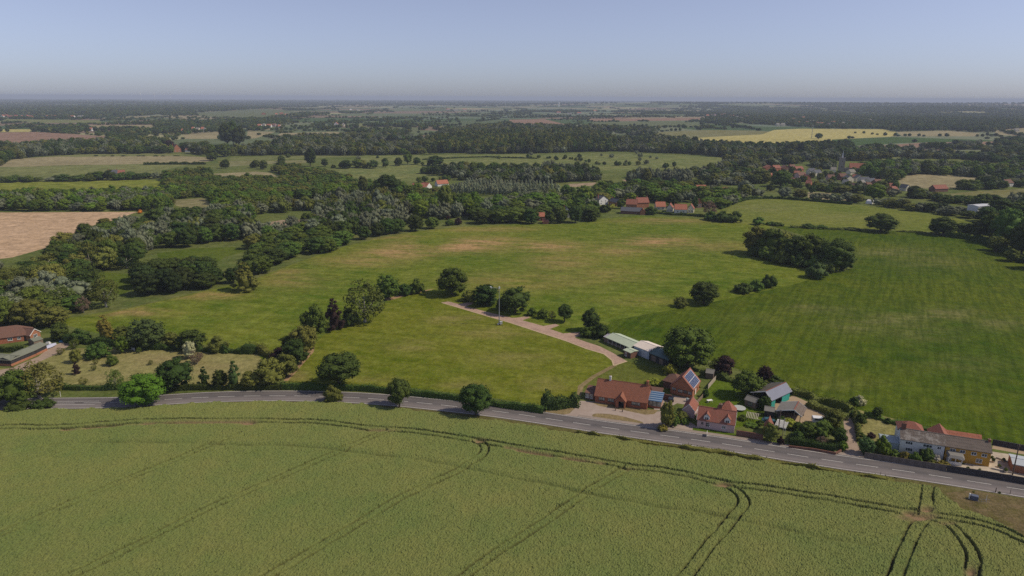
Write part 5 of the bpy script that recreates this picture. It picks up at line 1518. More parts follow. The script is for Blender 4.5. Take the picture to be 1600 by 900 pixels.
# ---------------------------------------------- church
a, rz, L = frame2((1309.5, 268.5), (1318.5, 268.5)); e = empty('church', a, R(-20)); tag(e, 'village church with square flint tower, white spire and orange tiled nave roof', 'church')
t_ = MB(); t_.box(0, 7.5, 0, 7.5, -.5, 19)
for q in range(5):
    for (xx, yy) in ((q * 1.6, 0), (q * 1.6, 6.9)): t_.box(xx, xx + 1.1, yy, yy + .6, 19.001, 20.0)
    for (xx, yy) in ((0, .8 + q * 1.3), (6.9, .8 + q * 1.3)): t_.box(xx, xx + .6, yy, yy + .8, 19.001, 20.0)
to = t_.build('tower', W_FLINT, e)
s_ = MB(); s_.add([(2.7, 2.7, 19), (4.8, 2.7, 19), (4.8, 4.8, 19), (2.7, 4.8, 19), (3.75, 3.75, 30)], [(0, 3, 2, 1), (0, 1, 4), (1, 2, 4), (2, 3, 4), (3, 0, 4)]); s_.build('spire', M_WHITE, to)
for zz in (6, 14): window(to, lambda u, z, o: (u, -o, z), 3.75, zz, 1.3, 2.4, 2, M_STONE)
HOUSES.append((a.x + 22, a.y - 6, 24)); n_ = MB(); n_.prism([(0, -.5), (9, -.5), (9, 6.5), (4.5, 12.2), (0, 6.5)], 'x', 14, 34); no = n_.build('nave', W_FLINT, e)
r_ = MB(); r_.prism([(-.5, 6.0), (4.5, 12.3), (9.5, 6.0), (9.5, 6.2), (4.5, 12.6), (-.5, 6.2)], 'x', 13.6, 34.4); r_.build('nave_roof', R_ORANGE, no)
n_ = MB(); n_.prism([(1.5, -.5), (7.5, -.5), (7.5, 5.5), (4.5, 9.0), (1.5, 5.5)], 'x', 34.003, 42); co_ = n_.build('chancel', W_FLINT, e)
r_ = MB(); r_.prism([(1.1, 5.2), (4.5, 9.1), (7.9, 5.2), (7.9, 5.4), (4.5, 9.4), (1.1, 5.4)], 'x', 34.45, 42.3); r_.build('chancel_roof', R_CORR, co_)
n_ = MB(); n_.box(7.503, 14, 1.0, 6.5, -.5, 6.0); n_.build('link', W_FLINT, e)
for u in (17, 21, 25, 29): window(no, lambda a_, z, o: (a_, -o, z), u, 2.2, 1.3, 2.6, 2, M_STONE)

# ---------------------------------------------- walls and fences
def wall_px(name, label, pts, h, t, m, cat='wall', cap=None):
    w = G(pts); mb = MB(); org = w[0]
    for a, b in zip(w[:-1], w[1:]):
        d = (b - a)[:2]; d /= np.linalg.norm(d); n = np.array([-d[1], d[0], 0]) * t / 2
        a = a - org; b = b - org
        q = [a - n, b - n, b + n, a + n]
        mb.hexa([tuple(x - np.array([0, 0, .2])) for x in q], [tuple(x + np.array([0, 0, h])) for x in q])
    o = mb.build(name, m); o.location = org; tag(o, label, cat)
    return o


wall_px('brick_wall', 'red brown brick garden wall between the pink cottage and the little hut', [(1150, 680.5), (1170, 683.5), (1192, 688)], 1.7, .3, W_BRICKD)
wall_px('brick_wall', 'low brick wall at the foot of the clipped hedge', [(1232, 699.5), (1270, 704), (1305, 710.5), (1314, 706)], .7, .3, W_BRICKD)
M_PANEL = striped_mat('fence_panels', (.115, .095, .08), (.14, .115, .10), 1.8, 0, .5, .9)
wall_px('panel_fence', 'grey brown panel fence in front of the white cottage garden', [(1350, 715.5), (1380, 720.5), (1430, 728.5), (1478, 736)], 1.7, .1, M_PANEL, 'fence')
wall_px('boundary_wall', 'dark wall along the road in front of the yellow cottage yard', [(1478.5, 736.5), (1540, 746), (1600, 756.5), (1700, 774)], 1.8, .2, plain('dark_wall', (.05, .045, .045), .9, .2, 2))
wall_px('boundary_wall', 'dark wall behind the sandy strip at the field edge', [(1550, 694.5), (1600, 704), (1720, 728)], 1.6, .2, plain('dark_board_wall', (.045, .045, .05), .9, .2, 2))
wall_px('wooden_fence', 'pale wooden fence beside the lawn behind the solar roofed house', [(1106, 608), (1111, 602), (1118, 594)], 1.6, .1, plain('pale_fence', (.36, .31, .25), .9, .2, 2), 'fence')
wall_px('wooden_fence', 'wooden fence running along the right side of the solar roofed house', [(1083, 640), (1088, 632), (1096, 624), (1104, 613)], 1.3, .1, W_WOOD, 'fence')
wall_px('rail_fence', 'white railed fence piece by the hedge in front of the pink cottage', [(1104, 683), (1104.6, 679)], 1.3, .08, M_WHITE, 'fence')
M_PLAS = plain('white_polythene', (.75, .74, .72), .5, .05, 1)
for lb, a_, b_ in (('short white polytunnel roof behind the far hedge at the right', (1410, 324.5), (1418.5, 325.3)), ('long white polytunnel roof behind the far hedge at the right', (1422, 326), (1446, 328.5)), ('small white polytunnel behind the hedge left of the round tree', (1352, 318), (1362, 319))):
    a, rz, L = frame2(a_, b_); mb = MB()
    mb.prism([(4 - 4 * math.cos(t) , 3.6 * math.sin(t)) for t in np.linspace(0, math.pi, 9)], 'x', 0, L)
    o = mb.build('polytunnel', M_PLAS); o.location = a; o.rotation_euler = (0, 0, rz); tag(o, lb, 'polytunnel')
a, rz, L = frame2((1434, 181.0), (1481, 181.0)); mb = MB()
for k in range(4): mb.prism([(k * 30, 0), (k * 30 + 30, 0), (k * 30 + 30, 6), (k * 30 + 15, 9), (k * 30, 6)], 'x', 0, L)
o = mb.build('greenhouse', M_PLAS); o.location = a; tag(o, 'long white glasshouse block far off at the right', 'greenhouse')

# ---------------------------------------------- mast on its trailer
a = g1(780, 507.5); e = empty('lighting_mast', a, 0); tag(e, 'tall grey mast with side arm and lamp heads on a small trailer base', 'mast')
h_ = 16.3
m_ = MB(); m_.tube((0, 0, .5), (0, 0, 5.8), .20, .20, 10); m_.tube((0, 0, 5.8), (0, 0, 11), .16, .15, 10); m_.tube((0, 0, 11), (0, 0, h_), .12, .10, 10); m_.build('pole', M_GALV, e)
m_ = MB(); m_.tube((0, 0, h_ - .25), (-3.1, 0, h_ - .1), .08, .06, 8); m_.tube((0, 0, h_ - 1.3), (-1.2, 0, h_ - .2), .04, .04, 6); am = m_.build('arm', M_GALV, e)
m_ = MB(); m_.hexa([(-3.7, -.3, h_ - .2), (-2.9, -.3, h_ - .5), (-2.9, .3, h_ - .5), (-3.7, .3, h_ - .2)], [(-3.8, -.3, h_ + .45), (-3.1, -.3, h_ + .2), (-3.1, .3, h_ + .2), (-3.8, .3, h_ + .45)]); m_.build('lamp_head', M_METAL, am)
m_ = MB(); m_.tube((0, -.1, h_ - .5), (0, -.1, h_ + .35), .32, .28, 10); m_.box(.1, .45, -.3, .3, h_ - .6, h_ + .1); m_.build('camera_head', M_METAL, e)
m_ = MB(); m_.box(-.7, .9, -.7, .7, .35, .5); m_.box(.25, 1.35, -.6, .5, .5, 1.5); b_ = m_.build('trailer', M_METAL, e)
m_ = MB(); m_.box(-.25, .2, -.3, .3, .5, 2.3); m_.build('control_box', M_GALV, b_)
m_ = MB()
for sx_ in (-1, 1):
    for sy_ in (-1, 1): m_.tube((sx_ * .6, sy_ * .6, .42), (sx_ * 1.5, sy_ * 1.5, .02), .05, .05, 6); m_.box(sx_ * 1.5 - .2, sx_ * 1.5 + .2, sy_ * 1.5 - .2, sy_ * 1.5 + .2, 0, .05)
m_.build('outrigger', M_DARK, b_)
for sy_ in (-.75, .7):
    m_ = MB(); m_.tube((.2, sy_, .32), (.2, sy_ + .15, .32), .32, .32, 14); m_.build('wheel', M_DARK, b_)

# ---------------------------------------------- poles and posts
def pole(name, label, px, py, h, r=.13, arm=0.0, m=M_POLE, cat='pole'):
    a = g1(px, py); e = empty(name, a, 0); tag(e, label, cat)
    p = MB(); p.tube((0, 0, -.2), (0, 0, h), r, r * .75, 8); p.build('pole_shaft', m, e)
    if arm:
        p = MB(); p.box(-arm, arm, -.06, .06, h - .5, h - .38)
        for xx in (-arm + .08, 0, arm - .08): p.tube((xx, 0, h - .38), (xx, 0, h - .2), .05, .04, 6)
        p.build('crossarm', m, e)
    return e


pole('telegraph_pole', 'wooden telegraph pole rising beside the white pergola', 1215.6, 678, 7.5, .15, .5, cat='telegraph pole')
pole('telegraph_pole', 'shorter pale pole right of the white pergola', 1222.5, 682, 5.6, .11, .3, plain('pale_pole', (.3, .27, .24), .9, .2, 3), 'telegraph pole')
pole('telegraph_pole', 'dark telegraph pole by the outbuilding at the right edge', 1582, 742, 8.6, .16, .5, cat='telegraph pole')
pole('marker_post', 'dark marker post on the verge at the lower right', 1555.5, 769, 1.2, .12, cat='post')
pole('marker_post', 'thin marker post furthest right on the near verge', 1578, 772.5, 1.3, .07, cat='post')
pole('marker_post', 'thin post on the near verge below the grey panel fence', 1375.5, 743, 1.1, .06, cat='post')
pole('marker_post', 'thin post on the near verge opposite the pink cottage', 1075.5, 697, 1.2, .06, cat='post')
pole('marker_post', 'white topped post beside the small fenced pit', 1540.5, 783, 1.6, .05, m=M_WHITE, cat='post')
pole('gate_post', 'left dark gate post on the bungalow forecourt', 961.5, 641.5, .9, .16, cat='post')
pole('gate_post', 'right dark gate post on the bungalow forecourt', 972.5, 643.5, .9, .16, cat='post')
pole('marker_post', 'pale sign post on the verge left of the bright green road tree', 95, 620, 1.9, .07, m=M_WHITE, cat='post')
pole('radio_mast', 'thin distant mast standing in the yellow field', 1268, 216, 34, .7, m=M_GALV, cat='mast')
# small grey tank on the rough ground
a, rz, L = frame2((1516.5, 781), (1527.5, 783.5)); e = empty('water_tank', a, rz); tag(e, 'dark grey tank with pale cap on the rough ground at the lower right', 'tank')
m_ = MB(); m_.box(0, 1.5, 0, 1.1, .1, 1.15); m_.build('tank_body', plain('blue_grey_plastic', (.10, .12, .17), .6, .1, 2), e, .06)
m_ = MB(); m_.box(-.1, 1.6, -.1, 1.2, 0, .1); m_.build('base', M_WOOD_ if 'M_WOOD_' in globals() else W_WOOD, e)
m_ = MB(); m_.tube((-.25, .5, 0), (-.25, .5, 1.4), .16, .16, 10); m_.build('pipe', M_WHITE, e)
# hooped wire frame beside it
m_ = MB()
for k in range(5): m_.tube((k * .55, 0, 0), (k * .55, 0, 1.1), .025, .025, 5)
m_.tube((0, 0, 1.1), (2.2, 0, 1.1), .025, .025, 5); m_.tube((0, 0, .5), (2.2, 0, .5), .02, .02, 5)
o = m_.build('wire_fence', M_GALV); o.location = g1(1529, 786); o.rotation_euler = (0, 0, -.1); tag(o, 'short thin wire fence beside the grey tank', 'fence')

# ---------------------------------------------- vehicles
def vehicle(label, px, py, rz, col, kind='car', sc=1.0):
    a = g1(px, py); e = empty('van' if kind == 'van' else 'car', a + Vector((0, 0, .0)), rz); tag(e, label, 'van' if kind == 'van' else 'car'); e.scale = (sc,) * 3
    if kind == 'van': prof = [(0, .35), (0, 1.75), (.12, 1.95), (3.1, 1.98), (3.75, 1.25), (4.7, 1.02), (4.9, .75), (4.9, .35)]; wdt = 1.9
    else: prof = [(0, .35), (0, .95), (.35, 1.05), (.95, 1.45), (2.5, 1.48), (3.2, .98), (4.2, .85), (4.3, .6), (4.3, .35)]; wdt = 1.75
    b = MB(); b.prism(prof, 'y', -wdt / 2, wdt / 2); bo = b.build('body', col, e, .08)
    g = MB(); L = 3.1 if kind == 'van' else 2.4; z0, z1 = (1.2, 1.75) if kind == 'van' else (.98, 1.36)
    g.hexa([(.5 if kind == 'van' else .75, -wdt / 2 - .01, z0), (L + .45, -wdt / 2 - .01, z0), (L + .45, wdt / 2 + .01, z0), (.5 if kind == 'van' else .75, wdt / 2 + .01, z0)],
           [(.55 if kind == 'van' else 1.0, -wdt / 2 - .01, z1), (L, -wdt / 2 - .01, z1), (L, wdt / 2 + .01, z1), (.55 if kind == 'van' else 1.0, wdt / 2 + .01, z1)])
    g.build('side_windows', M_GLASS, bo)
    s = MB()
    if kind == 'van': s.hexa([(3.74, -.8, 1.27), (3.79, -.8, 1.27), (3.79, .8, 1.27), (3.74, .8, 1.27)], [(3.16, -.8, 1.93), (3.2, -.8, 1.93), (3.2, .8, 1.93), (3.16, .8, 1.93)]); s.box(-.03, -.002, -.75, .75, 1.2, 1.7)
    else: s.hexa([(3.18, -.72, 1.0), (3.23, -.72, 1.0), (3.23, .72, 1.0), (3.18, .72, 1.0)], [(2.53, -.7, 1.44), (2.57, -.7, 1.44), (2.57, .7, 1.44), (2.53, .7, 1.44)]); s.hexa([(.35, -.7, 1.07), (.4, -.7, 1.07), (.4, .7, 1.07), (.35, .7, 1.07)], [(.86, -.7, 1.42), (.9, -.7, 1.42), (.9, .7, 1.42), (.86, .7, 1.42)])
    s.build('windscreen', M_GLASS, bo)
    for xx in (.8, 3.9 if kind == 'van' else 3.4):
        for yy in (-1, 1):
            w = MB(); w.tube((xx, yy * (wdt / 2 - .2), .33), (xx, yy * (wdt / 2 + .02), .33), .33, .33, 14); wo_ = w.build('wheel', M_DARK, e)
            w = MB(); w.tube((xx, yy * (wdt / 2 + .021), .33), (xx, yy * (wdt / 2 + .03), .33), .18, .18, 10); w.build('rim', M_METAL, wo_)
    for yy in (-.6, .6):
        w = MB(); xf = 4.905 if kind == 'van' else 4.305; w.box(xf, xf + .02, yy - .16, yy + .16, .58, .74); w.build('headlight', M_GLASSL, e)


M_CARW = plain('white_car_paint', (.72, .72, .72), .3, .03, 1, spec=.5); M_CARB = plain('black_car_paint', (.02, .02, .025), .25, .1, 1, spec=.6)
vehicle('white van parked on the gravel yard beside the trees', 1268, 660, R(-12), M_CARW, 'van')
vehicle('black car parked on the drive below the solar roofed house', 1048, 629, R(75), M_CARB)
vehicle('dark teal car by the small dark shed', 1190, 659, R(-8), plain('teal_car_paint', (.03, .10, .12), .3, .05, 1, spec=.5), sc=.9)
vehicle('dark car beneath the tree by the left lane', 12, 599, R(20), M_CARB)
vehicle('pale blue car in the carport of the white cottage', 1380, 694, R(-20), plain('blue_car_paint', (.16, .2, .28), .3, .05, 1, spec=.5), sc=.9)
# wheelie bins
def bin_(label, px, py, c):
    a = g1(px, py); e = empty('wheelie_bin', a, random.uniform(-.5, .5)); tag(e, label, 'bin')
    m_ = MB(); m_.hexa([(.05, .05, .1), (.5, .05, .1), (.5, .6, .1), (.05, .6, .1)], [(0, 0, .95), (.58, 0, .95), (.58, .7, .95), (0, .7, .95)]); bo = m_.build('bin_body', c, e)
    m_ = MB(); m_.hexa([(-.02, -.04, .955), (.6, -.04, .955), (.6, .74, .955), (-.02, .74, .955)], [(0, 0, 1.0), (.58, 0, 1.0), (.58, .7, 1.08), (0, .7, 1.08)]); m_.build('lid', c, bo)
    m_ = MB(); m_.tube((.02, .6, .12), (.56, .6, .12), .12, .12, 10); m_.build('wheels', M_DARK, e)
M_BINB = plain('black_bin', (.025, .025, .03), .5, .1, 1); M_BINC = plain('blue_bin', (.03, .06, .16), .5, .1, 1); M_BINP = plain('pale_bin', (.25, .3, .32), .5, .1, 1)
bin_('black wheelie bin below the yellow green shrub on the forecourt', 1047, 668, M_BINB)
bin_('blue wheelie bin next to the black one by the forecourt shrubs', 1050.5, 666, M_BINC)
bin_('grey bin standing at the front corner of the solar roofed house', 1073.5, 628, M_BINP)
# left yard: covered boat, blue tarpaulins, white seat
a, rz, L = frame2((73, 547), (89, 540.5)); e = empty('covered_boat', a, rz); tag(e, 'boat under a pale lilac cover at the end of the long shed', 'boat')
prof = []
V_ = []; F_ = []; N1, N2 = 12, 9; Lb = max(L, 5.5)
for i in range(N1 + 1):
    t = i / N1; wv = 1.1 * math.sin(math.pi * min(1, .12 + t * .88)) ** .6 * (1 if t > .05 else .8); hv = .9 * (math.sin(math.pi * (.15 + .7 * t))) ** .7
    for j in range(N2 + 1):
        q = math.pi * j / N2; V_.append((t * Lb, 1.1 - wv * math.cos(q), .35 + hv * math.sin(q)))
for i in range(N1):
    for j in range(N2): F_.append((i * (N2 + 1) + j, (i + 1) * (N2 + 1) + j, (i + 1) * (N2 + 1) + j + 1, i * (N2 + 1) + j + 1))
mb = MB(); mb.add(V_, F_); mb.build('cover', plain('lilac_cover', (.44, .46, .58), .6, .08, 2), e)
mb = MB(); mb.hexa([(.4, .9, .05), (Lb - .6, .9, .05), (Lb - .6, 1.3, .05), (.4, 1.3, .05)], [(0, .1, .36), (Lb, .7, .36), (Lb, 1.5, .36), (0, 2.1, .36)]); mb.build('hull', M_WHITE, e)
for lb, px, py, c in (('bright blue tarpaulin heap left of the paved spot', 91, 535.5, (.02, .13, .24)), ('deep blue tarpaulin bundle on the paved spot', 104, 534.5, (.02, .07, .26)), ('white covered heap beside the shed roof', 70, 538, (.6, .6, .6))):
    mb = MB(); mb.hexa([(0, 0, 0), (1.8, .1, 0), (1.9, 1.2, 0), (.1, 1.3, 0)], [(.3, .3, .8), (1.4, .3, 1.0), (1.5, .9, .9), (.4, 1.0, .7)]); o = mb.build('tarpaulin', plain('tarp', c, .5, .15, 2), None, .12); o.location = g1(px, py); tag(o, lb, 'tarpaulin')
a = g1(204, 547.5); e = empty('garden_bench', a, R(-15)); tag(e, 'white garden bench on the orchard grass', 'bench')
m_ = MB(); m_.box(0, 1.6, 0, .5, .42, .48); m_.build('seat', M_WHITE, e); m_ = MB(); m_.box(0, 1.6, .5, .56, .5, .95); m_.build('backrest', M_WHITE, e)
for xx in (.05, 1.47):
    m_ = MB(); m_.box(xx, xx + .08, .02, .5, 0, .42); m_.build('leg', M_WHITE, e)
a = g1(1089, 640); m_ = MB(); m_.tube((0, 0, 0), (0, 0, .5), 1.1, 1.1, 20); m_.tube((0, 0, .5), (0, 0, .56), 1.18, 1.18, 20)
for (lb, px, py) in (('round grey trampoline on the lawn right of the pink cottage', 1155, 640),):
    e = empty('trampoline', g1(px, py), 0); tag(e, lb, 'trampoline')
    m_ = MB(); m_.tube((0, 0, .6), (0, 0, .66), 1.9, 1.9, 24); m_.build('mat', plain('grey_mat', (.4, .42, .4), .7, .1, 2), e)
    m_ = MB()
    for k in range(6): q = k * math.pi / 3; m_.tube((1.8 * math.cos(q), 1.8 * math.sin(q), 0), (1.8 * math.cos(q), 1.8 * math.sin(q), .6), .04, .04, 6)
    m_.build('leg', M_GALV, e)
e = empty('garden_table', g1(1106, 630), .3); tag(e, 'white garden table on the lawn behind the pink cottage', 'table')
m_ = MB(); m_.box(0, 1.8, 0, 1.0, .68, .74); m_.build('tabletop', M_WHITE, e)
for xx in (.1, 1.6):
    for yy in (.1, .8): m_ = MB(); m_.box(xx, xx + .08, yy, yy + .08, 0, .68); m_.build('leg', M_WHITE, e)
# far wind turbines and a white tower
for px, lb in ((221, 'leftmost'), (242, 'middle'), (267, 'rightmost')):
    a = Vector(G([(px, 157.5)])[0]); e = empty('wind_turbine', a, R(random.uniform(-20, 20))); tag(e, f'{lb} of the three faint wind turbines on the horizon', 'wind turbine')
    k = P([a])[1][0] / FPX * 9.5
    m_ = MB(); m_.tube((0, 0, 0), (0, 0, k), k * .035, k * .02, 10); m_.build('tower', M_WHITE, e)
    m_ = MB(); m_.box(-.03 * k, .03 * k, -.06 * k, .04 * k, k, k * 1.05); m_.build('nacelle', M_WHITE, e)
    r0 = random.uniform(0, 2)
    for j in range(3):
        q = r0 + j * 2.094; m_ = MB(); c_, s_ = math.cos(q), math.sin(q)
        m_.tube((0, -.07 * k, k * 1.02), (.5 * k * c_, -.07 * k, k * 1.02 + .5 * k * s_), k * .018, k * .006, 6); m_.build('blade', M_WHITE, e)
e = empty('water_tower', g1(873, 166.5), 0); tag(e, 'white tower standing up on the far horizon right of centre', 'tower')
k = P([e.location])[1][0] / FPX
m_ = MB(); m_.tube((0, 0, 0), (0, 0, 4 * k), k * .8, k * .8, 12); m_.build('shaft', M_WHITE, e); m_ = MB(); m_.tube((0, 0, 4 * k), (0, 0, 6 * k), k * 1.2, k * 1.3, 12); m_.build('tank', M_WHITE, e)
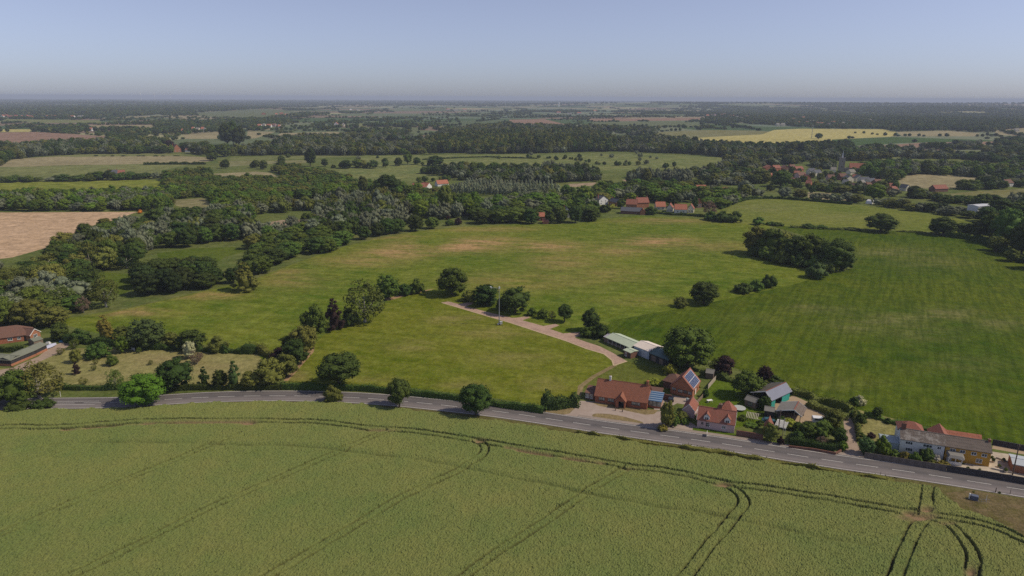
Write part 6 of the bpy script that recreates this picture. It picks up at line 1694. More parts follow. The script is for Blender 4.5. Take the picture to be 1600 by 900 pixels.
# ------------------------------------------------------------------ trees that stand out one by one
T = [
    # px, py, w, h, kind, tone, label
    (225, 632, 70, 53, 'oak', 'vivid', 'bright green round tree standing over the near edge of the road'),
    (62, 622, 76, 60, 'loose', 'olive', 'large loose olive green tree at the left end of the road'),
    (28, 634, 62, 60, 'broad', 'mid', 'mid green tree beside the road at the left edge, left of the loose olive one'),
    (-10, 632, 50, 50, 'broad', 'mid', 'tree cut by the left edge beside the road'),
    (68, 637, 34, 18, 'bush', 'dark', 'dark bush where the road comes out from under the left trees'),
    (30, 640, 40, 20, 'bush', 'dark', 'dark bush under the left roadside trees'),
    (274, 607, 60, 50, 'broad', 'dark', 'dark grey green round tree behind the bright green roadside tree'),
    (181, 606, 30, 30, 'loose', 'mid', 'thin green shrub left of the bright green roadside tree'),
    (166, 533, 33, 42, 'conifer', 'golden', 'golden conifer at the back of the orchard garden'),
    (230, 543, 62, 48, 'broad', 'bluegreen', 'big blue green round tree right of the golden conifer'),
    (95, 532, 30, 30, 'broad', 'dark', 'dark tree left of the golden conifer at the garden edge'),
    (126, 536, 36, 26, 'bush', 'dark', 'dark bushy tree directly left of the golden conifer'),
    (194, 537, 30, 30, 'broad', 'olive', 'brownish green tree between golden conifer and blue green tree'),
    (155, 557, 44, 27, 'bush', 'mid', 'wide green bush on the orchard grass in front of the golden conifer'),
    (193, 551, 23, 27, 'broad', 'bright', 'small bright green tree in front of the blue green tree'),
    (297, 560, 22, 28, 'broad', 'blossom', 'cream blossoming small tree on the orchard grass'),
    (308, 569, 22, 22, 'loose', 'pinkish', 'leafless pinkish twiggy tree beside the cream blossoming one'),
    (268, 541, 28, 24, 'broad', 'olive', 'brownish bushy tree right of the blue green tree'),
    (302, 546, 52, 34, 'broad', 'dark', 'dark green tree behind the cream blossoming one'),
    (342, 548, 36, 26, 'bush', 'olive', 'olive bushy tree in the garden hedge right of the dark one'),
    (120, 566, 20, 22, 'broad', 'olive', 'small olive tree in the middle of the orchard grass'),
    (120, 585, 15, 20, 'conifer', 'copper', 'small coppery upright tree on the orchard grass'),
    (176, 571, 20, 19, 'bush', 'mid', 'small round green tree in the orchard in front of the white bench'),
    (96, 554, 13, 12, 'loose', 'olive', 'thin sapling beside the gravel track'),
    (117, 545, 17, 17, 'loose', 'mid', 'small light green tree at the top of the gravel track'),
    (150, 569, 10, 9, 'loose', 'olive', 'tiny sapling left of the small round orchard tree'),
    (147, 579, 9, 9, 'loose', 'olive', 'tiny sapling in front of the orchard saplings'),
    (236, 570, 9, 8, 'loose', 'olive', 'tiny sapling in the open right part of the orchard grass'),
    (218, 552, 9, 10, 'loose', 'mid', 'thin sapling just right of the white bench'),
    (131, 603, 14, 14, 'loose', 'olive', 'thin sapling close to the road hedge'),
    (353, 552, 9, 8, 'bush', 'mid', 'tiny green bush at the right of the orchard by its back hedge'),
    (320, 605, 20, 34, 'conifer', 'conifer', 'narrow dark conifer by the road right of the dark round tree'),
    (345, 606, 27, 30, 'broad', 'dark', 'dark rounded tree between two conifers by the road'),
    (368, 607, 27, 46, 'conifer', 'bluegreen', 'tall blue green cedar like conifer by the road'),
    (395, 606, 34, 30, 'broad', 'olive', 'olive tree beside the blue green cedar'),
    (424, 602, 52, 46, 'broad', 'olive', 'large olive brown tree at the lower end of the tree belt'),
    (448, 588, 44, 38, 'broad', 'olive', 'second olive tree up the belt left of the mown field'),
    (462, 570, 48, 44, 'broad', 'dark', 'dark tree halfway along the belt left of the mown field'),
    (437, 566, 34, 26, 'bush', 'copper', 'brownish bush on the pasture side of the tree belt'),
    (476, 552, 52, 46, 'broad', 'olive', 'grey olive tree in the upper tree belt left of the mown field'),
    (452, 548, 30, 26, 'bush', 'dark', 'dark bush on the pasture side of the upper tree belt'),
    (490, 531, 44, 56, 'tall', 'mid', 'light green upright tree at the top of the belt by the mown field'),
    (523, 516, 34, 52, 'conifer', 'copper', 'dark coppery conifer between two pale green trees'),
    (548, 508, 30, 30, 'bush', 'dark', 'dark green bush under the loose pale tree'),
    (570, 503, 66, 66, 'loose', 'olive', 'wide loose pale green tree at the corner of the mown field'),
    (606, 467, 44, 40, 'broad', 'mid', 'dense green tree behind the loose pale tree'),
    (633, 461, 28, 20, 'bush', 'dark', 'low dark bush right of the dense green tree'),
    (651, 458, 28, 25, 'bush', 'mid', 'rounded bush at the back of the mown field'),
    (707, 461, 56, 47, 'oak', 'mid', 'big green round tree at the top of the mown field'),
    (733, 470, 30, 20, 'bush', 'olive', 'small olive bush between the two big trees at the path end'),
    (758, 477, 48, 34, 'broad', 'dark', 'dark tree right behind the tall mast'),
    (805, 489, 50, 43, 'broad', 'dark', 'dark round tree just right of the tall mast'),
    (786, 484, 26, 24, 'bush', 'dark', 'dark bush between the two dark trees by the mast'),
    (831, 493, 18, 14, 'bush', 'mid', 'small green bush right of the dark round tree by the mast'),
    (848, 497, 20, 17, 'bush', 'mid', 'small pale green bush left of the lone path tree'),
    (862, 499, 15, 14, 'loose', 'olive', 'thin bush touching the lone path tree'),
    (882, 503, 27, 29, 'stem', 'dark', 'small dark lone tree between two path spurs'),
    (922, 517, 32, 36, 'broad', 'dark', 'dark upright tree at the last path spur'),
    (938, 526, 36, 24, 'bush', 'dark', 'dark bush at the left end of the stable'),
    (918, 525, 26, 18, 'bush', 'mid', 'brighter green bush below the dark tree at the last path spur'),
    (530, 606, 75, 58, 'stem', 'dark', 'large dark green round tree in the mown field corner by the road'),
    (520, 628, 33, 29, 'bush', 'olive', 'olive bush on the near verge below the large dark tree'),
    (624, 637, 48, 47, 'stem', 'dark', 'round dark green tree with a clear trunk on the near verge, left one of two'),
    (744, 649, 60, 52, 'stem', 'dark', 'wide dark green tree on the near verge with a dry patch at its foot'),
    (1100, 474, 50, 37, 'oak', 'dark', 'dense dark round tree on the boundary between pasture and crop field'),
    (1063, 479, 27, 18, 'bush', 'olive', 'brownish bush left of the dense dark boundary tree'),
    (1160, 457, 30, 18, 'bush', 'dark', 'low green bush midway on the field boundary'),
    (1180, 454, 28, 19, 'bush', 'mid', 'second low bush midway on the field boundary'),
    (1201, 449, 26, 23, 'bush', 'dark', 'dark rounded bush just left of the copse'),
    (1276, 434, 37, 26, 'bush', 'bluegreen', 'grey green round bush in front of the copse'),
    (1186, 397, 56, 44, 'broad', 'olive', 'loose olive tree at the left end of the copse'),
    (1207, 402, 50, 46, 'broad', 'mid', 'second tree from the left in the copse'),
    (1226, 399, 56, 38, 'broad', 'olive', 'back tree in the middle of the copse'),
    (1240, 411, 52, 44, 'broad', 'dark', 'dark front tree in the left middle of the copse'),
    (1262, 414, 50, 50, 'tall', 'mid', 'brighter green upright tree in the middle of the copse'),
    (1278, 404, 52, 34, 'broad', 'mid', 'pale topped back tree in the right half of the copse'),
    (1303, 422, 58, 50, 'oak', 'dark', 'darkest large tree at the right end of the copse'),
    (1376, 362, 50, 29, 'oak', 'dark', 'dark round tree standing alone on the hedge line below the upper pasture'),
    (1473, 367, 42, 29, 'oak', 'dark', 'dark round tree at the right part of the hedge line below the upper pasture'),
    (1262, 356, 24, 8, 'bush', 'dark', 'low dark bramble on the hedge line right of the copse top'),
    (1283, 357, 22, 7, 'bush', 'mid', 'low green bramble on the hedge line left of the lone dark tree'),
    (1330, 359, 30, 5, 'bush', 'dark', 'very low bramble strip beside the lone dark tree'),
    (1185, 351, 21, 13, 'bush', 'mid', 'small bush at the end of the hedge line above the copse'),
    (1130, 346, 36, 18, 'bush', 'dark', 'dark bush at the near corner of the upper pasture, left one'),
    (1148, 347, 26, 18, 'bush', 'dark', 'dark bush at the near corner of the upper pasture, right one'),
    (1112, 344, 26, 15, 'bush', 'mid', 'green bush beside the narrow orange gabled house'),
    (1073, 572, 90, 68, 'oak', 'mid', 'huge spreading oak over the boarded shed'),
    (1046, 584, 26, 18, 'bush', 'lime', 'yellow green bush in front of the huge oak'),
    (1022, 600, 26, 12, 'bush', 'lime', 'low yellow green bush on the lawn behind the bungalow'),
    (1131, 586, 36, 32, 'broad', 'copper', 'dark purple tree right of the huge oak'),
    (1194, 596, 28, 26, 'broad', 'copper', 'purple leaved tree behind the round garden tree'),
    (1212, 604, 30, 20, 'bush', 'dark', 'dark green bush left of the barn by the field hedge'),
    (1118, 582, 22, 24, 'loose', 'mid', 'thin green tree between the oak and the purple tree'),
    (1166, 620, 54, 44, 'broad', 'mid', 'large round green tree in the garden left of the barn'),
    (1194, 640, 22, 22, 'broad', 'dark', 'dark green tree touching the left corner of the barn'),
    (1088, 607, 14, 14, 'bush', 'lime', 'small yellow green bush behind the solar roofed house'),
    (1102, 620, 12, 14, 'bush', 'dark', 'dark bush at the back corner of the solar roofed house'),
    (1041, 668, 27, 42, 'broad', 'olive', 'yellowish tree with bare stems on the forecourt'),
    (1051, 664, 24, 22, 'bush', 'mid', 'green shrub right of the yellowish forecourt tree'),
    (1064, 655, 24, 15, 'bush', 'olive', 'flowering pale green shrub left of the pink outbuilding'),
    (1035, 672, 17, 11, 'bush', 'golden', 'yellow shrub at the foot of the yellowish forecourt tree'),
    (1070, 662, 16, 10, 'bush', 'mid', 'low green shrub in front of the pink outbuilding'),
    (1160, 656, 16, 10, 'bush', 'mid', 'leafy plant left of the slatted vegetable bed'),
    (1174, 666, 22, 8, 'bush', 'mid', 'leafy planting below the slatted vegetable bed'),
    (1187, 664, 14, 9, 'bush', 'dark', 'leafy planting right of the slatted vegetable bed'),
    (1204, 690, 28, 30, 'broad', 'olive', 'brownish green tree in front of the little brick hut'),
    (1219, 694, 12, 14, 'bush', 'copper', 'small dark red shrub at the foot of the pergola'),
    (1231, 668, 26, 18, 'bush', 'lime', 'yellow green shrub under the open shed roof'),
    (1222, 663, 20, 14, 'bush', 'dark', 'dark shrub beneath the left side of the open shed'),
    (1246, 672, 22, 16, 'bush', 'mid', 'green shrub right of the open shed'),
    (1262, 684, 34, 28, 'broad', 'mid', 'leafy tree behind the clipped hedge, left one'),
    (1284, 684, 36, 30, 'broad', 'mid', 'leafy tree behind the clipped hedge, middle one'),
    (1300, 668, 34, 30, 'broad', 'olive', 'olive tree beside the parked white van'),
    (1310, 692, 28, 26, 'broad', 'dark', 'dark leafy tree beside the gravel lane'),
    (1284, 694, 18, 14, 'loose', 'pinkish', 'leafless grey pink shrub behind the clipped hedge'),
    (1245, 690, 26, 20, 'bush', 'dark', 'dark bush at the left end of the clipped hedge'),
    (1316, 702, 17, 15, 'bush', 'bright', 'bright green bush at the right end of the clipped hedge'),
    (1343, 632, 22, 16, 'bush', 'blossom', 'creamy white blossoming tree at the field edge'),
    (1334, 636, 18, 17, 'broad', 'dark', 'dark tree touching the creamy blossoming one'),
    (1336, 652, 18, 14, 'bush', 'dark', 'dark bush at the top of the gravel lane'),
    (1345, 664, 20, 20, 'broad', 'dark', 'dark small tree right of the gravel lane top'),
    (1370, 653, 18, 18, 'broad', 'dark', 'dark tree beside the field edge left of the white cottage'),
    (1388, 661, 14, 9, 'bush', 'dark', 'small dark bush behind the white cottage garden'),
    (1352, 709, 28, 28, 'broad', 'bluegreen', 'grey green tree at the corner of lane and road'),
    (1377, 709, 28, 32, 'bush', 'bright', 'bright green dense tree left of the white cottage'),
    (1361, 683, 15, 9, 'bush', 'copper', 'low coppery bush behind the bright dense tree'),
    (1345, 686, 16, 12, 'bush', 'mid', 'green bush lining the gravel lane'),
    (1396, 714, 18, 14, 'bush', 'mid', 'green shrub at the left end of the panel fence'),
    (1413, 718, 18, 15, 'bush', 'golden', 'yellowish shrub in front of the white cottage'),
    (1429, 721, 20, 17, 'bush', 'mid', 'round green shrub under the white cottage windows'),
    (1447, 719, 22, 22, 'bush', 'dark', 'climbing dark green shrub against the white cottage wall'),
    (1462, 722, 14, 13, 'bush', 'white', 'white flowering shrub near the yellow cottage porch'),
    (1474, 728, 22, 10, 'bush', 'golden', 'yellow flowering shrub below the yellow cottage porch'),
    (1456, 726, 14, 9, 'bush', 'olive', 'small olive shrub inside the panel fence'),
    (1550, 716, 5, 5, 'bush', 'mid', 'tub plant at the corner of the yellow cottage'),
    (1504, 367, 40, 20, 'broad', 'dark', 'dark tree right of the round hedge line tree'),
    (1524, 371, 34, 26, 'broad', 'dark', 'dark tree at the bend of the right hedge'),
    (1546, 372, 40, 40, 'oak', 'mid', 'large green tree above the bend of the right hedge'),
    (1572, 380, 52, 56, 'oak', 'mid', 'tallest mid green tree in the right hand tree group'),
    (1556, 392, 30, 24, 'broad', 'olive', 'olive tree on the crop field side of the right hedge'),
    (1596, 398, 50, 50, 'broad', 'dark', 'dark tree at the right edge above the crop field'),
    (1580, 408, 26, 20, 'broad', 'olive', 'paler small tree at the right edge beside the crop field'),
    (1616, 420, 40, 36, 'broad', 'mid', 'tree cut by the right edge beside the crop field'),
    (1540, 346, 36, 24, 'broad', 'dark', 'dark tree in front of the white two storey house'),
    (1560, 340, 40, 30, 'broad', 'dark', 'dark tree right of the white two storey house'),
    (1535, 322, 30, 20, 'broad', 'mid', 'tall tree behind the white two storey house'),
    (1552, 322, 26, 18, 'broad', 'dark', 'dark tree just behind the white two storey house roof'),
    (1592, 350, 46, 30, 'broad', 'dark', 'broad dark tree at the right edge right of the white house'),
    (1600, 378, 40, 34, 'broad', 'mid', 'green tree cut by the right edge above the darkest one'),
    (1365, 312, 36, 26, 'oak', 'bright', 'large bright green round tree in front of the village'),
    (1299, 313, 9, 8, 'stem', 'mid', 'small lone tree in the tan paddock'),
    (1279, 217, 12, 9, 'oak', 'dark', 'lone dark tree in the distant yellow field'),
    (1220, 276, 0, 0, '', '', ''),
    (1220, 292, 38, 26, 'oak', 'mid', 'large green tree at the left end of the village'),
    (606, 310, 48, 37, 'oak', 'dark', 'big almost black tree clump in the middle distance'),
    (568, 302, 18, 28, 'tall', 'olive', 'upright brownish tree left of the almost black clump'),
    (485, 260, 20, 28, 'tall', 'conifer', 'tall dark tree left of centre on the meadow edge'),
    (508, 260, 13, 12, 'broad', 'dark', 'small dark tree right of the tall dark meadow edge tree'),
    (356, 228, 24, 34, 'tall', 'conifer', 'left half of the tall dark poplar clump in the distance'),
    (374, 229, 24, 32, 'tall', 'conifer', 'right half of the tall dark poplar clump in the distance'),
    (365, 227, 22, 36, 'tall', 'dark', 'highest middle tree of the tall dark poplar clump'),
    (332, 251, 22, 18, 'broad', 'dark', 'round dark tree at the right end of the wide tan field'),
    (350, 245, 26, 20, 'broad', 'dark', 'second round dark tree right of the wide tan field'),
    (745, 246, 2, 2, 'bush', 'dark', 'tiny bush on the marsh'),
    (746, 265, 9, 5, 'bush', 'dark', 'small dark bush alone on the grazing marsh'),
    (1053, 260, 8, 8, 'bush', 'dark', 'round dark bush alone on the marsh right of centre'),
    (673, 388, 0, 0, '', '', ''),
    (266, 235, 18, 16, 'broad', 'copper', 'dark purple round tree above the pink roofed farm'),
    (1109, 276 + 36, 12, 14, 'broad', 'copper', 'copper tree below the bright orange roofed house'),
    (1100, 312, 20, 16, 'broad', 'copper', 'dark purple tree in the middle of the village trees'),
    (1117, 306, 12, 12, 'broad', 'lime', 'yellow green tree left of the low whitish house'),
    (1108, 338, 26, 24, 'loose', 'pinkish', 'leafless brown tree by the narrow orange gabled house'),
    (590, 369, 24, 22, 'oak', 'dark', 'dark round tree at the pasture edge, furthest left of the row of three'),
    (569, 374, 24, 22, 'oak', 'dark', 'round dark tree alone at the upper left pasture edge'),
    (605, 366, 28, 26, 'oak', 'dark', 'large dark tree in the row at the upper pasture edge'),
    (621, 364, 28, 24, 'oak', 'dark', 'second large dark tree in the row at the upper pasture edge'),
    (649, 361, 28, 27, 'oak', 'dark', 'upright dark tree after the gap in the upper pasture row'),
    (675, 357, 24, 19, 'oak', 'mid', 'rounder dark tree right of the upright one in the upper pasture row'),
    (703, 352, 16, 11, 'bush', 'mid', 'low green bush after the upper pasture row'),
    (716, 351, 14, 12, 'bush', 'copper', 'reddish bush after the low green one'),
    (700, 343, 9, 9, 'bush', 'copper', 'small reddish round bush in the glade'),
    (719, 332, 16, 17, 'tall', 'olive', 'small upright tree in the glade'),
    (737, 334, 12, 12, 'broad', 'dark', 'small dark tree in the middle of the glade'),
    (697, 335, 28, 46, 'stem', 'olive', 'tall olive tree with a pale trunk at the left of the glade'),
    (383, 454, 46, 46, 'conifer', 'olive', 'broad conical olive tree at the pasture edge'),
    (365, 442, 28, 26, 'broad', 'dark', 'dark tree right behind the dark front copse on the left'),
    (408, 427, 40, 30, 'broad', 'mid', 'brighter green tree at the left pasture edge'),
    (392, 430, 40, 34, 'broad', 'dark', 'dark tree behind the broad conical olive one'),
    (166, 480, 50, 48, 'loose', 'olive', 'pale olive tree at the near end of the left wood'),
    (131, 488, 24, 26, 'loose', 'pinkish', 'leafless pale tree at the foot of the left wood'),
    (872, 303, 8, 14, 'poplar', 'pale', 'pale poplar at the right end of the plantation rows', None, 0),
    (700, 306, 8, 14, 'poplar', 'pale', 'pale poplar at the left end of the plantation rows', None, 1),
    (925, 333, 26, 20, 'broad', 'dark', 'dark round tree left of the pale hedge by the slate roofed wing'),
    (945, 331, 22, 13, 'bush', 'dark', 'dark bushy tree in front of the slate roofed wing'),
    (970, 326, 15, 15, 'broad', 'mid', 'green round tree left of the brick house with brownish roof'),
    (985, 317, 24, 17, 'broad', 'bright', 'bright green tree behind the brick house with brownish roof'),
    (1017, 335, 24, 14, 'bush', 'dark', 'dark bushes right of the grey slate barn'),
    (1004, 314, 28, 24, 'broad', 'dark', 'large dark tree behind the tall brick house'),
    (1052, 320, 24, 20, 'broad', 'dark', 'dark round tree behind the white and cream cottages'),
    (1086, 327, 12, 20, 'tall', 'dark', 'upright dark tree left of the narrow orange gabled house'),
    (1040, 325, 14, 9, 'bush', 'olive', 'low olive tree behind the bright terracotta roof'),
    (860, 349, 18, 20, 'broad', 'dark', 'dark tree just right of the half hidden red roofed house'),
    (899, 348, 26, 26, 'broad', 'dark', 'dark tree just right of the white gabled house'),
    (876, 349, 20, 20, 'broad', 'dark', 'dark tree just left of the white gabled house'),
    (1064, 336, 8, 6, 'bush', 'dark', 'dark shrub against the white walled cottage'),
    (540, 263, 24, 13, 'broad', 'dark', 'dark tree clump at the left of the meadow row'),
    (560, 262, 24, 14, 'broad', 'mid', 'tree clump in the middle of the meadow row'),
    (583, 263, 20, 13, 'broad', 'dark', 'dark tree clump at the right of the meadow row'),
    (602, 261, 13, 14, 'broad', 'dark', 'lone round tree right of the meadow row'),
    (622, 259, 14, 13, 'broad', 'dark', 'round dark tree between meadow row and dense bushes'),
    (637, 257, 16, 20, 'tall', 'mid', 'upright green tree beside the dense meadow bushes'),
    (680, 259, 32, 16, 'broad', 'dark', 'broad dark bush mass on the meadow right of the row'),
    (712, 264, 30, 9, 'bush', 'dark', 'long low bush trailing right of the broad bush mass'),
    (219, 333.5, 7, 6.5, 'bush', 'orange', 'bright orange round bush at the far corner of the ploughed field'),
]
for q in T:
    if q[2] == 0: continue
    px, py, w, h, k, tn, lb = q[:7]
    tree_px(px, py, w, h, k, tn, lb)

# dark front copse on the left, wood, belts: trees one can tell apart, filled over real ground areas
HA = np.array(HOUSES)


def by_house(x, y):
    d = max(300, y)
    fr = 9 + 26 * min(1, max(0, (d - 480) / 400)) - 24 * min(1, max(0, (d - 760) / 60)) + 170 * min(1, max(0, (d - 1500) / 1500))
    return bool(np.any((np.abs(HA[:, 0] - x) < HA[:, 2] + 5 + d * .002) & (HA[:, 1] - y < fr) & (HA[:, 1] - y > -9)))


def fill(poly_px, spacing, hr, kinds, tones, label, group, seed, jit=.38, wr=(.75, 1.25), limit=None, store=None, thin=0.0):
    """trees on a jittered grid inside a ground polygon; hr in metres"""
    r = np.random.default_rng(seed)
    w = G(poly_px)[:, :2]
    x0, y0 = w.min(0); x1, y1 = w.max(0)
    out = []
    yy = y0
    while yy < y1:
        sp = spacing * (1 + max(0, yy - 1500) / 4000) if store is not None else spacing
        for xx in np.arange(x0, x1, sp):
            out.append((xx + r.uniform(-jit, jit) * sp, yy + r.uniform(-jit, jit) * sp, sp / spacing))
        yy += sp
    if not out: return []
    o = np.array(out); o = o[inside(w, o[:, 0], o[:, 1])]
    res = []
    for xx, yy, k in o:
        if by_house(xx, yy): continue
        if thin and vnoise(xx, yy, 55, seed + 9) * .6 + vnoise(xx, yy * .5, 130, seed + 11) * .4 < thin: continue
        q_ = P([(xx, yy, float(H(xx, yy)))])[0][0]
        if any(a <= q_[0] <= c and b <= q_[1] <= d for a, b, c, d in CLEAR): continue
        if any(abs(xx - t[0]) < t[2] and abs(yy - t[1]) < t[2] for t in TREES_PLACED[-400:]): continue
        # clumps of like trees
        c = vnoise(xx, yy, 42, seed) * .65 + r.uniform(0, .35)
        h = r.uniform(*hr) * (.68 + .62 * vnoise(xx, yy, 38, seed + 1)); wd = spacing * 1.45 * r.uniform(*wr) * k
        kind = kinds[min(len(kinds) - 1, int(r.uniform() * len(kinds)))]
        tone = tones[min(len(tones) - 1, int(c * len(tones)))]
        if tone == 'silver' and kind in ('broad', 'oak', 'loose'): kind = 'willow'
        if tone == 'copper': kind = 'broad'
        if kind == 'poplar': wd *= .62
        z = float(H(xx, yy))
        if store is not None: store.append((xx, yy, z, wd, wd, h * (1 + .25 * (k - 1)), kind, tone))
        else: res.append((xx, yy, z, wd, h, kind, tone))
    if store is not None: return []
    random.seed(seed)
    if limit: res = res[:limit]
    ad_ = None; ad = {'dark': 'dark green', 'mid': 'mid green', 'bright': 'bright green', 'olive': 'olive green', 'silver': 'silvery grey', 'conifer': 'very dark', 'bluegreen': 'blue green', 'copper': 'purple brown', 'pinkish': 'leafless pale'}
    nm = {'broad': 'round tree', 'oak': 'broad tree', 'tall': 'upright tree', 'loose': 'airy tree', 'willow': 'willow', 'poplar': 'poplar', 'conifer': 'conifer', 'bush': 'bush'}
    for xx, yy, z, wd, h, kind, tone in res:
        lb = f'{ad[tone]} {nm[kind]} {label}'
        tree_at((xx, yy, z), wd, h, kind, tone, lb, group=f'{ad[tone]} {nm[kind]}s {group}')
    return res


CLEAR = [(580, 309, 634, 320), (558, 301, 580, 313), (474, 259, 500, 268), (342, 228, 388, 238), (1205, 291, 1236, 299), (1345, 311, 1386, 320)]
W1 = [(-10, 470), (0, 436), (60, 414), (110, 390), (150, 374), (235, 362), (250, 385), (232, 400), (215, 425), (150, 424), (138, 440), (150, 470), (118, 492), (70, 512), (0, 520), (-20, 520)]
fill(W1, 10.5, (9, 14), ['broad', 'broad', 'oak', 'tall', 'loose'], ['dark', 'mid', 'dark', 'olive', 'mid', 'silver', 'dark'], 'in the near left wood', 'in the near left wood', 21)
W1b = [(230, 372), (250, 350), (330, 345), (392, 350), (398, 372), (330, 382), (250, 392)]
fill(W1b, 11, (9, 14), ['broad', 'oak', 'willow'], ['silver', 'mid', 'dark', 'silver', 'olive'], 'beyond the small left clearing', 'beyond the small clearing', 22)
W2 = [(207, 468), (245, 463), (345, 450), (352, 438), (318, 420), (262, 424), (215, 440)]
fill(W2, 9.5, (8, 12), ['broad', 'oak'], ['dark', 'dark', 'conifer', 'dark'], 'in the dark left copse', 'in the dark left copse', 23)
W3 = [(415, 428), (445, 410), (480, 400), (530, 391), (548, 382), (540, 370), (480, 375), (440, 388), (400, 400), (390, 415)]
fill(W3, 10.5, (8, 12), ['broad', 'oak', 'tall'], ['dark', 'mid', 'dark', 'bright', 'dark'], 'on the upper left pasture edge', 'along the upper left pasture edge', 24)
W4 = [(728, 352), (900, 349), (925, 345), (925, 336), (880, 332), (800, 334), (735, 344)]
fill(W4, 12, (8, 12), ['broad', 'oak'], ['dark', 'mid', 'dark', 'mid'], 'on the top pasture edge', 'along the top pasture edge', 25)

# ------------------------------------------------------------------ farther woods: one mass of instanced crowns
ST = []
mixA = ['dark', 'mid', 'silver', 'bright', 'mid', 'olive']
mixB = ['dark', 'mid', 'dark', 'silver', 'olive', 'conifer']
mixS = ['silver', 'olive', 'silver', 'mid']


def sfill(poly, sp, hr, kinds, tones, seed, **k): fill(poly, sp, hr, kinds, tones, '', '', seed, store=ST, **k)


B = ['broad', 'oak', 'broad', 'tall']
sfill([(-500, 455), (-60, 430), (20, 418), (84, 400), (134, 372), (170, 362), (222, 348), (262, 338), (330, 338), (395, 345), (392, 352), (330, 347), (250, 352), (232, 364), (150, 370), (110, 384), (60, 407), (0, 430), (-20, 480), (-500, 480)], 9.5, (8, 13), B, mixB, 31)
sfill([(-500, 520), (-20, 480), (-20, 520), (-60, 540), (-500, 570)], 10, (8, 13), B, mixB, 32)
sfill([(386, 352), (395, 338), (420, 334), (470, 330), (560, 330), (600, 338), (640, 338), (690, 338), (690, 330), (640, 322), (560, 318), (480, 324), (400, 330), (330, 333), (330, 340), (380, 345)], 8.5, (11, 16), ['willow', 'willow', 'tall', 'broad'], mixS + ['dark'], 33)
sfill([(475, 352), (540, 372), (560, 368), (600, 358), (640, 352), (640, 340), (560, 335), (480, 345)], 9, (10, 14), ['willow', 'broad', 'willow', 'tall'], ['silver', 'olive', 'silver', 'dark', 'silver'], 34)
sfill([(395, 398), (440, 386), (480, 373), (540, 369), (475, 354), (430, 364), (400, 370), (385, 380)], 9.5, (8, 12), B, ['dark', 'silver', 'mid', 'olive'], 35)
sfill([(262, 300), (262, 312), (268, 312), (320, 308), (332, 322), (340, 334), (450, 322), (455, 312), (570, 307), (640, 302), (640, 312), (570, 316), (600, 318), (690, 326), (690, 312), (640, 296), (560, 290), (530, 278), (500, 268), (440, 262), (425, 268), (450, 282), (430, 287), (330, 283), (322, 270), (256, 276), (258, 290)], 8.5, (7, 11), ['broad', 'broad', 'tall', 'poplar'], ['mid', 'bright', 'mid', 'olive', 'dark'], 36, thin=0.22)
sfill([(-400, 312), (0, 312), (130, 308), (240, 303), (262, 300), (268, 314), (270, 330), (215, 331), (0, 330), (-400, 332)], 8.5, (7, 11), B, mixA, 37)
sfill([(-400, 290), (0, 286), (100, 284), (250, 280), (250, 277), (100, 281), (0, 283), (-400, 285)], 11, (5, 10), B, mixB, 38)
sfill([(-500, 262), (0, 260), (20, 250), (60, 245), (130, 241), (272, 240), (240, 229), (165, 227), (80, 228), (-60, 236), (-500, 240)], 10, (11, 17), B, mixB, 39, thin=0.22)
sfill([(165, 227), (240, 229), (262, 233), (265, 228), (240, 222), (170, 216)], 11, (10, 16), B, ['olive', 'dark', 'mid'], 40)
sfill([(284, 237), (320, 243), (345, 244), (420, 243), (480, 243), (560, 243), (700, 241), (840, 240), (950, 236), (1080, 241), (1130, 246), (1250, 250), (1300, 247), (1290, 240), (1250, 234), (1180, 236), (1120, 230), (1050, 222), (1020, 207), (960, 200), (880, 200), (700, 203), (680, 214), (590, 214), (560, 215), (480, 218), (420, 224), (390, 228), (340, 230), (290, 230)], 10.5, (11, 17), B + ['willow'], mixB + ['silver', 'mid'], 41, thin=0.43)
sfill([(690, 222), (720, 216), (800, 212), (900, 213), (960, 222), (960, 237), (840, 239), (700, 240), (650, 236)], 10, (17, 23), ['tall', 'tall', 'broad'], ['dark', 'olive', 'dark', 'conifer'], 42)
sfill([(640, 270), (700, 276), (730, 285), (800, 286), (860, 287), (880, 288), (880, 276), (850, 268), (790, 270), (730, 268)], 10, (10, 15), B, mixB + ['silver'], 43, thin=0.35)
sfill([(840, 286), (935, 284), (935, 276), (900, 272), (850, 266)], 9, (12, 16), ['willow', 'tall'], ['silver', 'dark', 'silver', 'mid'], 44)
sfill([(860, 315), (900, 312), (930, 305), (940, 297), (960, 294), (1030, 290), (1060, 296), (1085, 296), (1110, 296), (1125, 304), (1160, 312), (1125, 326), (1100, 322), (1087, 312), (1084, 318), (1020, 320), (1010, 312), (960, 312), (950, 314), (930, 324), (900, 332), (850, 330), (800, 330), (820, 318)], 11.5, (8, 13), B, mixA + ['dark', 'silver'], 45, thin=0.3)
sfill([(975, 290), (1040, 288), (1070, 292), (1080, 284), (1060, 276), (1035, 283), (990, 287)], 9, (14, 19), ['willow', 'tall'], ['silver', 'silver', 'olive'], 46)
sfill([(640, 340), (700, 345), (730, 344), (800, 333), (860, 330), (870, 316), (830, 308), (800, 314), (770, 322), (700, 328), (690, 312), (650, 318)], 11, (8, 13), B, mixA, 47, thin=0.25)
sfill([(1110, 296), (1160, 312), (1200, 309), (1262, 313), (1262, 300), (1240, 296), (1210, 292), (1190, 280), (1180, 262), (1260, 255), (1190, 247), (1140, 250), (1130, 262), (1080, 272), (1090, 286)], 12, (9, 14), B, mixB + ['silver', 'mid'], 48, thin=0.42)
sfill([(1262, 313), (1336, 317), (1400, 326), (1470, 336), (1500, 342), (1545, 350), (1552, 342), (1500, 332), (1445, 326), (1400, 320), (1340, 313), (1290, 311)], 9, (5, 8), B, mixB + ['mid'], 49)
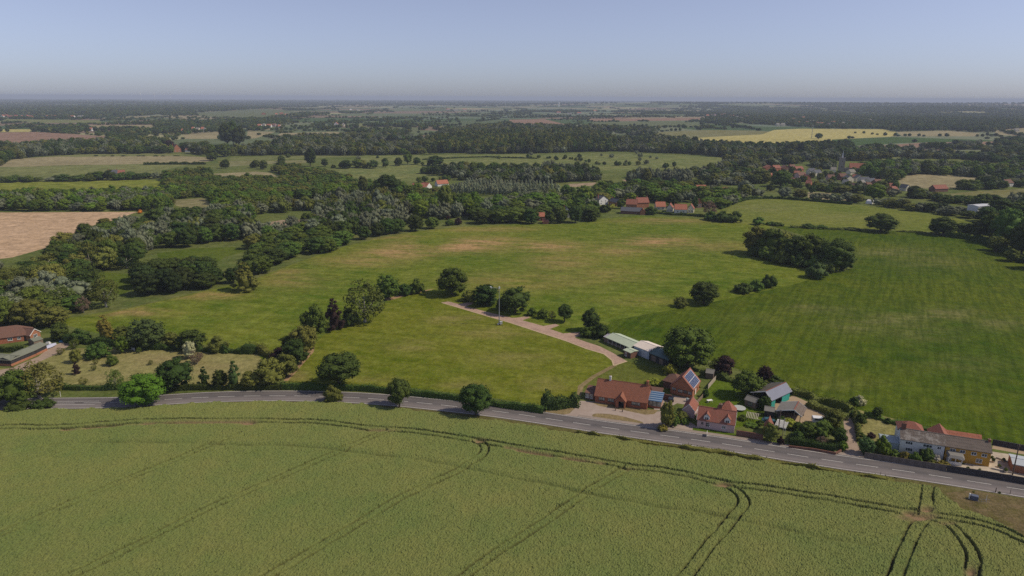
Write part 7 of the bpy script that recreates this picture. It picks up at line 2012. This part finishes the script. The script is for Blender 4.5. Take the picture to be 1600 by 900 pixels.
sfill([(1262, 297), (1300, 300), (1345, 303), (1440, 312), (1440, 307), (1400, 303), (1385, 300), (1340, 295), (1290, 291), (1250, 293)], 12, (8, 12), B, mixB + ['bright'], 50)
sfill([(1262, 262), (1300, 266), (1310, 262), (1290, 256), (1265, 256)], 11, (8, 13), B, mixB, 51)
sfill([(1340, 276), (1380, 280), (1405, 284), (1405, 276), (1440, 272), (1540, 279), (1600, 286), (1750, 286), (1750, 262), (1600, 262), (1540, 268), (1450, 262), (1380, 262), (1340, 266)], 12, (10, 16), B, mixA + ['dark'], 52, thin=0.4)
sfill([(1500, 296), (1520, 298), (1600, 293), (1750, 290), (1750, 284), (1600, 284), (1560, 286), (1500, 292)], 11, (8, 13), B, mixB, 53)
sfill([(1410, 308), (1450, 312), (1470, 318), (1540, 322), (1545, 318), (1480, 314), (1440, 306)], 10, (5, 9), B, mixB, 54)
sfill([(1250, 252), (1290, 252), (1420, 251), (1500, 248), (1600, 262), (1750, 262), (1750, 226), (1600, 218), (1560, 224), (1420, 232), (1500, 240), (1480, 244), (1380, 236), (1300, 240), (1270, 244)], 13, (10, 16), B, mixB, 55, thin=0.5)
sfill([(1090, 234), (1290, 238), (1330, 234), (1330, 229), (1240, 230), (1180, 232), (1100, 229)], 11, (10, 17), B, ['dark', 'dark', 'mid'], 56, thin=0.35)
sfill([(1550, 362), (1620, 400), (1900, 480), (1900, 330), (1600, 322), (1560, 330)], 12, (9, 14), B, mixB + ['mid'], 57, thin=0.2)
sfill([(1180, 351), (1230, 355), (1232, 354), (1185, 349)], 6, (2, 3), ['bush'], ['mid', 'dark'], 58)
# rows and hedges seen from far off (photo pixels)
ROWS_ = None; ROWS = [([(515, 263), (560, 262), (592, 263)], 9, (6, 11)), ([(620, 259), (650, 257), (696, 262)], 10, (7, 12)), ([(695, 262), (726, 264)], 6, (4, 6)), ([(220, 257), (322, 256)], 7, (2, 4)), ([(140, 244), (300, 244)], 12, (1.5, 2.5)),
        ([(340, 263), (400, 262), (420, 266)], 9, (8, 15)), ([(60, 206), (160, 212), (290, 210)], 16, (4, 8)), ([(820, 247), (890, 249), (940, 258)], 8, (4, 8)), ([(560, 201), (655, 202)], 30, (7, 10)), ([(1320, 207), (1400, 213)], 14, (4, 9)),
        ([(1390, 213), (1540, 214)], 16, (6, 12)), ([(400, 210), (430, 217)], 20, (6, 10)), ([(940, 258), (965, 259), (1000, 258)], 9, (6, 12)), ([(980, 278), (1035, 276)], 9, (9, 12)), ([(1310, 246), (1390, 244)], 12, (9, 14)), ([(1400, 250), (1430, 251)], 10, (6, 8)),
        ([(800, 199), (870, 205), (930, 209)], 18, (8, 12)), ([(920, 198), (1010, 201), (1105, 200)], 26, (8, 13)), ([(0, 297), (0, 297)], 9, (3, 5)), ([(440, 268), (440, 250)], 12, (7, 12)), ([(648, 286), (700, 282), (745, 282)], 8, (7, 10)),
        ([(1470, 205), (1560, 205), (1600, 214)], 18, (8, 14)), ([(556, 206), (660, 208)], 16, (6, 9)), ([(130, 203), (245, 203)], 14, (6, 9)), ([(120, 195), (245, 194)], 18, (7, 10)), ([(1185, 233), (1290, 231)], 16, (8, 13))]
for i, (pl, sp, hr) in enumerate(ROWS):
    w = G(pl)[:, :2]; r = np.random.default_rng(300 + i)
    for a, b in zip(w[:-1], w[1:]):
        L_ = np.linalg.norm(b - a)
        for k in range(int(L_ / sp)):
            if r.uniform() < .25: continue
            p = a + (b - a) * (k + r.uniform(0, .9)) / max(1, int(L_ / sp)); h = r.uniform(*hr) * r.uniform(.6, 1.15); wd = max(h * r.uniform(.9, 1.5), sp * .7)
            ST.append((p[0], p[1] + r.uniform(-2, 2), float(H(*p)), wd, wd, h, r.choice(['broad', 'oak', 'bush']), r.choice(['dark', 'dark', 'mid', 'olive'])))
# poplar plantation in straight rows
w0, w1, w2, w3 = [np.array(q) for q in G([(704, 303), (812, 308), (868, 297), (738, 290)])[:, :2]]
r = np.random.default_rng(5)
for i in range(9):
    for j in range(24):
        a = w0 + (w1 - w0) * j / 23; b = w3 + (w2 - w3) * j / 23; p = a + (b - a) * i / 8 + r.uniform(-1, 1, 2)
        ST.append((p[0], p[1], float(H(*p)), 4.6, 4.6, r.uniform(8, 11), 'poplar', 'pale'))
for q in [(1000, 252), (1010, 257), (978, 254), (1060, 270), (1040, 268), (1090, 268), (1105, 265), (1118, 272), (870, 250), (905, 246), (940, 244), (955, 247), (830, 243), (780, 248), (1000, 246), (1016, 247), (1026, 249), (995, 241), (1040, 262), (1044, 275), (1062, 276), (560, 250), (450, 246), (590, 247)]:
    a = g1(*q); ww = random.uniform(6, 12); ST.append((a.x, a.y, a.z, ww, ww, ww * .7, 'bush', random.choice(['dark', 'mid', 'silver'])))

for i in range(60):          # garden trees between the village houses
    a = g1(random.uniform(1196, 1402), random.uniform(268, 303)); h = random.uniform(6, 10); ww = h * random.uniform(.9, 1.2)
    ST.append((a.x, a.y, a.z, ww, ww, h, random.choice(['broad', 'oak', 'bush']), random.choice(['dark', 'dark', 'mid', 'olive'])))
# the far country: woods, spinneys and hedgerows out to the horizon, kept off the fields the photograph shows
far_polys = [w for nm, lb, mt, w in REG if nm == 'field' and w[:, 1].min() > 900]


def on_field(x, y):
    m = np.zeros(np.shape(x), bool)
    for w in far_polys:
        m |= inside(w, x, y)
    return m


r = np.random.default_rng(77)
cand = []
def far_px(n, x0, x1, y0, y1, sp, gap, hr, thr, sc, seed, drop=0.0):
    """trees over an area given in photo rows, thinned by world noise into woods and gaps"""
    c = G([(x0, y0), (x1, y0), (x1, y1), (x0, y1)])[:, :2]
    yy0, yy1 = c[:, 1].min(), c[:, 1].max()
    y = yy0
    while y < yy1:
        s = sp * (1 + max(0, y - 2500) / 4500)
        xa = (x0 - 800) / FPX * y * 1.03; xb = (x1 - 800) / FPX * y * 1.03
        xs = np.arange(xa, xb, s); xs = xs + r.uniform(-.4, .4, len(xs)) * s; ys = y + r.uniform(-.5, .5, len(xs)) * s
        nz = vnoise(xs, ys * .45, sc, seed) * .65 + vnoise(xs, ys * .6, sc * .31, seed + 3) * .35
        k = (nz > thr) & ~on_field(xs, ys)
        for a, b in zip(xs[k], ys[k]): cand.append((a, b, s / sp, hr))
        y += s * gap
far_px(0, -500, 2100, 161.2, 176, 26, 1.5, (9, 14), .53, 900, 1)
far_px(0, -500, 2100, 157.8, 161.2, 40, 2.2, (12, 18), .42, 1500, 2)
far_px(0, -300, 1900, 176, 208, 15, 1.1, (8, 13), .63, 330, 3)
far_px(0, 1080, 1900, 170, 201, 14, 1.1, (9, 13), .46, 260, 4)
far_px(0, 250, 1000, 199, 216, 13, 1.05, (9, 13), .54, 200, 5)
far_px(0, 1350, 2000, 186, 206, 14, 1.1, (12, 17), .30, 200, 6)
# hedgerow lines
for i in range(520):
    d = math.exp(r.uniform(math.log(1500), math.log(9000))); x = r.uniform(-.9, .9) * d; a = r.choice([.1, 1.65]) + r.normal() * .18; L_ = r.uniform(150, 600); s = 13 * (1 + max(0, d - 2500) / 4500)
    n = int(L_ / s); t = np.arange(n) * s; xs = x + np.cos(a) * t; ys = d + np.sin(a) * t
    k = ~on_field(xs, ys) & (r.uniform(size=n) > .22)
    for q, w_ in zip(xs[k], ys[k]): cand.append((q, w_, s / 13, (4, 11)))
for a, b, k, hr in cand:
    if b < 1250 or by_house(a, b): continue
    ww = 13 * k * r.uniform(.8, 1.3); h = r.uniform(*hr) * (1 + .12 * (k - 1))
    ST.append((a, b, float(H(a, b)), ww, ww, h, r.choice(['broad', 'oak', 'broad', 'tall']), r.choice(['dark', 'dark', 'mid', 'olive', 'conifer', 'bluegreen'])))

kinds_tones = sorted({(s[6], s[7]) for s in ST})
SRC = {}
# every (kind, tone) in the mass borrows the crown mesh of a real standing tree where there is one
for o in list(C.objects):
    if o.name.startswith('crown') and o.parent:
        for (a, b, c), m in _cm.items():
            if o.data is m: SRC.setdefault((a, c), []).append(o)
for k in SRC:
    seen = {}
    for o in SRC[k]: seen.setdefault(o.data.name, o)
    SRC[k] = list(seen.values())[:2]


def nearest_src(kind, tone):
    if (kind, tone) in SRC: return (kind, tone)
    alt = {'silver': ['silver', 'olive'], 'conifer': ['dark'], 'olive': ['olive', 'mid'], 'mid': ['mid', 'dark'], 'bright': ['bright', 'mid'], 'dark': ['dark', 'mid'], 'bluegreen': ['bluegreen', 'dark']}.get(tone, ['mid'])
    for t in alt:
        for k in (kind, 'oak', 'broad', 'willow', 'tall'):
            if (k, t) in SRC: return (k, t)
    return ('broad', 'dark')


groups = {}
for s in ST: groups.setdefault(nearest_src(s[6], s[7]), []).append(s)
srcs = []; rows2 = []
for k, lst in groups.items():
    so = SRC[k]
    for j, o in enumerate(so):
        srcs.append(o)
        for s in lst[j::len(so)]: rows2.append((s[0], s[1], s[2], s[3], s[4], s[5], len(srcs) - 1))
A = np.array(rows2)
print('mass trees', len(A), 'individual', N_IND[0], 'sources', len(srcs))
me = bpy.data.meshes.new('woodland'); me.vertices.add(len(A)); me.vertices.foreach_set('co', A[:, :3].astype(np.float32).ravel())
at = me.attributes.new('sc', 'FLOAT_VECTOR', 'POINT'); at.data.foreach_set('vector', A[:, 3:6].astype(np.float32).ravel())
at = me.attributes.new('vi', 'INT', 'POINT'); at.data.foreach_set('value', A[:, 6].astype(np.int32))
at = me.attributes.new('rz', 'FLOAT', 'POINT'); at.data.foreach_set('value', rng.uniform(0, 6.28, len(A)).astype(np.float32))
wo = link('woodland', me); tag(wo, 'woods, belts, hedgerow trees and spinneys spreading over the valley to the horizon', kind='stuff')
ng = bpy.data.node_groups.new('woodland_crowns', 'GeometryNodeTree')
ng.interface.new_socket('Geometry', in_out='INPUT', socket_type='NodeSocketGeometry'); ng.interface.new_socket('Geometry', in_out='OUTPUT', socket_type='NodeSocketGeometry')
gi = ng.nodes.new('NodeGroupInput'); go = ng.nodes.new('NodeGroupOutput'); jn = ng.nodes.new('GeometryNodeJoinGeometry')
def named(t, n):
    q = ng.nodes.new('GeometryNodeInputNamedAttribute'); q.data_type = t; q.inputs[0].default_value = n; return q.outputs[0]
sc_ = named('FLOAT_VECTOR', 'sc'); vi_ = named('INT', 'vi'); rz_ = named('FLOAT', 'rz')
cx = ng.nodes.new('ShaderNodeCombineXYZ'); ng.links.new(rz_, cx.inputs[2])
for i, o in enumerate(srcs):
    oi = ng.nodes.new('GeometryNodeObjectInfo'); oi.inputs['Object'].default_value = o; oi.inputs['As Instance'].default_value = True; oi.transform_space = 'ORIGINAL'
    cp = ng.nodes.new('FunctionNodeCompare'); cp.data_type = 'INT'; cp.operation = 'EQUAL'; ng.links.new(vi_, cp.inputs[2]); cp.inputs[3].default_value = i
    ip = ng.nodes.new('GeometryNodeInstanceOnPoints'); ng.links.new(gi.outputs[0], ip.inputs['Points']); ng.links.new(oi.outputs['Geometry'], ip.inputs['Instance'])
    ng.links.new(cp.outputs[0], ip.inputs['Selection']); ng.links.new(cx.outputs[0], ip.inputs['Rotation']); ng.links.new(sc_, ip.inputs['Scale'])
    ng.links.new(ip.outputs[0], jn.inputs[0])
ng.links.new(jn.outputs[0], go.inputs[0])
md = wo.modifiers.new('crowns', 'NODES'); md.node_group = ng

# undergrowth closing the copse
for i, (px, py, w_, h_) in enumerate([(1180, 400, 30, 24), (1200, 405, 34, 24), (1222, 412, 34, 26), (1248, 416, 36, 26), (1270, 420, 34, 24), (1290, 424, 34, 24), (1318, 420, 26, 26), (1235, 400, 40, 26), (1212, 392, 36, 24)]):
    tree_px(px, py, w_, h_, 'bush', ['dark', 'mid', 'olive'][i % 3], 'leafy undergrowth bush at the foot of the copse trees', group='undergrowth of the copse')

# ------------------------------------------------------------------ hedges
hedge_px([(88, 609), (120, 609), (160, 609), (190, 608)], 1.6, 1.9, 'dark', 'clipped dark roadside hedge below the orchard garden', 1)
hedge_px([(240, 611), (300, 609), (400, 608.5), (440, 608)], 1.6, 1.9, 'dark', 'dark roadside hedge right of the bright green tree', 2)
hedge_px([(440, 608), (520, 608.5), (600, 613), (700, 623.5), (760, 632), (850, 645)], 1.7, 2.1, 'dark', 'long clipped dark hedge between the road and the mown field', 3)
hedge_px([(845, 638), (870, 638), (898, 634)], 3.2, 4.2, 'conifer', 'tall bushy conifer hedge at the forecourt end of the mown field', 4, ls=.5, ragged=.5)
hedge_px([(84, 531), (130, 536), (200, 543), (290, 547), (350, 551), (405, 551)], 2.6, 2.6, 'dark', 'tall dark hedge between orchard garden and pasture', 5, ragged=.6)
hedge_px([(405, 551), (425, 560), (440, 575)], 2.6, 2.6, 'olive', 'olive hedge end turning down towards the road', 6, ragged=.5)
hedge_px([(-30, 548), (10, 550), (36, 549)], 1.6, 2.0, 'dark', 'dark clipped hedge before the brown roofed bungalow', 7)
hedge_px([(1233, 694), (1262, 698), (1303, 706)], 1.9, 2.2, 'dark', 'broad clipped dark green hedge beside the gravel lane', 8, ragged=.1)
hedge_px([(1240, 615), (1262, 621), (1290, 630), (1330, 643)], 2.4, 1.9, 'olive', 'rough hedge along the crop field behind the gravel yard', 9, ragged=.6)
hedge_px([(1350, 648), (1400, 662), (1440, 671), (1490, 683), (1540, 693)], 1.8, 1.3, 'mid', 'green and yellow weedy strip along the crop field behind the cottages', 10, ragged=.6)
hedge_px([(1262, 632), (1280, 641), (1300, 650), (1318, 652)], 3.0, 1.6, 'weed', 'overgrown scrub beside the gravel yard', 11, ragged=.7)
hedge_px([(1335, 655), (1340, 672), (1343, 690)], 1.8, 2.0, 'olive', 'hedge lining the right side of the gravel lane', 12, ragged=.5)
hedge_px([(1600, 412), (1570, 396), (1540, 381), (1512, 374), (1480, 370)], 3.0, 3.2, 'dark', 'dark overgrown hedge along the top right of the crop field', 13, ls=.6, ragged=.5)
hedge_px([(1125, 327), (1160, 314), (1200, 310.5), (1262, 314), (1330, 320)], 2.6, 2.2, 'dark', 'far hedge along the top of the upper pasture', 14, ls=.6, ragged=.5)
hedge_px([(1235, 355.5), (1300, 358.5), (1352, 361)], 2.2, 1.0, 'olive', 'low broken hedge line left of the lone dark tree', 15, ls=.5, ragged=.8)
hedge_px([(1400, 362), (1440, 364), (1456, 366)], 2.2, 1.0, 'olive', 'low broken hedge line right of the lone dark tree', 16, ls=.5, ragged=.8)
hedge_px([(225, 257.5), (270, 257), (320, 257)], 4, 3.0, 'dark', 'dark hedge along the bottom of the wide tan field', 17, ls=.9, ragged=.4)
hedge_px([(660, 250), (745, 246), (800, 247), (838, 248)], 3.0, 1.5, 'dark', 'thin dark hedge across the marsh', 18, ls=.9, ragged=.5)
hedge_px([(935, 326), (950, 327), (958, 323)], 2.5, 2.0, 'lime', 'pale green hedge piece in front of the slate roofed wing', 19, ls=.5)
hedge_px([(1025, 333), (1050, 336), (1090, 338), (1120, 341)], 2.6, 1.8, 'dark', 'dark garden hedge below the white and cream cottages', 20, ls=.5, ragged=.5)
hedge_px([(1120, 590), (1150, 598), (1200, 610), (1236, 614)], 2.2, 1.8, 'dark', 'dark hedge between the gardens and the big crop field', 22, ragged=.6)
# rough growth on the near verge: weeds
w = [road_pt(s, -5.6, 0) for s in np.arange(road_s(900, 668), road_s(1420, 748), 3.0)]
leafstrip('verge_weeds', w, 1.5, .75, 'weed', 60, ls=.28, dens=12, label='ragged weeds along the near verge of the road', ragged=.9)
bpy.data.objects['verge_weeds']['kind'] = 'stuff'; del bpy.data.objects['verge_weeds']['category']
for i, (px, py, ww) in enumerate([(1134, 716, 8), (1158, 720, 10), (1210, 727, 5), (1270, 735.5, 9), (1222, 729, 4), (1080, 707, 5), (1521, 769, 4), (1562, 770.5, 5), (1178, 722, 7)]):
    tree_px(px, py, ww, ww * .6, 'bush', 'dark' if i % 2 else 'olive', 'low weedy bush on the near verge of the road', group='weedy bushes on the near verge')

# ------------------------------------------------------------------ each of a like group gets its own place in its label
ORD = ['leftmost', 'second', 'third', 'fourth', 'fifth', 'sixth', 'seventh', 'eighth', 'ninth', 'tenth', 'eleventh', 'twelfth', 'thirteenth', 'fourteenth', 'fifteenth', 'sixteenth', 'seventeenth', 'eighteenth', 'nineteenth', 'twentieth']
bpy.context.view_layer.update()
byl = {}
for o in C.objects:
    if o.parent is None and o.get('group') and o.get('label'): byl.setdefault(o['label'], []).append(o)
for lb, os_ in byl.items():
    if len(os_) < 2: continue
    pos = P([o.matrix_world.translation[:] for o in os_])[0][:, 0]
    for r_, i in enumerate(np.argsort(pos)):
        if r_ == len(os_) - 1: os_[i]['label'] = lb + ', rightmost'
        elif r_ < len(ORD): os_[i]['label'] = lb + ', ' + ORD[r_] + (' from the left' if r_ else '')

# ------------------------------------------------------------------ haze
hz = bpy.data.meshes.new('haze'); b = MB(); b.box(-45000, 45000, -3000, 43000, -330, 105)
hm = bpy.data.materials.new('haze'); hm.use_nodes = True; hn = hm.node_tree; hn.nodes.remove(hn.nodes['Principled BSDF'])
pvn = hn.nodes.new('ShaderNodeVolumePrincipled'); pvn.inputs['Color'].default_value = (.665, .755, .92, 1); pvn.inputs['Density'].default_value = HAZE; pvn.inputs['Anisotropy'].default_value = .0
hn.links.new(pvn.outputs[0], hn.nodes['Material Output'].inputs['Volume'])
tag(b.build('haze', hm), 'thin summer haze over the valley', kind='stuff')
